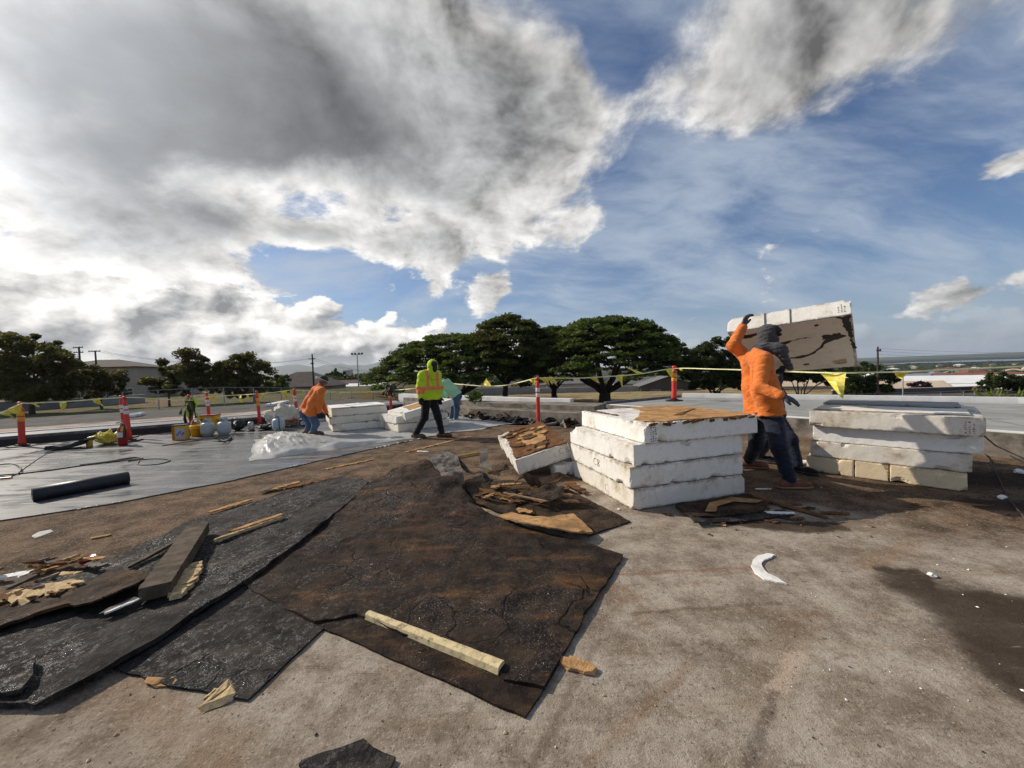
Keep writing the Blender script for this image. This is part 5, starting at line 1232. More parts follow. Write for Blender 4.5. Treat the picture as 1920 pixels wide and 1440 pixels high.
slab_patch('fibre_residue', [(-.45, -.32), (.55, -.38), (.5, .3), (-.3, .34)], .100, .008, M['fibre'], td, 53, .05, .003)
# carried block
TL = H(1355, 621, 5.02); TR = H(1588, 594, 4.255); BR = H(1617, 689, 4.97); BL = H(1410, 700, 5.73)
u1 = ((TR - TL) + (BR - BL)) / 2; u2 = ((BL - TL) + (BR - TR)) / 2; Lc, Wc = u1.length, u2.length; u1.normalize(); u2.normalize()
k_ = u1.dot(u2) / 2; h1 = (u1 - u2 * k_).normalized(); h2 = (u2 - h1 * u2.dot(h1)).normalized(); h3 = h1.cross(h2)
hc = (TL + TR + BL + BR) / 4
if h3.y < 0: h3n = -h3
else: h3n = h3
# thickness goes away from the camera, thin face on top
e3c = h3n; e2c = e3c.cross(h1)
cb = foam('dirty foam block held up on the shoulder of the orange shirted carrier', hc + e3c * .10, h1, e2c, e3c, (Lc, Wc, .20), M['foam'], 60, 'loose foam blocks', .02)
s2 = 1 if e2c.dot(h2) > 0 else -1
slab_patch('stained_face', [(-Lc / 2 + .03, -Wc / 2 + .02), (Lc / 2 - .03, -Wc / 2 + .02), (Lc / 2 - .03, Wc / 2 - .02), (-Lc / 2 + .03, Wc / 2 - .02)], -.101, .003, M['lifted_face'], cb, 61, .01, .001, .08)
def U(a, b_): return (-Lc / 2 + a * Lc, s2 * (-Wc / 2 + b_ * Wc))      # a: 0 left..1 right, b: 0 top..1 bottom of the visible face
def ribbon(pts, wd): 
    up = []; dn = []
    for i, (a, b_, w_) in enumerate(pts): up.append(U(a, b_ - w_)); dn.append(U(a, b_ + w_))
    return up + dn[::-1]
for k, pl in enumerate((ribbon([(.36, .66, .006), (.50, .68, .012), (.60, .66, .016), (.68, .60, .022), (.745, .50, .03), (.80, .40, .035), (.85, .34, .06), (.90, .33, .05), (.94, .35, .01)], 0), ribbon([(.76, .34, .03), (.81, .33, .04), (.86, .36, .03)], 0), ribbon([(.30, .36, .01), (.42, .36, .035), (.50, .33, .018), (.58, .30, .008), (.68, .30, .002)], 0), [U(.88, .01), U(.99, .01), U(.99, .62), U(.975, .55), U(.96, .28), U(.925, .10)], ribbon([(.08, .12, .015), (.16, .13, .03), (.26, .10, .02)], 0))):
    slab_patch('tar_streak', pl, -.1045, .003, M['tar'], cb, 70 + k, .032, .001, .04)
for k, pl in enumerate(([U(.72, .09), U(.75, .08), U(.76, .11), U(.73, .12)], [U(.80, .82), U(.92, .80), U(.91, .9), U(.82, .9)], [U(.55, .84), U(.60, .83), U(.61, .86), U(.56, .87)])): slab_patch('fibre_residue', pl, -.1042, .002, M['fibre_dark' if k != 1 else 'foam_yellow'], cb, 76 + k, .02, .001, .05)
stamp(cb, (Lc / 2 - .11, s2 * -(Wc / 2 + .005), -.055), (R(90) * s2, 0, 0) if s2 > 0 else (R(90), 0, R(180)), 8, 3, 5, .016, .022)
for a in (.34, .55):
    mb = MB(); mb.box((-Lc / 2 + a * Lc, s2 * -(Wc / 2 + .0), 0), (.008, .02, .19)); mb.build('saw_cut', M['beam'], cb)
# loose foam under the leaning block
foam('small foam offcut wedged under the tilted block', G(1058, 893) + Vector((0, .12, .07)), *axes((1, .3)), (.30, .22, .13), M['foam'], 80, 'loose foam blocks', .03)

# ------------------------------------------------------------------ torn roofing in the foreground
gs = 'torn roofing sheets'
sheet('roofing_sheet', 'lower torn roofing sheet with an orange scuff, pointing down left of the big brown sheet', 'roofing sheet', [(440, 1090), (606, 1178), (465, 1311), (395, 1298), (300, 1280), (195, 1246), (300, 1180)], [(400, 1200, .014)], .010, M['bit_black'], .05, .005, 5, .010, 101, gs)
S1 = thing('roofing_sheet', 'largest brown black roofing sheet, heaved into a mound and crossed by a cream stripe', 'roofing sheet', G(800, 1120), gs)
sheet('lap_strip', None, None, [(560, 1150), (606, 1178), (800, 1262), (985, 1343), (1024, 1284), (1052, 1236), (800, 1160), (660, 1110)], [], .010, M['bit_brown'], .05, .003, 4, .008, 102, parent=S1, rel=S1.location)
ou = [(452, 1096, .016), (520, 1133, .018), (590, 1166, .022), (668, 1150, .026), (800, 1203, .028), (936, 1256, .028), (944, 1271, .028), (1020, 1287, .024), (1070, 1200, .022), (1120, 1115, .022), (1168, 1040, .022), (1100, 1018, .022), (1010, 994, .022), (930, 968, .035), (884, 944, .07), (866, 915, .14), (855, 885, .22), (800, 862, .27), (755, 873, .22), (700, 900, .12), (640, 950, .06), (560, 1010, .03)]
inn = [(820, 900, .20), (780, 930, .12), (850, 940, .10), (720, 960, .07), (800, 990, .045), (900, 1000, .035), (680, 1060, .03), (800, 1100, .03), (950, 1100, .03), (1050, 1100, .03), (900, 1200, .03), (620, 1110, .03), (560, 1060, .03), (1000, 1040, .03)]
sheet('upper_layer', None, None, ou, inn, .016, M['bit_brown'], .045, .012, 5, .012, 103, parent=S1, rel=S1.location)
cs0, cs1 = G(690, 1149, .036), G(940, 1247, .036); dcs = (cs1 - cs0); mb = MB()
n_ = Vector((-dcs.y, dcs.x, 0)).normalized(); pts = [cs0 + dcs * (i / 14) + n_ * .004 * fbm((i * .7, 2, 0), 2) for i in range(15)]
vs, fs = [], []
for i, p in enumerate(pts):
    for (o_, z_) in ((-.030, -.024), (-.024, .004), (-.010, .010), (.010, .010), (.024, .004), (.030, -.024)): vs.append(p + n_ * (o_ * (.8 + .3 * (i / 14))) + Vector((0, 0, z_ + .002 * fbm((i, o_ * 90, 1), 2))))
for i in range(14):
    for k in range(5): a = i * 6 + k; fs.append((a, a + 1, a + 7, a + 6))
fs += [(0, 1, 2, 3, 4, 5)[::-1], tuple(14 * 6 + k for k in range(6))]
mesh('cream_stripe', vs, [f[::-1] for f in fs], M['cream'], S1, rel=S1.location)
# long left sheet with thick near edge
sheet('roofing_sheet', 'long glistening black roofing sheet running down the left side to the corner', 'roofing sheet',
      [(692, 902, .11), (640, 893, .05), (560, 913, .03), (470, 944, .03), (350, 978, .03), (280, 1016, .03), (150, 1068, .03), (0, 1118, .03), (-160, 1170, .03), (-160, 1340, .03), (-40, 1312, .035), (66, 1322, .03), (100, 1304, .05), (170, 1266, .055), (250, 1222, .055), (350, 1158, .05), (455, 1090, .05), (540, 1030, .06), (620, 968, .08)],
      [(400, 1040, .03), (300, 1100, .03), (200, 1150, .03), (100, 1220, .03), (520, 980, .04), (600, 930, .05)], .026, M['bit_black'], .05, .014, 4.5, .012, 104, gs)
sheet('roofing_sheet', 'dark folded sheet piece lying on the black sheet at the left edge', 'roofing sheet', [(-60, 1206, .09), (30, 1203, .10), (66, 1224, .09), (62, 1262, .075), (40, 1292, .065), (0, 1300, .06), (-60, 1296, .06)], [(10, 1240, .10)], .02, M['bit_black'], .04, .010, 6, .012, 105, gs)
sheet('roofing_sheet', 'curled grey flap of roofing lifted above the black sheet on the left', 'roofing sheet', [(118, 1128, .07), (160, 1095, .07), (215, 1064, .065), (287, 1080, .075), (262, 1092, .10), (215, 1112, .12), (172, 1128, .11), (140, 1136, .09)], [(200, 1090, .10)], .012, M['bit_shade'], .035, .010, 8, .014, 106, gs)
sheet('roofing_sheet', 'tattered flap with pale torn edge near the left picture edge', 'roofing sheet', [(-80, 1165, .07), (0, 1140, .06), (60, 1115, .06), (130, 1105, .06), (165, 1110, .075), (150, 1130, .08), (95, 1140, .09), (40, 1160, .07), (-80, 1205, .06)], [], .02, M['bit_shade'], .035, .012, 9, .022, 107, gs)
# the heap behind the mound
sheet('roofing_sheet', 'flat dark sheet under the heap, its corner pointing at the near stack', 'roofing sheet', [(870, 905, .03), (960, 900, .03), (1060, 915, .03), (1110, 940, .02), (1182, 976, .016), (1110, 1002, .014), (1020, 985, .02), (940, 960, .03), (890, 940, .05)], [(1000, 940, .03)], .012, M['bit_shade'], .05, .008, 6, .010, 108, gs)
sheet('roofing_sheet', 'tan backed sheet with a rolled edge lying right of the mound', 'roofing sheet', [(1040, 968, .05), (1075, 962, .045), (1112, 998, .05), (1085, 997, .09), (1030, 988, .10), (975, 978, .09), (935, 966, .07), (960, 960, .075), (1000, 968, .08)], [(1020, 976, .10)], .012, M['fibre'], .03, .006, 12, .008, 109, gs)
sheet('roofing_sheet', 'dark bent sheet standing out of the heap in front of the tilted block', 'roofing sheet', [(955, 910, .10), (985, 888, .22), (1050, 885, .20), (1068, 893, .16), (1040, 905, .13), (1000, 912, .10)], [], .010, M['bit_shade'], .04, .010, 7, .01, 110, gs)
sheet('roofing_sheet', 'curled dark sheet with grey lip in the heap', 'roofing sheet', [(910, 925, .10), (960, 917, .13), (1040, 903, .19), (1058, 912, .20), (1056, 930, .14), (1030, 942, .09), (985, 932, .07), (940, 928, .07)], [(1035, 918, .13), (990, 925, .10)], .010, M['bit_brown'], .035, .012, 8, .010, 111, gs)
sheet('roofing_sheet', 'black board leaning down from the mound into the heap', 'roofing sheet', [(835, 852, .29), (848, 847, .29), (905, 885, .20), (925, 898, .14), (915, 908, .10), (880, 885, .14), (858, 872, .20)], [], .014, M['bit_black'], .04, .006, 7, .006, 112, gs)
sheet('felt_flap', 'grey felt flap hanging over the right side of the mound', 'felt', [(800, 858, .30), (832, 846, .31), (858, 852, .29), (866, 880, .20), (872, 905, .12), (856, 925, .08), (852, 944, .055), (838, 930, .10), (832, 905, .17), (822, 880, .235)], [(845, 885, .23), (850, 905, .16)], .008, M['felt'], .025, .018, 9, .012, 113)
sheet('felt_flap', 'small grey felt flap standing at the left end of the tilted block', 'felt', [(897, 875, .09), (905, 838, .24), (912, 845, .22), (922, 880, .08)], [], .008, M['felt'], .025, .01, 9, .010, 114)
# beside the near stack
sheet('roofing_sheet', 'dark roofing scrap with tan crescent lying in shade before the near stack', 'roofing sheet', [(1266, 944, .03), (1330, 936, .03), (1405, 926, .03), (1440, 942, .03), (1430, 958, .03), (1370, 965, .03), (1300, 968, .05), (1280, 960, .04)], [], .012, M['bit_shade'], .04, .010, 7, .014, 115, gs)
sheet('roofing_sheet', 'black curled roofing scrap under the tan marked one by the near stack', 'roofing sheet', [(1290, 965, .04), (1320, 972, .05), (1380, 968, .03), (1470, 955, .016), (1490, 965, .014), (1400, 976, .02), (1330, 981, .03), (1302, 978, .05)], [], .010, M['bit_black'], .035, .008, 9, .014, 116, gs)
sheet('fibre_strip', 'tan crescent of fibre on the shaded scrap by the near stack', 'fibre scrap', [(1322, 958, .046), (1330, 942, .046), (1375, 932, .045), (1430, 937, .044), (1420, 942, .045), (1375, 939, .046), (1345, 948, .047), (1342, 958, .047)], [], .006, M['fibre'], .03, .003, 9, .008, 117)
sheet('bottom_scrap', 'grey black roofing scrap with orange crumbly edge at the bottom picture edge', 'roofing sheet', [(560, 1432, .014), (565, 1425, .014), (640, 1400, .014), (682, 1384, .014), (700, 1402, .014), (742, 1418, .016), (730, 1440, .016), (690, 1470, .014), (580, 1475, .014)], [], .010, M['bit_black'], .04, .004, 7, .010, 118, gs).name = 'roofing_sheet'
# ------------------------------------------------------------------ fibre boards, chips, beam
def chunk(name, label, cat, a, b_, wd, th, mat, z=.01, z2=None, sd=1, group=None, rough=.12, edge_mat=None):
    """ragged strip from pixel a to pixel b"""
    p = G(a[0], a[1], z); q = G(b_[0], b_[1], z if z2 is None else z2); d = q - p; L = d.length; rg = random.Random(sd); c = (p + q) / 2; rot = d.to_track_quat('X', 'Z').to_matrix()
    n = max(5, int(L / .022)); vs, fs = [], []
    for i in range(n + 1):
        u = -L / 2 + L * i / n; tp_ = (.62 + .38 * min(1, 5 * min(i, n - i) / n)) * (1 + 1.1 * rough * fbm((i * .55, sd * 3.1, 0), 3)) if rough > .05 else 1
        for s_ in (-1, 1):
            y = s_ * wd / 2 * tp_ * (1 + rough * rg.uniform(-1, 1) + (rough * 1.3 * fbm((i * .8, s_ * 4 + sd, 0), 2) if rough > .05 else 0)); vs.append((u + rg.uniform(-1, 1) * (.012 + .05 * rough) * (1 if rough > .05 else 0), y, th * (1 + rough * rg.uniform(-1, .4)))); vs.append((u, y * 1.02, 0))
    for i in range(n):
        a_ = i * 4; b2 = a_ + 4; fs += [(a_, b2, b2 + 2, a_ + 2), (a_ + 1, a_ + 3, b2 + 3, b2 + 1), (a_, a_ + 1, b2 + 1, b2), (a_ + 2, b2 + 2, b2 + 3, a_ + 3)]
    fs += [(0, 2, 3, 1), (n * 4, n * 4 + 1, n * 4 + 3, n * 4 + 2)]
    o = mesh(name, vs, [f[::-1] for f in fs], mat); o.matrix_world = Matrix.Translation(c) @ rot.to_4x4(); tag(o, label, cat, group); return o
gw = 'fibreboard scraps'
chunk('insulation_beam', 'dark grimy beam of insulation lying across the black sheet on the left', 'beam', (372, 1000), (292, 1122), .155, .085, M['beam'], .055, .05, 1, None, .03)
chunk('fibre_board', 'long tan splinter of fibreboard on the black sheet, upper one of a pair', 'fibreboard', (532, 966), (432, 1000), .055, .022, M['fibre'], .062, sd=2, group=gw)
chunk('fibre_board', 'long tan splinter below its twin, running to the grimy beam', 'fibreboard', (528, 972), (402, 1016), .035, .024, M['fibre_edge'], .05, sd=3, group=gw)
chunk('fibre_board', 'ragged tan board edge showing beside the grimy beam', 'fibreboard', (370, 1062), (328, 1124), .10, .03, M['fibre_edge'], .045, sd=4, group=gw, rough=.3)
chunk('grey_lath', 'thin grey brown lath crossing behind the grimy beam', 'lath', (350, 1007), (242, 1066), .035, .022, M['beam'], .05, .04, 5)
chunk('fibre_board', 'tan weathered board fragment at the left above the tattered flap', 'fibreboard', (138, 1044), (62, 1064), .10, .016, M['felt'], .02, sd=6, group=gw, rough=.25)
chunk('fibre_board', 'orange brown shard under the weathered fragment on the left', 'fibreboard', (112, 1062), (60, 1078), .06, .014, M['fibre'], .018, sd=7, group=gw, rough=.3)
chunk('fibre_board', 'thick tan slab cut by the left picture edge', 'fibreboard', (48, 1122), (-40, 1140), .13, .035, M['fibre_dark'], .035, sd=8, group=gw, rough=.2)
chunk('grey_lath', 'short grey lath pointing at the left picture edge', 'lath', (68, 1080), (14, 1106), .04, .016, M['beam'], .045, sd=9)
chunk('foam_shard', 'white foam shard with black scrap at the left picture edge', 'foam shard', (62, 1075), (-20, 1086), .055, .012, M['foam_clean'], .03, sd=10, rough=.4)
chunk('foam_shard', 'white edged curved shard right of the curled grey flap', 'foam shard', (196, 1152), (262, 1124), .02, .010, M['foam_clean'], .065, sd=11, rough=.4)
chunk('grey_lath', 'dark curved strip inside the white edged shard', 'lath', (200, 1147), (258, 1120), .055, .006, M['felt'], .065, sd=12, rough=.4)
chunk('fibre_board', 'broken tan fragment pile behind the tattered flap', 'fibreboard', (150, 1092), (20, 1130), .16, .020, M['fibre_edge'], .055, sd=13, group=gw, rough=.45)
chunk('fibre_board', 'orange tan fragment along the far edge of the left sheet', 'fibreboard', (470, 938), (392, 962), .07, .014, M['fibre'], .02, sd=14, group=gw, rough=.4)
chunk('fibre_board', 'orange brown crust along the far sheet edge near the mound', 'fibreboard', (622, 898), (532, 918), .10, .022, M['fibre_dark'], .03, sd=15, group=gw, rough=.4)
chunk('fibre_board', 'second orange crust piece left of the mound', 'fibreboard', (560, 905), (508, 920), .09, .018, M['fibre'], .02, sd=16, group=gw, rough=.4)
chunk('grey_lath', 'small grey shingle chip beside the orange crust', 'lath', (512, 912), (490, 922), .09, .010, M['felt'], .03, sd=17, rough=.3)
chunk('fibre_board', 'tan stub of board sticking out under the right corner of the big sheet', 'fibreboard', (1050, 1240), (1118, 1262), .065, .016, M['fibre'], .004, sd=18, group=gw, rough=.25)
chunk('fibre_board', 'narrow tan splinter on bare brown concrete left of the glistening sheet', 'fibreboard', (208, 1003), (172, 1010), .045, .010, M['fibre'], .004, sd=19, group=gw, rough=.25)
chunk('fibre_board', 'long tan strip pointing away from the shaded scrap by the carrier', 'fibreboard', (1412, 930), (1552, 972), .06, .010, M['fibre_dark'], .03, .006, 20, gw, .12)
chunk('fibre_board', 'short tan strip beside the long one by the carrier', 'fibreboard', (1540, 962), (1592, 964), .05, .012, M['fibre_dark'], .006, sd=21, group=gw, rough=.2)
chunk('wood_lath', 'tan lath behind the carrier boot', 'lath', (1490, 898), (1516, 906), .05, .012, M['fibre'], .006, sd=22)
chunk('white_strip', 'thin white strip on the ground left of the carrier boot', 'strip', (1416, 917), (1447, 917), .03, .006, M['foam_clean'], .004, sd=23)
chunk('foam_shard', 'bowed white foam splinter on the shaded scrap', 'foam shard', (1437, 962), (1490, 963), .03, .012, M['foam_clean'], .02, sd=24, rough=.3)
chunk('fibre_board', 'ragged orange crust sticking out of the lower sheet edge', 'fibreboard', (388, 1303), (438, 1312), .085, .020, M['fibre_edge'], .004, sd=25, group=gw, rough=.6)
chunk('fibre_board', 'small orange crumbs at the left edge of the lower sheet', 'fibreboard', (284, 1278), (330, 1284), .03, .010, M['fibre'], .004, sd=26, group=gw, rough=.6)
chunk('fibre_board', 'brown fragments before the heap, left one', 'fibreboard', (900, 918), (940, 930), .10, .012, M['fibre_dark'], .05, sd=27, group=gw, rough=.4)
chunk('fibre_board', 'tan wedge of board between mound and rolled edge', 'fibreboard', (868, 948), (912, 962), .08, .010, M['fibre'], .03, sd=28, group=gw, rough=.3)
chunk('fibre_board', 'orange shard in the middle of the heap', 'fibreboard', (928, 932), (962, 938), .06, .010, M['fibre'], .05, sd=29, group=gw, rough=.4)
chunk('fibre_board', 'orange shard at the right side of the heap', 'fibreboard', (972, 955), (996, 962), .07, .010, M['fibre'], .05, sd=30, group=gw, rough=.4)
chunk('fibre_board', 'brown shards against the foot of the near stack', 'fibreboard', (1062, 905), (1098, 925), .10, .012, M['fibre_dark'], .02, sd=31, group=gw, rough=.4)
chunk('wood_lath', 'pale lath edge in the curled heap sheet', 'lath', (945, 925), (1025, 941), .018, .012, M['wood'], .10, sd=32)
chunk('fibre_board', 'orange crust line along the membrane edge left of the tilted block', 'fibreboard', (700, 862), (600, 882), .06, .010, M['fibre'], .004, sd=33, group=gw, rough=.6)
chunk('fibre_board', 'brown crust strip along the membrane edge before the lime worker', 'fibreboard', (885, 818), (760, 848), .07, .010, M['fibre'], .004, sd=34, group=gw, rough=.6)
chunk('white_strip', 'small white scrap on the brown concrete before the lime worker', 'strip', (782, 846), (802, 847), .05, .006, M['foam_clean'], .004, sd=35)
chunk('fibre_board', 'thin brown scrap on the ground in front of the right stack', 'fibreboard', (1706, 945), (1738, 950), .05, .010, M['fibre_dark'], .004, sd=36, group=gw, rough=.2)
rgp = random.Random(17)
for k in range(26):
    px, py = rgp.uniform(-20, 165), rgp.uniform(1052, 1128); py += (px - 70) * -.12; a_ = rgp.uniform(-.7, .1); L_ = rgp.uniform(14, 46)
    chunk('fibre_splinter', 'broken tan splinter in the scrap pile at the left picture edge', 'fibreboard', (px, py), (px + L_ * math.cos(a_), py + L_ * .6 * math.sin(a_)), rgp.uniform(.02, .06), rgp.uniform(.006, .02), M[rgp.choice(['fibre', 'fibre_edge', 'fibre_dark', 'felt', 'fibre'])], rgp.uniform(.035, .075), rgp.uniform(.03, .10), 300 + k, 'splinters of the left scrap pile', .45)
for k in range(16):
    px, py = rgp.uniform(880, 1090), rgp.uniform(905, 960); a_ = rgp.uniform(-.6, .6); L_ = rgp.uniform(14, 40)
    chunk('fibre_splinter', 'brown splinter lying in the heap before the tilted block', 'fibreboard', (px, py), (px + L_ * math.cos(a_), py + L_ * .5 * math.sin(a_)), rgp.uniform(.03, .09), rgp.uniform(.006, .016), M[rgp.choice(['fibre', 'fibre_dark', 'bit_shade', 'fibre_dark'])], rgp.uniform(.03, .09), rgp.uniform(.03, .12), 340 + k, 'splinters of the heap', .45)
for k in range(14):
    px, py = rgp.uniform(1240, 1560), rgp.uniform(935, 985); a_ = rgp.uniform(-.4, .6); L_ = rgp.uniform(10, 34)
    chunk('fibre_splinter', 'brown splinter lying in the shade before the near stack', 'fibreboard', (px, py), (px + L_ * math.cos(a_), py + L_ * .4 * math.sin(a_)), rgp.uniform(.02, .05), rgp.uniform(.005, .012), M[rgp.choice(['fibre', 'fibre_dark', 'bit_shade', 'fibre_dark'])], .006, None, 360 + k, 'splinters before the near stack', .45)
# crescent of white foam
cr = [(1452, 1043), (1440, 1040), (1422, 1044), (1412, 1052), (1408, 1064), (1415, 1076), (1432, 1088), (1455, 1094), (1476, 1098), (1458, 1086), (1440, 1078), (1430, 1066), (1428, 1058), (1434, 1052), (1446, 1048)]
vs, fs = flat_sheet([P2(G(*p)) for p in cr], .03, lambda x, y: .012, .010, .003, 20, 3, .004, .02); c = G(1430, 1070)
tag(mesh('foam_crescent', vs, fs, M['foam_clean']), 'white crescent shaped foam offcut on the bare concrete at right', 'foam shard')
# red cap, yellow rod, puddle scrap
mb = MB(); mb.lathe([(.02, 0), (.05, .0), (.055, .02), (.045, .03), (.02, .02)], G(165, 1051), 14); tag(mb.build('red_cap', M['red'], smooth=False), 'red plastic cap lying by the left sheets', 'cap')
mb = MB(); mb.tube([G(852, 857, .03), G(895, 849, .03)], .018, 8); tag(mb.build('yellow_conduit', M['rod']), 'yellow pipe behind the felt flap', 'pipe')
vs, fs = flat_sheet([P2(G(*p)) for p in ((60, 1006), (75, 998), (95, 994), (100, 997), (85, 1003), (66, 1010))], .04, lambda x, y: .008, .006, .001, 9, 4, .008, .03); tag(mesh('white_scrap', vs, fs, M['film']), 'small white film scrap on brown concrete at left', 'scrap')
# crumbs on the concrete
def crumbs(name, label, n, region, mat, smin, smax, sd):
    rg = random.Random(sd); vs, fs = [], []
    for i in range(n):
        px, py = rg.uniform(region[0], region[2]), rg.uniform(region[1], region[3]); c = G(px, py); s = rg.uniform(smin, smax) * (rg.random() ** 2 + .3); a = rg.uniform(0, 6.3); b0 = len(vs)
        k = rg.randint(3, 5)
        for j in range(k): vs.append((c.x + s * rg.uniform(.5, 1.2) * math.cos(a + j * 6.283 / k), c.y + s * rg.uniform(.5, 1.2) * math.sin(a + j * 6.283 / k), .003))
        vs.append((c.x, c.y, .004 + s * .5)); fs += [(b0 + j, b0 + (j + 1) % k, b0 + k) for j in range(k)]
    tag(mesh(name, vs, fs, mat), label, 'crumbs', kind='stuff')
crumbs('foam_crumbs', 'tiny white foam crumbs scattered on the concrete at right', 75, (1480, 860, 1960, 1330), M['foam_clean'], .003, .009, 1)
crumbs('foam_crumbs', 'tiny white foam crumbs scattered over the left debris', 110, (-40, 900, 1200, 1240), M['foam_clean'], .003, .009, 2)
crumbs('fibre_crumbs', 'small tan fibre crumbs scattered around the torn sheets', 260, (-60, 880, 1250, 1440), M['fibre_edge'], .003, .011, 3)
crumbs('tar_crumbs', 'small black tar crumbs scattered on the concrete', 300, (-60, 900, 1960, 1440), M['tar'], .002, .007, 4)
crumbs('fibre_crumbs', 'brown fibre crumbs near the stacks', 220, (860, 880, 1700, 1010), M['fibre_dark'], .006, .024, 5)
for k, (px, py, s, lab) in enumerate(((1748, 1078, .022, 'white foam nugget on the dark wet patch'), (1888, 848, .05, 'white foam lump near the right kerb, upper one'), (1912, 884, .05, 'white foam lump near the right kerb, right one'), (1880, 932, .035, 'white foam lump beside the cable at right'), (1508, 866, .04, 'white foam crumb beside the carrier far foot'), (1160, 955, .015, 'tiny white nugget at the near stack corner'))):
    rg = random.Random(k); bm = bmesh.new(); bmesh.ops.create_icosphere(bm, subdivisions=2, radius=s)
    for v in bm.verts: v.co *= 1 + .45 * fbm(v.co / s * 1.2 + Vector((k * 5, 0, 0)), 3); v.co.z *= .6
    me = bpy.data.meshes.new('foam_nugget'); bm.to_mesh(me); bm.free(); me.materials.append(M['foam_clean']); o = put(bpy.data.objects.new('foam_nugget', me)); o.location = G(px, py, s * .5); tag(o, lab, 'foam shard', 'foam nuggets')

# ------------------------------------------------------------------ membrane roll, hoses, plastic film
r0, r1 = G(60, 927.5, .095), G(241, 895, .095)
t = thing('membrane_roll', 'black roll of roofing membrane lying on the grey membrane at left', 'roll', (r0 + r1) / 2 - Vector((0, 0, .095)))
mb = MB(); dd = (r1 - r0).normalized(); n2_ = Vector((-dd.y, dd.x, 0)); vs, fs = [], []; N_ = 90
for i in range(N_):
    a = i / 22 * 2 * math.pi; rr = .095 - .066 * (1 - i / (N_ - 1)); 
    for e in (r0, r1):
        for o_ in (0, -.006): vs.append(e + n2_ * math.cos(a) * (rr + o_) + Vector((0, 0, 1)) * math.sin(a) * (rr + o_))
for i in range(N_ - 1):
    a, b_ = i * 4, i * 4 + 4; fs += [(a, b_, b_ + 2, a + 2), (a + 1, a + 3, b_ + 3, b_ + 1), (a, a + 1, b_ + 1, b_), (a + 2, b_ + 2, b_ + 3, a + 3)]
fs += [(b_, b_ + 2, b_ + 3, b_ + 1)]
o = mesh('rolled_sheet', vs, fs, M['bit_black'], t, True, rel=t.location); o.data.materials[0] = simple('roll_surface', (.022, .023, .026), .48, .25, 9, .35, 160)
def hose(name, label, pts, r, mat, z=.02, cat='hose', sm=8):
    P_ = [G(p[0], p[1], p[2] if len(p) > 2 else z) for p in pts]; mb = MB(); mb.tube(catmull(P_, sm), r, 7); o = mb.build(name, mat, smooth=True); tag(o, label, cat); return o
hose('torch_hose', 'black torch hose lying behind the membrane roll', [(-40, 893), (30, 889), (100, 881), (170, 871), (225, 864), (262, 861), (266, 859), (250, 858), (200, 866), (150, 872)], .014, M['rubber'])
hose('torch_hose', 'thin hose loop right of the membrane roll', [(240, 865), (262, 862), (300, 860), (319, 863), (300, 870), (270, 872), (258, 870), (262, 864)], .010, M['rubber'])
hose('torch_hose', 'hose loop at the left picture edge', [(-60, 880), (0, 871), (25, 870), (38, 876, .05), (36, 886, .04), (20, 893), (0, 894), (-40, 897)], .010, M['rubber'])
mb = MB(); mb.tube([G(-10, 899, .02), G(22, 896, .02)], .022, 8); tag(mb.build('gas_torch', M['red']), 'red torch handle at the left picture edge', 'torch')
hose('power_cable', 'black cable trailing across the far left of the membrane', [(38, 884), (60, 868), (85, 852), (100, 848)], .006, M['rubber'])
hose('power_cable', 'dark cable running down past the right stack', [(1846, 818, .42), (1870, 838, .12), (1895, 855, .03), (1930, 872)], .008, M['wire'], cat='cable')
hose('power_cable', 'second cable crossing the brown ground right of the right stack', [(1842, 846), (1858, 868), (1872, 895), (1888, 930), (1925, 975)], .007, M['beam'], cat='cable')
for k in range(4): hose('torch_hose', ['coiled hose before the gas cylinders, first bend', 'coiled hose before the gas cylinders, second bend', 'coiled hose before the gas cylinders, third bend', 'coiled hose before the gas cylinders, last bend'][k], [(398 + 6 * k, 822 + k), (420 + 5 * k, 820 - k), (436 - 4 * k, 824 + k), (415, 828 - k), (392 + 9 * k, 826)], .012, M['rubber'], .02 + .012 * k)
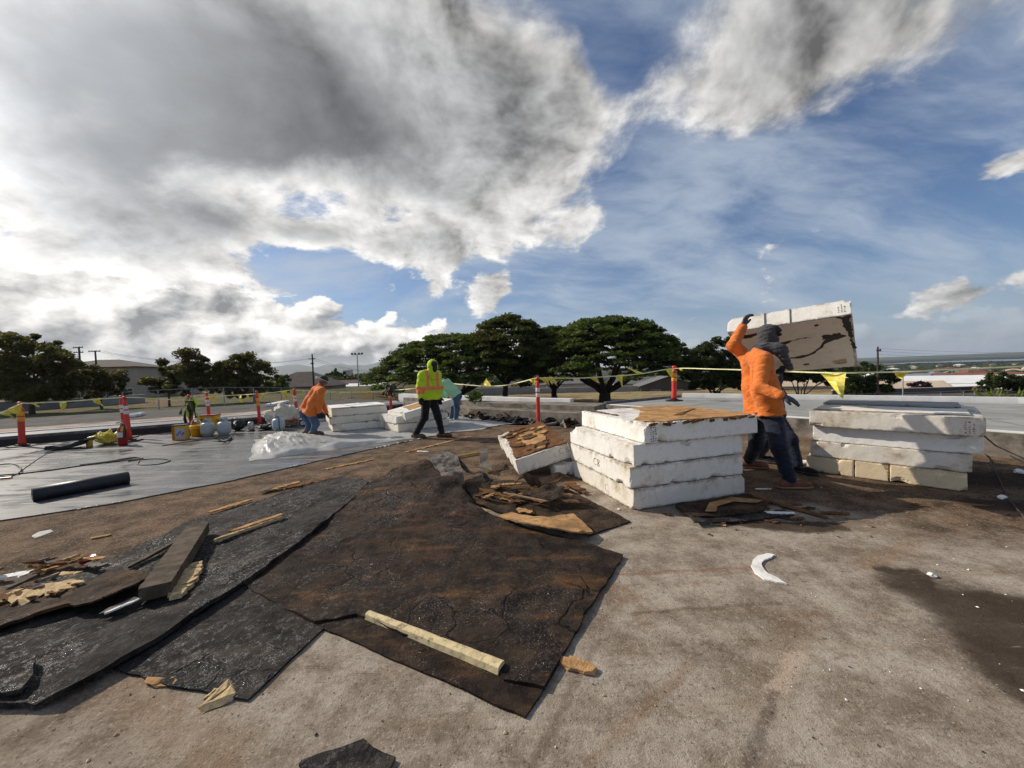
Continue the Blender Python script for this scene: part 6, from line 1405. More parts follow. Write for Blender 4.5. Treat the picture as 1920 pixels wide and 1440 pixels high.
def film():
    t = thing('plastic_film', 'crumpled white plastic film spread under the stacks, bulging at its left end', 'plastic film', G(650, 830))
    c00, c10, c11, c01 = G(468, 868), G(962, 796), G(872, 780), G(476, 826); nu, nv = 200, 56; vs, fs = [], []
    for i in range(nu + 1):
        for j in range(nv + 1):
            u, v = i / nu, j / nv
            p = c00.lerp(c10, u).lerp(c01.lerp(c11, u), v); p.z = 0
            wob = fbm((u * 7, v * 3, 1), 3) * .22; p += Vector((AX.y, -AX.x, 0)) * wob * (1 - v) * .9 + AX * wob * .4 * (1 - u)
            cr_ = (1 - min(1, abs(fbm((u * 13 + 3, v * 4 + u * 6, 5), 2)) * 3.5)) ** 3 * .05 + (1 - min(1, abs(fbm((u * 9, v * 16 - u * 30, 2), 2)) * 4)) ** 3 * .03
            fold_ = (1 - min(1, abs(fbm((u * 60 + v * 5, v * 2.2, 3), 2)) * 2.6)) ** 2
            d0 = ((u - .095) / .115) ** 2 + ((v - .5) / .55) ** 2; mound = .20 * math.exp(-d0 ** 1.5) * (.80 + .30 * fold_ + .10 * fbm((u * 12, v * 3, 9), 2))
            fl = .10 * math.exp(-((v - .02) / .10) ** 2) * S01((u - .02) * 8) * S01((.5 - u) * 4) * (1 + fbm((u * 9, 4, 0), 2))
            d1 = math.exp(-(((u - .86) / .12) ** 2 + ((v - .8) / .5) ** 2)) * .05
            ed_ = S01(v / .22) * S01((1 - v) / .2) * S01(u / .05); vs.append((p.x, p.y, .020 + cr_ * .35 * (.3 + .7 * ed_) + (mound + d1) * ed_ + fl * S01(v / .06)))
    for i in range(nu):
        for j in range(nv): a = i * (nv + 1) + j; fs.append((a, a + nv + 1, a + nv + 2, a + 1))
    mesh('sheet', vs, fs, M['film'], t, True, rel=t.location)
film()
# ------------------------------------------------------------------ orange delineator posts
def delineator(label, px, py, depth, amber, lean=(0, 0), h=1.07, rs=1.0, z=0.0, group='orange delineator posts'):
    b = H(px, py, depth); b.z = z; t = thing('delineator_post', label, 'post', b, group); t.rotation_euler = (lean[1], lean[0], random.uniform(0, 1))
    mb = MB(); q = [(.25 * math.cos(k * math.pi / 4 + .39), .2 * math.sin(k * math.pi / 4 + .39)) for k in range(8)]; mb.prism(q, .004, .035); mb.prism([(x * .5, y * .5) for x, y in q], .034, .06); mb.build('base', M['rubber'], t)
    k = h / 1.07; R_ = .052 * rs
    prof = [(R_, .05), (R_ * 1.02, .12 * k), (R_ * .86, .2 * k), (R_ * .9, .86 * k), (R_ * .86, .90 * k), (R_ * .48, .95 * k), (R_ * .44, .99 * k)]
    mb = MB(); mb.lathe(prof, seg=14); mb.build('body', M['orange'], t, True)
    mb = MB(); mb.lathe([(R_ * .44, .985 * k), (R_ * .74, 1.0 * k), (R_ * .78, 1.035 * k), (R_ * .6, 1.06 * k), (R_ * .2, 1.07 * k)], seg=14); mb.build('knob', M['orange'], t, True)
    for (z0, z1) in ((.755, .835), (.645, .725)) if not amber else ((.735, .83), (.60, .70)):
        mb = MB(); mb.lathe([(R_ * .93, z0 * k), (R_ * .945, z0 * k + .002), (R_ * .945, z1 * k), (R_ * .93, z1 * k + .002)], seg=14); mb.build('band', M['refl_y' if amber else 'refl'], t, True)
    return t
dpt = lambda py, hor: FPX * CAM_H / (py - hor)
delineator('orange post with amber bands at the left edge, flags tied round its top', 42, 838, G(42, 838).y, True, (R(1), 0), 1.06, 1.25)
delineator('front one of the paired orange posts behind the fire extinguisher', 244, 828, G(244, 828).y, False, (R(-3), 0), 1.10)
delineator('rear one of the paired orange posts behind the fire extinguisher', 236, 822, G(236, 822).y, False, (R(-2), 0), 1.10)
delineator('orange post with a work vest hung on it behind the yellow pail', 361, 814, G(361, 814).y, False, (R(-2), 0), 1.05)
delineator('orange post behind the gas cylinders with white bands', 394, 800, G(394, 800).y, False, (R(-2), 0), 1.05)
delineator('orange post with amber bands left of the cream tarpaulin heap', 488, 797, G(488, 797).y, True, (R(-2.5), 0), 1.05)
delineator('orange post with grey bands left of the bending orange worker', 558, 789, G(558, 789).y, False, (R(-3), 0), 1.05)
delineator('orange post with a harness hung on it between the two rear stacks', 734, 778, G(734, 778).y, True, (R(-1), 0), 1.02)
delineator('orange post half hidden behind the mint shirted worker', 842, 776, G(842, 776).y, False, (R(1), 0), 1.07)
delineator('orange post with white bands standing behind the tilted foam block', 1010, 803, G(1010, 803).y, False, (R(.6), 0), 1.22)
delineator('orange post with amber bands behind the near stack', 1264, 757, 11.2, True, (R(1.5), 0), 1.03, 1.55, .33)
# things hung on posts
def rag(name, label, cat, px, py, depth, wd, ht, mats, sd, strips=6):
    c = H(px, py, depth); t = thing(name, label, cat, c); rg = random.Random(sd); k = 0
    for i in range(strips):
        x0 = (i / (strips - 1) - .5) * wd; L = ht * rg.uniform(.55, 1.05); w_ = wd / strips * rg.uniform(.7, 1.2); pts = []
        mb = MB(); prev = None; yb = rg.uniform(-.10, -.06)
        rows = 7; vs, fs = [], []
        for r_ in range(rows):
            v = r_ / (rows - 1); sway = .05 * math.sin(v * 4 + rg.uniform(0, 3)) + x0 * .5 * v
            for s_ in (-.5, .5): vs.append((x0 * (.5 + .6 * v) + sway * .5 + s_ * w_, yb + .03 * math.sin(v * 6 + i + s_ * 2), -L * v))
        for r_ in range(rows - 1): a = r_ * 2; fs.append((a, a + 1, a + 3, a + 2))
        o = mesh('strap' if name == 'safety_harness' else 'panel', vs, fs, mats[i % len(mats)], t, True); sol = o.modifiers.new('s', 'SOLIDIFY'); sol.thickness = .012
rag('work_vest', 'green and black work vest hung on the post behind the yellow pail', 'vest', 360, 746, G(361, 814).y - .02, .34, .62, [M['leaf_bright'], M['blackbag'], M['c_lime'], M['blackbag']], 3, 7)
rag('safety_harness', 'dark safety harness hung on the post between the rear stacks', 'harness', 733, 720, G(734, 778).y - .02, .38, .42, [M['blackbag'], M['camo'], M['tar']], 5, 6)
# ------------------------------------------------------------------ pennant line
def pennants(label, pts, flags, sd, fsize=.30):
    P_ = [H(*p) for p in pts]; t = thing('pennant_line', label, 'pennant line', P_[0]); rel = P_[0]; rg = random.Random(sd)
    line = catmull(P_, 6); mb = MB()
    vs, fs = [], []
    for i, p in enumerate(line):
        tw = .5 * math.sin(i * .9) ; vs += [p + Vector((0, .012 * math.sin(tw), .013 * math.cos(tw))), p - Vector((0, .012 * math.sin(tw), .013 * math.cos(tw)))]
    for i in range(len(line) - 1): fs.append((2 * i, 2 * i + 1, 2 * i + 3, 2 * i + 2))
    o = mesh('tape', vs, fs, M['tape_pale'], t, rel=rel); sol = o.modifiers.new('s', 'SOLIDIFY'); sol.thickness = .003
    def at(px):
        best = min(range(len(line) - 1), key=lambda i: abs(PX(line[i]) - px)); return line[best], (line[min(best + 1, len(line) - 1)] - line[max(best - 1, 0)]).normalized()
    for (px, s_, sw, lift) in flags:
        p, d = at(px); s = fsize * s_; n_ = Vector((-d.y, d.x, 0)).normalized(); dn = Vector((0, 0, -1))
        rows = 6; vs, fs = [], []
        for r_ in range(rows + 1):
            v = r_ / rows; half = s * .42 * (1 - v); c = p + dn * s * v * (1 - lift) + d * sw * s * v + n_ * (.10 * s * math.sin(v * 3 + px) + lift * s * v * .5) + Vector((0, 0, lift * s * v * .5))
            for k in (-1, 0, 1): vs.append(c + d * half * k + n_ * .03 * math.sin(k * 2 + v * 5 + px))
        for r_ in range(rows):
            for k in range(2): a = r_ * 3 + k; fs.append((a, a + 1, a + 4, a + 3))
        o = mesh('flag', vs, fs, M['tape'], t, rel=rel); sol = o.modifiers.new('s', 'SOLIDIFY'); sol.thickness = .002
    return t
CRI = CAMR.to_3x3().inverted()
def PX(v): q = CRI @ (v - Vector((0, 0, CAM_H))); return CX + FPX * q.x / -q.z
d1_, d2_, d4_, d5_, d6_, d7_, d8_ = G(42, 838).y, G(244, 828).y, G(361, 814).y, G(394, 800).y, G(488, 797).y, G(558, 789).y, G(734, 778).y
pennants('yellow pennant tape strung along the left posts as far as the rear stacks', [(-60, 790, 7.6), (0, 775, 8.4), (40, 757, d1_ - .05), (60, 756, d1_), (150, 751, 9.2), (238, 745, d2_), (300, 748, 9.8), (362, 750, d4_ - .1), (392, 744, d5_), (440, 741, 11.8), (487, 738, d6_), (520, 735, 12), (556, 731, d7_), (620, 735, 12.4), (690, 735, 12.7), (732, 732, d8_), (790, 727, 12.2), (846, 719, G(842, 776).y)],
         [(8, .8, .9, .1), (20, .9, .8, 0), (32, .55, .2, 0), (58, .6, .6, .3), (122, .8, 0, .1), (180, .8, .5, .2), (280, .7, .6, .3), (402, .9, .2, .2), (448, .8, .5, 0), (462, .5, .3, 0), (494, .6, 0, 0), (532, .9, .5, 0), (552, .7, 0, 0), (566, .6, .3, .2), (628, .7, .4, .5), (690, .7, .4, .3), (718, .7, .4, 0), (760, .8, .5, .6), (785, .7, .3, .5)], 1)
pennants('yellow pennant tape strung from the rear posts across to the right edge', [(846, 719, G(842, 776).y), (880, 722, 11.4), (915, 724, 11.0), (950, 722, 10.6), (985, 714, 10.1), (1010, 709, 9.55), (1080, 709, 9.7), (1140, 706, 10.0), (1200, 701, 10.4), (1264, 691, 11.1), (1340, 692, 9.6), (1440, 695, 8.2), (1560, 699, 7.0), (1690, 697, 6.6), (1800, 692, 6.4), (1960, 685, 6.2)],
         [(895, .9, .5, .6), (915, 1.0, -.6, 1.1), (960, .8, .4, .5), (998, .8, .4, .1), (1016, .8, .5, .2), (1034, .8, .7, .2), (1075, .7, .6, .5), (1112, .8, .9, .3), (1160, .85, .4, 0), (1205, 1.0, -.8, 1.1), (1250, .95, .6, 0), (1278, .6, .3, .4), (1560, 1.35, .35, 0), (1684, .8, .1, .35)], 2, .34)
# ------------------------------------------------------------------ tools and supplies on the membrane
def place(px, py): p = G(px, py); p.z = .014; return p
b = place(231, 836); t = thing('fire_extinguisher', 'dark red fire extinguisher in front of the paired orange posts', 'extinguisher', b)
mb = MB(); mb.lathe([(.075, 0), (.082, .02), (.082, .34), (.07, .385), (.035, .42), (.03, .45)], seg=18); bd = mb.build('cylinder', M['red'], t, True)
mb = MB(); mb.lathe([(.0835, .2), (.0835, .29)], seg=18); mb.v = mb.v; vs = [v for v in mb.v]; mb2 = MB()
for k in range(5): a0 = R(-130 + k * 18); a1_ = a0 + R(18); mb2.add([(.0838 * math.cos(a0), .0838 * math.sin(a0), .19), (.0838 * math.cos(a1_), .0838 * math.sin(a1_), .19), (.0838 * math.cos(a1_), .0838 * math.sin(a1_), .30), (.0838 * math.cos(a0), .0838 * math.sin(a0), .30)], [(0, 1, 2, 3)])
mb2.build('paper_label', M['label'], bd)
mb = MB(); mb.lathe([(.03, .44), (.035, .47), (.02, .49)], seg=10); mb.box((-.03, -.02, .50), (.14, .025, .018)); mb.box((-.02, -.02, .53), (.15, .02, .015), Matrix.Rotation(R(-14), 3, 'Y')); mb.build('valve', M['metal'], t)
mb = MB(); mb.tube(catmull([(.03, -.02, .46), (.10, -.05, .46), (.13, -.06, .36), (.11, -.05, .18)], 6), .012, 7); mb.build('hose', M['rubber'], t, True)
mb = MB(); mb.box((.09, -.09, .38), (.06, .004, .12), Matrix.Rotation(R(20), 3, 'Y')); mb.build('inspection_tag', M['yellow'], t)
def cylinder_tank(label, px, py, mat, r=.15, h=.34, collar=True, hs=False, group='gas cylinders'):
    t = thing('gas_cylinder', label, 'gas cylinder', place(px, py), group)
    mb = MB(); mb.lathe([(r * .6, .02), (r * .85, .035), (r, .09), (r, h - .08), (r * .88, h - .03), (r * .5, h)], seg=20); tk = mb.build('tank', mat, t, True)
    mb = MB(); mb.lathe([(r * .7, 0), (r * .7, .05), (r * .66, .05), (r * .66, 0)], seg=20); mb.build('foot_ring', mat, t, True)
    mb = MB(); mb.lathe([(r * 1.005, h * .5), (r * 1.012, h * .5 + .003), (r * 1.012, h * .5 + .008), (r * 1.005, h * .5 + .01)], seg=20); mb.build('weld_seam', mat, tk)
    if collar:
        vs, fs = [], []; 
        for k in range(15):
            a = R(-50 + 280 * k / 14)
            for (rr, z) in ((r * .55, h - .02), (r * .58, h + .09), (r * .54, h + .09), (r * .52, h - .02)): vs.append((rr * math.cos(a), rr * math.sin(a), z))
        for k in range(14):
            for j in range(4): fs.append((k * 4 + j, k * 4 + (j + 1) % 4, k * 4 + 4 + (j + 1) % 4, k * 4 + 4 + j))
        mesh('collar', vs, fs, mat, t)
    mb = MB(); mb.lathe([(.02, h - .02), (.02, h + .05), (.035, h + .055), (.035, h + .075), (.01, h + .08)], seg=8); mb.build('valve', M['metal'], t)
    if hs: mb = MB(); mb.tube(catmull([(.02, -.03, h + .05), (.09, -.12, h - .05), (.12, -.17, h - .2), (.16, -.2, .02)], 6), .01, 6); mb.build('hose', M['rubber'], t, True)
cylinder_tank('left one of two pale grey gas cylinders beside the yellow pail', 390, 818, M['tankgrey'])
cylinder_tank('right one of two pale grey gas cylinders beside the yellow pail', 421, 816, M['tankgrey'])
cylinder_tank('pale blue gas cylinder with hose in front of the tarpaulin heap', 523, 808, M['tankblue'], .15, .33, True, True)
cylinder_tank('white gas cylinder on the hand cart behind the bending worker', 553, 796, M['tankgrey'], .14, .36)
b = place(340, 825); t = thing('square_can', 'square metal can with striped sides and lilac label left of the yellow pail', 'can', b, None, R(20))
mb = MB(); mb.box((0, 0, .17), (.26, .22, .33)); cn = mb.build('body', M['metal'], t); cn.data.materials[0] = M['yellow']
mb = MB(); mb.box((0, 0, .345), (.275, .235, .025)); mb.build('lid', M['rubber'], t)
mb = MB(); mb.box((.03, -.112, .16), (.17, .004, .23)); lb = mb.build('label_panel', M['lilac'], t)
for k in range(5): mb = MB(); mb.box((-.03 + .032 * k, -.1155, .13 + .03 * (k % 3)), (.018, .003, .05)); mb.build('print_mark', M['ink'], lb)
for k, x in enumerate((-.115, -.09)): mb = MB(); mb.box((x, -.1125, .17), (.012, .003, .32)); mb.build('side_stripe', M['red'], t)
for k, y in enumerate((-.07, -.02, .04)): mb = MB(); mb.box((-.1325, y, .17), (.003, .02, .32)); mb.build('side_stripe', M['red'], t)
b = place(369, 819); t = thing('yellow_pail', 'bright yellow plastic pail with white handle beside the gas cylinders', 'pail', b)
mb = MB(); mb.lathe([(.11, 0), (.125, .25), (.135, .25), (.135, .27), (.128, .28), (.115, .26), (.10, .03)], seg=20); mb.build('body', M['yellow'], t, True)
mb = MB(); mb.tube([(.13 * math.cos(a), 0, .26 + .19 * math.sin(a)) for a in [math.pi * k / 12 for k in range(13)]], .008, 6); mb.build('handle', M['label'], t, True)
mb = MB(); mb.lathe([(.118, .20), (.127, .202), (.127, .235), (.124, .237)], seg=20); mb.build('rib', M['yellow'], t)
b = place(393, 806); t = thing('supply_box', 'yellow and red carton behind the gas cylinders', 'box', b, None, R(8))
mb = MB(); mb.box((0, 0, .2), (.44, .3, .4)); bx_ = mb.build('body', M['yellow'], t)
mb = MB(); mb.box((0, 0, .405), (.46, .32, .03)); mb.build('lid', M['red'], t)
for k in range(3): mb = MB(); mb.box((-.10 + .08 * k, -.1525, .30), (.05, .004, .07), Matrix.Rotation(R(12 - 14 * k), 3, 'Y')); mb.build('print_mark', M['red'], bx_)
b = place(412, 804); t = thing('supply_box', 'low orange carton right of the yellow and red one', 'box', b, None, R(-12))
mb = MB(); mb.box((0, 0, .14), (.30, .26, .28)); mb.build('body', M['rod'], t)
mb = MB(); mb.box((0, 0, .285), (.32, .28, .02)); mb.build('lid', M['label'], t)
def lump(name, label, cat, px, py, rx, ry, rz_, mat, sd, amp=.35, z=.0, sub=4, freq=1.6):
    b = place(px, py); bm = bmesh.new(); bmesh.ops.create_icosphere(bm, subdivisions=sub, radius=1.0)
    for v in bm.verts:
        n_ = v.co.copy(); k = 1 + amp * fbm(n_ * freq + Vector((sd * 3.7, 0, 0)), 4) - amp * .4 * abs(fbm(n_ * freq * 2.5 + Vector((0, sd, 0)), 3))
        v.co = Vector((n_.x * rx * k, n_.y * ry * k, max(0, (n_.z * .5 + .5)) * rz_ * k + z))
    me = bpy.data.meshes.new(name); bm.to_mesh(me); bm.free(); me.materials.append(mat); me.polygons.foreach_set('use_smooth', [True] * len(me.polygons))
    o = put(bpy.data.objects.new(name, me)); o.location = b; tag(o, label, cat); return o
lump('rubbish_bag', 'black rubbish bag right of the grey gas cylinders', 'bag', 446, 808, .17, .16, .26, M['blackbag'], 2)
lump('rubbish_bag', 'smaller black bag behind the rubbish bag', 'bag', 440, 799, .16, .14, .22, M['blackbag'], 5)
lump('yellow_tape_heap', 'heap of crumpled yellow tape beside the fire extinguisher', 'tape', 204, 833, .26, .17, .26, M['tape'], 3, .5, 0, 5, 2.2)
lump('navy_bag', 'dark navy bag leaning on the post between can and pail', 'bag', 355, 817, .15, .12, .24, M['navy'], 4, .3)
lump('tarpaulin_heap', 'cream canvas tarpaulin heaped over equipment left of the bending worker', 'tarpaulin', 529, 800, .46, .32, .56, M['canvas'], 6, .30, 0, 5, 1.5)
lump('tool_bundle', 'black bundle at the foot of the tarpaulin heap', 'bundle', 500, 806, .22, .14, .14, M['blackbag'], 7)
b = place(471, 809); t = thing('torch_bell', 'small grey cylinder standing left of the tarpaulin heap', 'cylinder', b); mb = MB(); mb.lathe([(.065, .03), (.07, .05), (.07, .20), (.055, .235), (.02, .25)], seg=14); mb.build('body', M['metal'], t, True); mb = MB(); mb.lathe([(.09, 0), (.09, .02), (.066, .032)], seg=14); mb.build('foot', M['tar'], t)
mb = MB(); mb.tube([G(478, 800, .03), G(600, 793, .06)], .014, 7); tag(mb.build('torch_wand', M['metal']), 'long metal wand lying before the tarpaulin heap', 'wand')
b = place(566, 800); t = thing('hand_cart', 'low hand cart with grey wheel behind the bending worker', 'cart', b, None, R(15))
mb = MB(); mb.box((-.2, .1, .18), (.7, .35, .03)); mb.build('platform', M['red'], t)
for y in (-.1, .3): mb = MB(); mb.lathe([(.02, -.03), (.085, -.03), (.1, 0), (.085, .03), (.02, .03)], (.05, y, .1), 14, Matrix.Rotation(R(90), 3, 'X')); wh = mb.build('wheel', M['rubber'], t); mb = MB(); mb.lathe([(.01, -.035), (.06, -.034), (.06, .034), (.01, .035)], (.05, y, .1), 12, Matrix.Rotation(R(90), 3, 'X')); mb.build('hub', M['tankgrey'], wh)
mb = MB(); mb.tube([(-.5, .1, .19), (-.75, .1, .5), (-.8, .1, .8)], .015, 6); mb.build('handle', M['metal'], t)
# folded membrane scrap with yellow bottle
vs, fs = [], []; pts = [(-.36, 0, .05), (-.33, 0, .10), (-.24, 0, .11), (-.1, 0, .07), (.05, 0, .10), (.18, 0, .16), (.28, 0, .20), (.30, 0, .17), (.2, 0, .09), (.0, 0, .02), (-.2, 0, .02), (-.33, 0, .02)]
n = len(pts); vs = [(p[0], s_ * .20 + .05 * p[0], p[2]) for s_ in (-1, 1) for p in pts]; fs = [(i, n + i, n + (i + 1) % n, (i + 1) % n) for i in range(n)] + [tuple(range(n)), tuple(range(n, 2 * n))[::-1]]
o = mesh('folded_membrane', vs, fs, M['flash'], smooth=False); o.location = place(138, 841); o.rotation_euler = (0, 0, R(18)); tag(o, 'folded black membrane scrap at the foot of the left kerb', 'membrane scrap')
t = thing('yellow_bottle', 'small yellow bottle with pale cap beside the folded membrane scrap', 'bottle', place(168, 838)); mb = MB(); mb.lathe([(.05, 0), (.055, .01), (.055, .13), (.03, .16)], seg=12); mb.build('body', M['rod'], t, True); mb = MB(); mb.lathe([(.03, .16), (.03, .2), (.01, .21)], seg=10); mb.build('cap', M['label'], t)
chunk('wood_lath', 'long wooden lath lying before the striped can', 'lath', (305, 836), (378, 824), .05, .02, M['wood'], .016, sd=41, rough=.02)
# white membrane offcuts on the far deck
chunk('white_offcut', 'pale rolled offcut lying on the raised deck behind the tarpaulin heap', 'offcut', (505, 762), (535, 755), .35, .10, M['coat_white'], .245, sd=42, rough=.05)
chunk('white_offcut', 'white scrap lying on the raised deck behind the paired posts', 'offcut', (248, 782), (262, 777), .30, .08, M['coat_white'], .245, sd=43, rough=.3)
leafy = leafy_tree  # small weed behind the mint worker
wb = G(891, 753, .43); t = thing('weed', 'small yellow green weed growing on the rear kerb', 'plant', wb); rs_ = np.random.RandomState(3); V, F = cards(ell_points((0, 0, .18), (.32, .2, .2), 260, rs_, .1), .06, .4, rs_); npmesh('leaf_cluster', V, F, M['leaf_bright'], t); mb = MB(); mb.tube([(0, 0, -.05), (0, 0, .2)], .015, 5); mb.build('stem', M['bark'], t)

# ------------------------------------------------------------------ people (implicit surfaces meshed with surface nets)
def sd_caps(P, a, b, ra, rb):
    a, b = np.array(a), np.array(b); ab = b - a; t = np.clip(((P - a) @ ab) / max(ab @ ab, 1e-9), 0, 1)
    return np.linalg.norm(P - a - t[..., None] * ab, axis=-1) - (ra + (rb - ra) * t)
def sd_ell(P, c, r, rot=None):
    q = P - np.array(c)
    if rot is not None: q = q @ np.array(rot)
    r = np.array(r); k0 = np.linalg.norm(q / r, axis=-1); k1 = np.linalg.norm(q / (r * r), axis=-1)
    return k0 * (k0 - 1) / np.maximum(k1, 1e-9)
def smin(a, b, k):
    h = np.clip(.5 + .5 * (b - a) / k, 0, 1); return b + (a - b) * h - k * h * (1 - h)
def field(P, prims, grow=0.):
    d = None
    for p in prims:
        k = p[-1]
        if p[0] == 'c': q = sd_caps(P, p[1], p[2], p[3] + grow, p[4] + grow)
        elif p[0] == 'e': q = sd_ell(P, p[1], tuple(max(.004, x + grow) for x in p[2]), p[3])
        elif p[0] == 'cut':   # keep the side n.(x-p) < 0
            q = (P - np.array(p[1])) @ np.array(p[2]); d = np.maximum(d, q); continue
        d = q if d is None else smin(d, q, k)
    return d
def bounds(prims, pad):
    lo, hi = [], []
    for p in prims:
        if p[0] == 'c':
            r = max(p[3], p[4]); pts = np.array([p[1], p[2]]); lo.append(pts.min(0) - r); hi.append(pts.max(0) + r)
        elif p[0] == 'e': r = max(p[2]); lo.append(np.array(p[1]) - r); hi.append(np.array(p[1]) + r)
    return np.min(lo, 0) - pad, np.max(hi, 0) + pad
def surface(prims, res, grow=0., wrinkle=None):
    lo, hi = bounds(prims, .03 + grow); n = np.ceil((hi - lo) / res).astype(int) + 1
    ax = [lo[i] + res * np.arange(n[i]) for i in range(3)]
    P = np.stack(np.meshgrid(*ax, indexing='ij'), -1); D = field(P, prims, grow)
    if wrinkle is not None: D = D + wrinkle(P)
    s = D < 0
    # cells with a sign change
    c = np.zeros(tuple(n - 1), int); acc = np.zeros(tuple(n - 1) + (3,)); cnt = np.zeros(tuple(n - 1))
    for dx in (0, 1):
        for dy in (0, 1):
            for dz in (0, 1): c += s[dx:n[0] - 1 + dx, dy:n[1] - 1 + dy, dz:n[2] - 1 + dz]
    active = (c > 0) & (c < 8)
    base = np.array([0, 0, 0])
    def sl(o): return tuple(slice(o[i], n[i] - 1 + o[i]) for i in range(3))
    for axis in range(3):
        o1, o2 = [k for k in range(3) if k != axis]
        for a in (0, 1):
            for b in (0, 1):
                p0 = [0, 0, 0]; p0[o1] = a; p0[o2] = b; p1 = list(p0); p1[axis] = 1
                d0, d1 = D[sl(p0)], D[sl(p1)]; m = (d0 < 0) != (d1 < 0); t = np.where(m, d0 / np.where(np.abs(d0 - d1) < 1e-12, 1, d0 - d1), 0)
                off = np.zeros(tuple(n - 1) + (3,)); off[..., o1] = a; off[..., o2] = b; off[..., axis] = t; acc += off * m[..., None]; cnt += m
    idx = -np.ones(tuple(n - 1), int); act = np.argwhere(active); idx[active] = np.arange(len(act))
    V = lo + res * (act + acc[active] / np.maximum(cnt[active], 1)[:, None])
    F = []
    for axis in range(3):
        o1, o2 = (axis + 1) % 3, (axis + 2) % 3
        a = [slice(None)] * 3; b = [slice(None)] * 3; a[axis] = slice(0, n[axis] - 1); b[axis] = slice(1, n[axis])
        for k in (o1, o2): a[k] = slice(1, n[k] - 1); b[k] = slice(1, n[k] - 1)
        s0, s1 = s[tuple(a)], s[tuple(b)]; e = np.argwhere(s0 != s1)
        if not len(e): continue
        inn = s0[tuple(e.T)]; e = e.copy(); e[:, o1] += 1; e[:, o2] += 1
        def cell(i, j): q = e.copy(); q[:, o1] += i; q[:, o2] += j; return idx[tuple(q.T)]
        q = np.stack([cell(-1, -1), cell(0, -1), cell(0, 0), cell(-1, 0)], 1); q[~inn] = q[~inn][:, ::-1]; F.append(q)
    return V, np.concatenate(F)
def smooth_mesh(V, F, it=2, lam=.5):
    e = np.concatenate([F[:, [0, 1]], F[:, [1, 2]], F[:, [2, 3]], F[:, [3, 0]]])
    for _ in range(it):
        s = np.zeros_like(V); c = np.zeros(len(V)); np.add.at(s, e[:, 0], V[e[:, 1]]); np.add.at(s, e[:, 1], V[e[:, 0]]); np.add.at(c, e[:, 0], 1); np.add.at(c, e[:, 1], 1)
        V = V + lam * (s / np.maximum(c, 1)[:, None] - V)
    return V
def wrinkles(amp, f, sd, dirs=None):
    """sharp cloth creases: ridged waves warped at random"""
    rs = np.random.RandomState(sd); K = 6; ds = rs.normal(size=(K, 3)); ds /= np.linalg.norm(ds, axis=1)[:, None]; ds[:, 2] = np.sign(ds[:, 2]) * (np.abs(ds[:, 2]) + .5); ph = rs.uniform(0, 6.3, K); w2 = rs.normal(size=(K, 3)) * 7; w3 = rs.normal(size=(K, 3)) * 3.2
    def g(P):
        o = 0
        for k in range(K):
            a = (P @ ds[k]) * f * (.55 + .22 * k) + ph[k] + 1.9 * np.sin(P @ w2[k] + ph[k]); m = .5 + .5 * np.sin(P @ w3[k] + 2 * ph[k])
            o = o + (1 - np.abs(np.sin(a)) * 2) * m * (1.1 - .10 * k)
        return amp * o / 2.0
    return g
def part(name, prims, res, mat, parent, rel, grow=0., wr=None, sm=2):
    V, F = surface(prims, res, grow, wr); V = smooth_mesh(V, F, sm); o = npmesh(name, V - np.array(rel), F, mat, parent, True); return o, V, F
def band(name, V, F, pred, off, mat, parent, rel):
    N = np.zeros_like(V); fn = np.cross(V[F[:, 2]] - V[F[:, 0]], V[F[:, 3]] - V[F[:, 1]])
    for k in range(4): np.add.at(N, F[:, k], fn)
    N /= np.maximum(np.linalg.norm(N, axis=1), 1e-9)[:, None]
    c = V[F].mean(1); m = pred(c)
    if not m.any(): return
    f = F[m]; u, inv = np.unique(f, return_inverse=True); npmesh(name, V[u] + N[u] * off - np.array(rel), inv.reshape(f.shape), mat, parent, True)
def T3(v): return tuple(v)
def hand(wrist, direc, palm_n, side, spread, curl, scale=1.0):
    """palm and five bent fingers of unequal length; side: unit vector across the palm towards the thumb"""
    d = Vector(direc).normalized(); n_ = Vector(palm_n); n_ = (n_ - d * n_.dot(d)).normalized(); s_ = Vector(side); s_ = (s_ - d * s_.dot(d) - n_ * s_.dot(n_)).normalized(); w_ = Vector(wrist); k = scale
    pr = [('c', T3(w_), T3(w_ + d * .03 * k), .028 * k, .030 * k, .02)]
    for o_ in (-.028, -.010, .010, .028): pr.append(('c', T3(w_ + d * .02 * k + s_ * o_ * .7 * k), T3(w_ + d * .09 * k + s_ * o_ * k), .016 * k, .0145 * k, .014))
    for o_, L in zip((.030, .010, -.010, -.029), (.072, .080, .074, .058)):
        a = w_ + d * .09 * k + s_ * o_ * k; f = (d + s_ * (o_ / .03) * spread).normalized(); p0 = a
        for j in range(3):
            ang = curl * (j + .6); v = (f * math.cos(ang) + n_ * math.sin(ang)).normalized(); p1_ = p0 + v * L * k * (.45, .32, .25)[j]; pr.append(('c', T3(p0), T3(p1_), (.0115 - .001 * j) * k, (.0105 - .001 * j) * k, .004)); p0 = p1_
    a = w_ + d * .03 * k + s_ * .028 * k; v = (d * .7 + s_ * .75 + n_ * .25).normalized(); b_ = a + v * .045 * k; v2 = (d + s_ * .25 + n_ * .4).normalized(); pr += [('c', T3(a), T3(b_), .015 * k, .0125 * k, .012), ('c', T3(b_), T3(b_ + v2 * .035 * k), .012 * k, .0100 * k, .004)]
    return pr
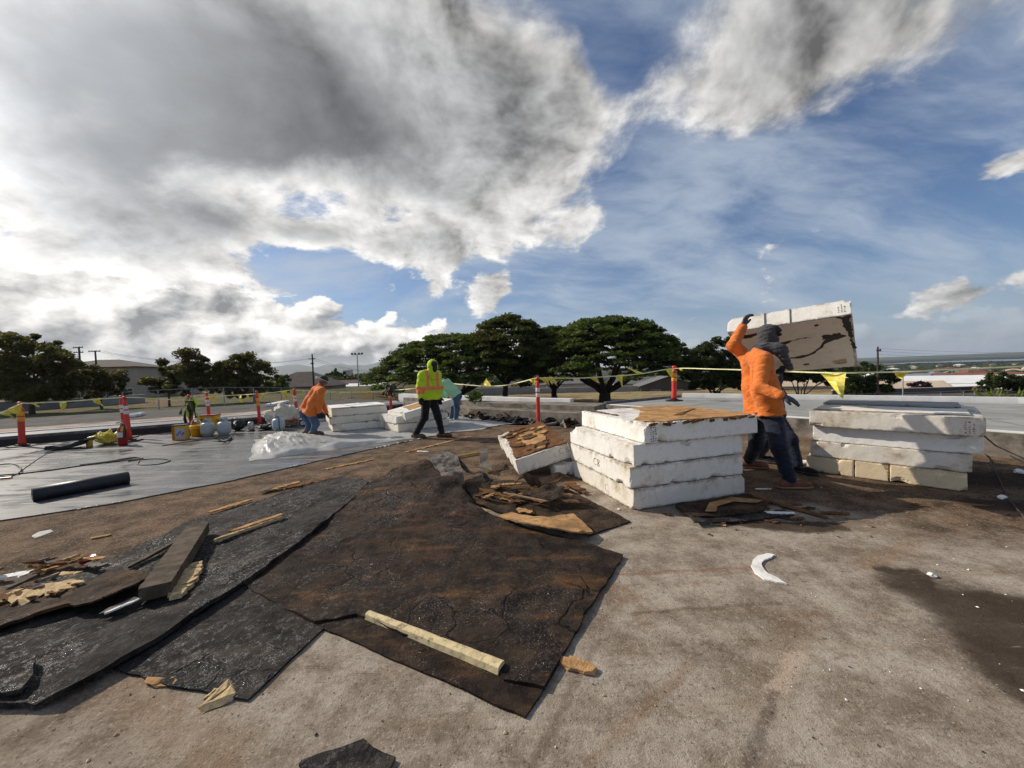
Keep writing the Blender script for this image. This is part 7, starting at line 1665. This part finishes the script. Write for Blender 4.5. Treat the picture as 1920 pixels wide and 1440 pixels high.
def boot(ankle, toe_dir, L=.28, hgt=.10):
    a = Vector(ankle); d = Vector((toe_dir[0], toe_dir[1], 0)).normalized(); g = a.copy(); g.z = a.z - hgt
    heel = g - d * .07; ball = g + d * (L * .48); toe = g + d * (L * .70)
    return [('c', T3(a + Vector((0, 0, .05))), T3(a - Vector((0, 0, .03))), .055, .056, .03), ('c', T3(a), T3(heel + Vector((0, 0, .045))), .050, .044, .03), ('c', T3(heel + Vector((0, 0, .045))), T3(ball + Vector((0, 0, .042))), .044, .044, .03), ('c', T3(ball + Vector((0, 0, .042))), T3(toe + Vector((0, 0, .036))), .045, .034, .03), ('cut', T3(g + Vector((0, 0, .008))), (0, 0, -1), 0)], [('c', T3(heel + Vector((0, 0, .010))), T3(ball + Vector((0, 0, .010))), .052, .053, .02), ('c', T3(ball + Vector((0, 0, .010))), T3(toe + Vector((0, 0, .012))), .053, .042, .02), ('cut', T3(g + Vector((0, 0, .026))), (0, 0, 1), 0), ('cut', T3(g), (0, 0, -1), 0)]
def head_prims(c, fwd, up, s=1.0):
    f = Vector(fwd).normalized(); u = Vector(up); u = (u - f * u.dot(f)).normalized(); r = f.cross(u); rot = [[r.x, f.x, u.x], [r.y, f.y, u.y], [r.z, f.z, u.z]]; c = Vector(c)
    at = lambda x, y, z: T3(c + r * x * s + f * y * s + u * z * s)
    return [('e', T3(c + u * .02 * s - f * .012 * s), (.075 * s, .092 * s, .098 * s), rot, .01), ('e', at(0, .022, -.058), (.055 * s, .062 * s, .062 * s), rot, .03), ('c', at(0, .085, .005), at(0, .104, -.022), .010 * s, .013 * s, .012), ('c', at(-.022, .086, -.062), at(.022, .086, -.062), .009 * s, .009 * s, .01), ('c', at(-.036, .082, .025), at(.036, .082, .025), .010 * s, .010 * s, .012),
            ('e', at(-.078, -.008, -.008), (.012 * s, .022 * s, .032 * s), rot, .006), ('e', at(.078, -.008, -.008), (.012 * s, .022 * s, .032 * s), rot, .006)], at, rot
def person(label, J, look, st):
    """J: joints in world space. st: style dict"""
    mid = lambda a, b: (J[a] + J[b]) / 2
    pel = mid('hipL', 'hipR'); base = Vector((pel.x, pel.y, 0)); t = thing('person', label, 'person', base, 'workers on the roof')
    sc = st.get('scale', 1.0); sh = mid('shL', 'shR'); waist = pel.lerp(sh, .35); rel = base
    across = (J['shR'] - J['shL']).normalized()
    tor = []
    for s_ in 'LR':
        tor.append(('c', T3(J['hip' + s_]), T3(pel.lerp(sh, .5) + (J['sh' + s_] - sh) * .62), .108 * sc, .106 * sc, .08)); tor.append(('c', T3(pel.lerp(sh, .5) + (J['sh' + s_] - sh) * .62), T3(sh + (J['sh' + s_] - sh) * .62 + (pel - sh) * .06), .106 * sc, .094 * sc, .08)); tor.append(('c', T3(sh + (J['sh' + s_] - sh) * .5), T3(J['sh' + s_]), .074 * sc, .060 * sc, .05))
    arm = []
    for s_ in 'LR': arm += [('c', T3(J['sh' + s_]), T3(J['el' + s_]), .058 * sc, .045 * sc, .04), ('c', T3(J['el' + s_]), T3(J['wr' + s_]), .044 * sc, .030 * sc, .025)]
    leg = []
    for s_ in 'LR': leg += [('c', T3(J['hip' + s_]), T3(J['kn' + s_]), .080 * sc, .060 * sc, .05), ('c', T3(J['kn' + s_]), T3(J['an' + s_]), .058 * sc, .046 * sc, .04)]
    hp, at, rot = head_prims(J['head'], look, st.get('up', (0, 0, 1)), sc)
    neck = [('c', T3(sh), T3(Vector(J['head']) - Vector(st.get('up', (0, 0, 1))).normalized() * .06), .058 * sc, .05 * sc, .04)]
    # the body itself
    V, F = surface(tor + leg + arm + neck + hp, .022, -.012); V = smooth_mesh(V, F, 1); npmesh('body', V - np.array(rel), F, M['skin'], t, True)
    part('face', hp + neck[:1], .011, M['skin'] if not st.get('masked') else M['mask'], t, rel, .0, None, 1)
    # shirt with hem
    hem = st['hem']; hn = (pel - sh).normalized()
    shirt = tor + [('c', T3(pel.lerp(sh, -.12) + across * .07), T3(pel.lerp(sh, -.12) - across * .07), .132 * sc, .132 * sc, .08)] + arm + [('c', T3(sh), T3(sh.lerp(Vector(J['head']), .45)), .070 * sc, .062 * sc, .05), ('cut', T3(hem), T3(hn), 0)]
    o, SV, SF = part('shirt', shirt, st.get('res', .014), st['shirt'], t, rel, .020, wrinkles(.0068, 30, st.get('sd', 1)), 1)
    tr = [('c', T3(pel.lerp(waist, .35) + across * .06), T3(pel.lerp(waist, .35) - across * .06), .088 * sc, .088 * sc, .06)] + leg + [('cut', T3(Vector(hem) - hn * .035), T3(-hn), 0)]
    part('trousers', tr, st.get('res', .014), st['pants'], t, rel, .018, wrinkles(.0075, 40, st.get('sd', 1) + 5), 1)
    for s_ in 'LR':
        bp, sp = boot(J['an' + s_], st['toe' + s_]); part('boot', bp, .010, st['boot'], t, rel); part('sole', sp, .009, st['sole'], t, rel, 0, None, 1)
    for s_, (d_, n_, sd_, spd, cu) in zip('LR', (st['handL'], st['handR'])):
        part('glove', hand(J['wr' + s_], d_, n_, sd_, spd, cu, st.get('hand', 1.05)), .0065, st['glove'], t, rel, .002, None, 1)
    return t, at, rot, SV, SF, rel, hp
# --- carrier in the orange shirt, right
Jc = dict(hipL=H(1418, 782, 4.50), hipR=H(1450, 785, 4.28), knL=H(1418, 834, 4.75), anL=H(1403, 868, 4.98), knR=H(1460, 838, 4.10), anR=H(1480, 903, 4.12),
          shL=H(1404, 672, 4.62), shR=H(1432, 674, 4.20), elL=H(1374, 648, 4.62), wrL=H(1393, 613, 4.70), elR=H(1424, 727, 4.08), wrR=H(1462, 740, 3.90), head=H(1441, 630, 4.40))
for k in ('anL', 'anR'): Jc[k].z = .105
lc = Vector((.95, -.18, -.12))
tc, atc, rotc, SV, SF, rl, hp = person('carrier in an orange shirt and grey head scarf holding a foam block on the shoulder', Jc, lc,
    dict(shirt=M['c_orange'], pants=M['denim_dark'], boot=M['boot_red'], sole=M['sole_tan'], glove=M['glove'], hem=H(1434, 777, 4.35), toeL=(.85, -.35), toeR=(1, -.12), masked=False, sd=3, res=.010,
         handL=(Vector((.12, -.1, .5)), Vector((.5, -.6, -.3)), Vector((1, .1, 0)), .15, .55), handR=(Vector((.8, -.25, -.42)), Vector((-.2, .4, -.8)), Vector((.15, -.9, .35)), .42, .12), hand=1.12))
hcv = Vector(Jc['head'])
scarf = [('e', T3(hcv + Vector((-.012, .0, .022))), (.098, .104, .112), None, .02), ('cut', atc(0, .022, .0), T3(Vector(lc).normalized()), 0), ('c', atc(0, -.01, -.06), atc(0, -.02, -.14), .085, .095, .05), ('c', atc(-.022, .050, -.050), atc(.022, .050, -.050), .052, .052, .02),
         ('c', T3(hcv + Vector((-.10, -.06, -.13))), T3(hcv + Vector((.06, -.14, -.17))), .05, .05, .05), ('c', T3(hcv + Vector((.02, -.13, -.15))), T3(hcv + Vector((.12, -.17, -.37))), .055, .030, .05), ('c', T3(hcv + Vector((-.12, .02, -.12))), T3(hcv + Vector((-.15, .1, -.2))), .05, .04, .05)]
sc_f = Vector(lc).normalized()
scp = scarf
part('head_scarf', scp, .008, M['c_scarf'], tc, rl, .0, wrinkles(.0055, 75, 9), 1)
gl = [('c', atc(-.062, .088, .022), atc(-.018, .108, .022), .019, .019, .01), ('c', atc(.062, .088, .022), atc(.018, .108, .022), .019, .019, .01), ('c', atc(-.07, .02, .03), atc(-.06, .09, .025), .006, .008, .005), ('c', atc(.07, .02, .03), atc(.06, .09, .025), .006, .008, .005)]
part('sunglasses', gl, .005, M['glass'], tc, rl, 0, None, 1)
part('cap', [('e', atc(0, .02, .075), (.082, .085, .055), None, .01), ('c', atc(-.04, .09, .065), atc(.04, .09, .065), .022, .022, .02)], .008, M['hat'], tc, rl, 0, None, 1)
# --- second carrier mostly hidden behind the block
Jh = dict(hipL=H(1422, 780, 5.28), hipR=H(1452, 780, 5.08), knL=H(1436, 828, 5.1), anL=H(1424, 866, 5.3), knR=H(1482, 824, 4.80), anR=H(1494, 868, 4.72), shL=H(1424, 730, 5.15), shR=H(1450, 730, 4.95), elL=H(1418, 715, 5.30), wrL=H(1428, 706, 5.45), elR=H(1456, 714, 5.12), wrR=H(1460, 704, 5.38), head=H(1437, 712, 4.95))
for k in ('anL', 'anR'): Jh[k].z = .105
th, ath, *_r = person('second carrier hidden behind the block, only jeans and a black shoe showing', Jh, (.6, -.7, .1),
    dict(shirt=M['c_black'], pants=M['denim_dark'], boot=M['c_black'], sole=M['sole'], glove=M['glove_black'], hem=H(1444, 780, 5.1), toeL=(.5, -.8), toeR=(.45, -.9), masked=True, sd=8, res=.018,
         handL=(Vector((.1, -.3, .6)), Vector((0, -.6, -.2)), Vector((1, 0, 0)), .2, .4), handR=(Vector((.1, -.3, .6)), Vector((0, -.6, -.2)), Vector((-1, 0, 0)), .2, .4)))
# --- lime hooded worker
dl = 8.25
Jl = dict(hipL=H(812, 752, dl + .08), hipR=H(799, 752, dl - .08), knL=H(821, 781, dl - .08), anL=H(828, 812, dl), knR=H(796, 783, dl - .12), anR=H(780, 811, dl - .02), shL=H(820, 702, dl + .12), shR=H(791, 703, dl - .12), elL=H(825, 727, dl + .16), wrL=H(824, 744, dl + .1), elR=H(786, 726, dl - .16), wrR=H(788, 744, dl - .22), head=H(813, 687, dl - .02))
for k in ('anL', 'anR'): Jl[k].z = .108
ll = Vector((.80, -.60, -.12))
tl_, atl, rotl, SV, SF, rl, hp = person('walking worker in a lime hooded top with orange bands and black trousers', Jl, ll,
    dict(shirt=M['c_lime'], pants=M['c_black'], boot=M['boot'], sole=M['sole'], glove=M['glove_black'], hem=H(806, 749, dl), toeL=(1, -.1), toeR=(.95, -.25), masked=True, sd=4,
         handL=(Vector((.05, -.05, -1)), Vector((0, .6, 0)), Vector((.9, -.3, 0)), .1, .25), handR=(Vector((.0, -.05, -1)), Vector((.3, .6, 0)), Vector((.9, -.3, 0)), .1, .25)))
hv = Vector(Jl['head']); f_ = ll.normalized()
hood = [('e', T3(hv - f_ * .030 + Vector((0, 0, .018))), (.118, .118, .132), None, .03), ('c', T3(hv - f_ * .06 - Vector((0, 0, .10))), T3(hv - f_ * .03 - Vector((0, 0, .20))), .085, .115, .06), ('cut', T3(hv + f_ * .030), T3(f_ + Vector((0, 0, .12))), 0)]
part('hood', hood, .010, M['c_lime'], tl_, rl, .0, wrinkles(.004, 40, 5), 1)
part('head_wrap', [('e', atl(0, .0, .055), (.082, .098, .065), None, .01)], .010, M['mask'], tl_, rl, .0, None, 1)
z1 = H(806, 727, dl).z
sc_ = (Vector(Jl['shL']) + Vector(Jl['shR'])) / 2
band('waist_band', SV, SF, lambda c: (np.abs(c[:, 2] - z1) < .036) , .006, M['c_band'], tl_, rl)
zb = Jl['wrR'].z + .10
band('cuff_band', SV, SF, lambda c: (np.abs(c[:, 2] - zb) < .035) & (np.linalg.norm(c[:, :2] - np.array(Jl['wrR'])[:2], axis=1) < .10), .006, M['c_band'], tl_, rl)
ac = (Vector(Jl['shL']) - Vector(Jl['shR'])).normalized(); acn = np.array(ac)
for sgn in (-1, 1): band('shoulder_band', SV, SF, lambda c: (np.abs((c - np.array(sc_)) @ acn - sgn * .115) < .030) & (c[:, 2] > z1 + .03), .006, M['c_band'], tl_, rl)
# --- bending worker in orange, left
db = 9.05
Jb = dict(hipL=H(568, 774, db + .12), hipR=H(582, 775, db - .12), knL=H(580, 794, db + .1), anL=H(577, 814, db + .12), knR=H(592, 795, db - .1), anR=H(588, 816, db - .08), shL=H(591, 731, db + .22), shR=H(603, 733, db - .16), elL=H(604, 756, db + .28), wrL=H(612, 774, db + .2), elR=H(600, 757, db - .2), wrR=H(599, 772, db - .16), head=H(606, 715, db + .02))
for k in ('anL', 'anR'): Jb[k].z = .13
tb_, atb, rotb, SV, SF, rl, hp = person('worker in an orange shirt and dark hat bending over the left stack', Jb, (.85, .35, -.5),
    dict(shirt=M['c_orange'], pants=M['denim'], boot=M['boot'], sole=M['sole'], glove=M['glove_black'], hem=H(577, 774, db), toeL=(.9, .3), toeR=(.95, .2), masked=False, sd=6, up=(.45, .15, .9),
         handL=(Vector((.3, .1, -.9)), Vector((.6, .3, 0)), Vector((.3, -.9, 0)), .1, .4), handR=(Vector((.3, .1, -.9)), Vector((.6, .3, 0)), Vector((.3, .9, 0)), .1, .4)))
hv = Vector(Jb['head']); part('hat', [('e', atb(0, -.01, .055), (.098, .105, .085), rotb, .01)], .010, M['hat'], tb_, rl, 0, None, 1)
part('hat_brim', [('e', atb(0, -.03, .035), (.155, .17, .014), rotb, .01), ('e', atb(0, -.10, .00), (.12, .08, .02), rotb, .04)], .009, M['brim'], tb_, rl, 0, None, 1)
# --- worker in the mint shirt
dm = 10.75
Jm = dict(hipL=H(860, 743, dm + .14), hipR=H(854, 744, dm - .14), knL=H(850, 765, dm + .1), anL=H(846, 783, dm + .15), knR=H(857, 766, dm - .12), anR=H(855, 785, dm - .1), shL=H(838, 716, dm + .2), shR=H(832, 719, dm - .18), elL=H(833, 735, dm + .22), wrL=H(838, 749, dm + .1), elR=H(826, 735, dm - .25), wrR=H(833, 748, dm - .3), head=H(823, 707, dm))
for k in ('anL', 'anR'): Jm[k].z = .11
tm_, atm, rotm, SV, SF, rl, hp = person('worker in a pale mint shirt stooping to lift the tilted foam block', Jm, (-.75, -.3, -.6),
    dict(shirt=M['c_mint'], pants=M['denim'], boot=M['tankgrey'], sole=M['sole'], glove=M['glove_black'], hem=H(858, 741, dm), toeL=(-.9, -.3), toeR=(-.9, -.3), masked=False, sd=7, up=(-.45, -.1, .9),
         handL=(Vector((.1, -.2, -.9)), Vector((-.6, -.3, 0)), Vector((0, -1, 0)), .1, .4), handR=(Vector((.1, -.2, -.9)), Vector((-.6, -.3, 0)), Vector((0, 1, 0)), .1, .4)))
part('face_cloth', [('e', atm(0, -.02, -.06), (.085, .10, .07), rotm, .02), ('c', atm(0, -.03, -.06), atm(0, -.05, -.15), .08, .095, .05)], .010, M['maroon'], tm_, rl, 0, None, 1)
part('cap', [('e', atm(0, .0, .055), (.088, .102, .078), rotm, .01), ('e', atm(0, .11, .045), (.065, .06, .012), rotm, .02)], .010, M['hat'], tm_, rl, 0, None, 1)
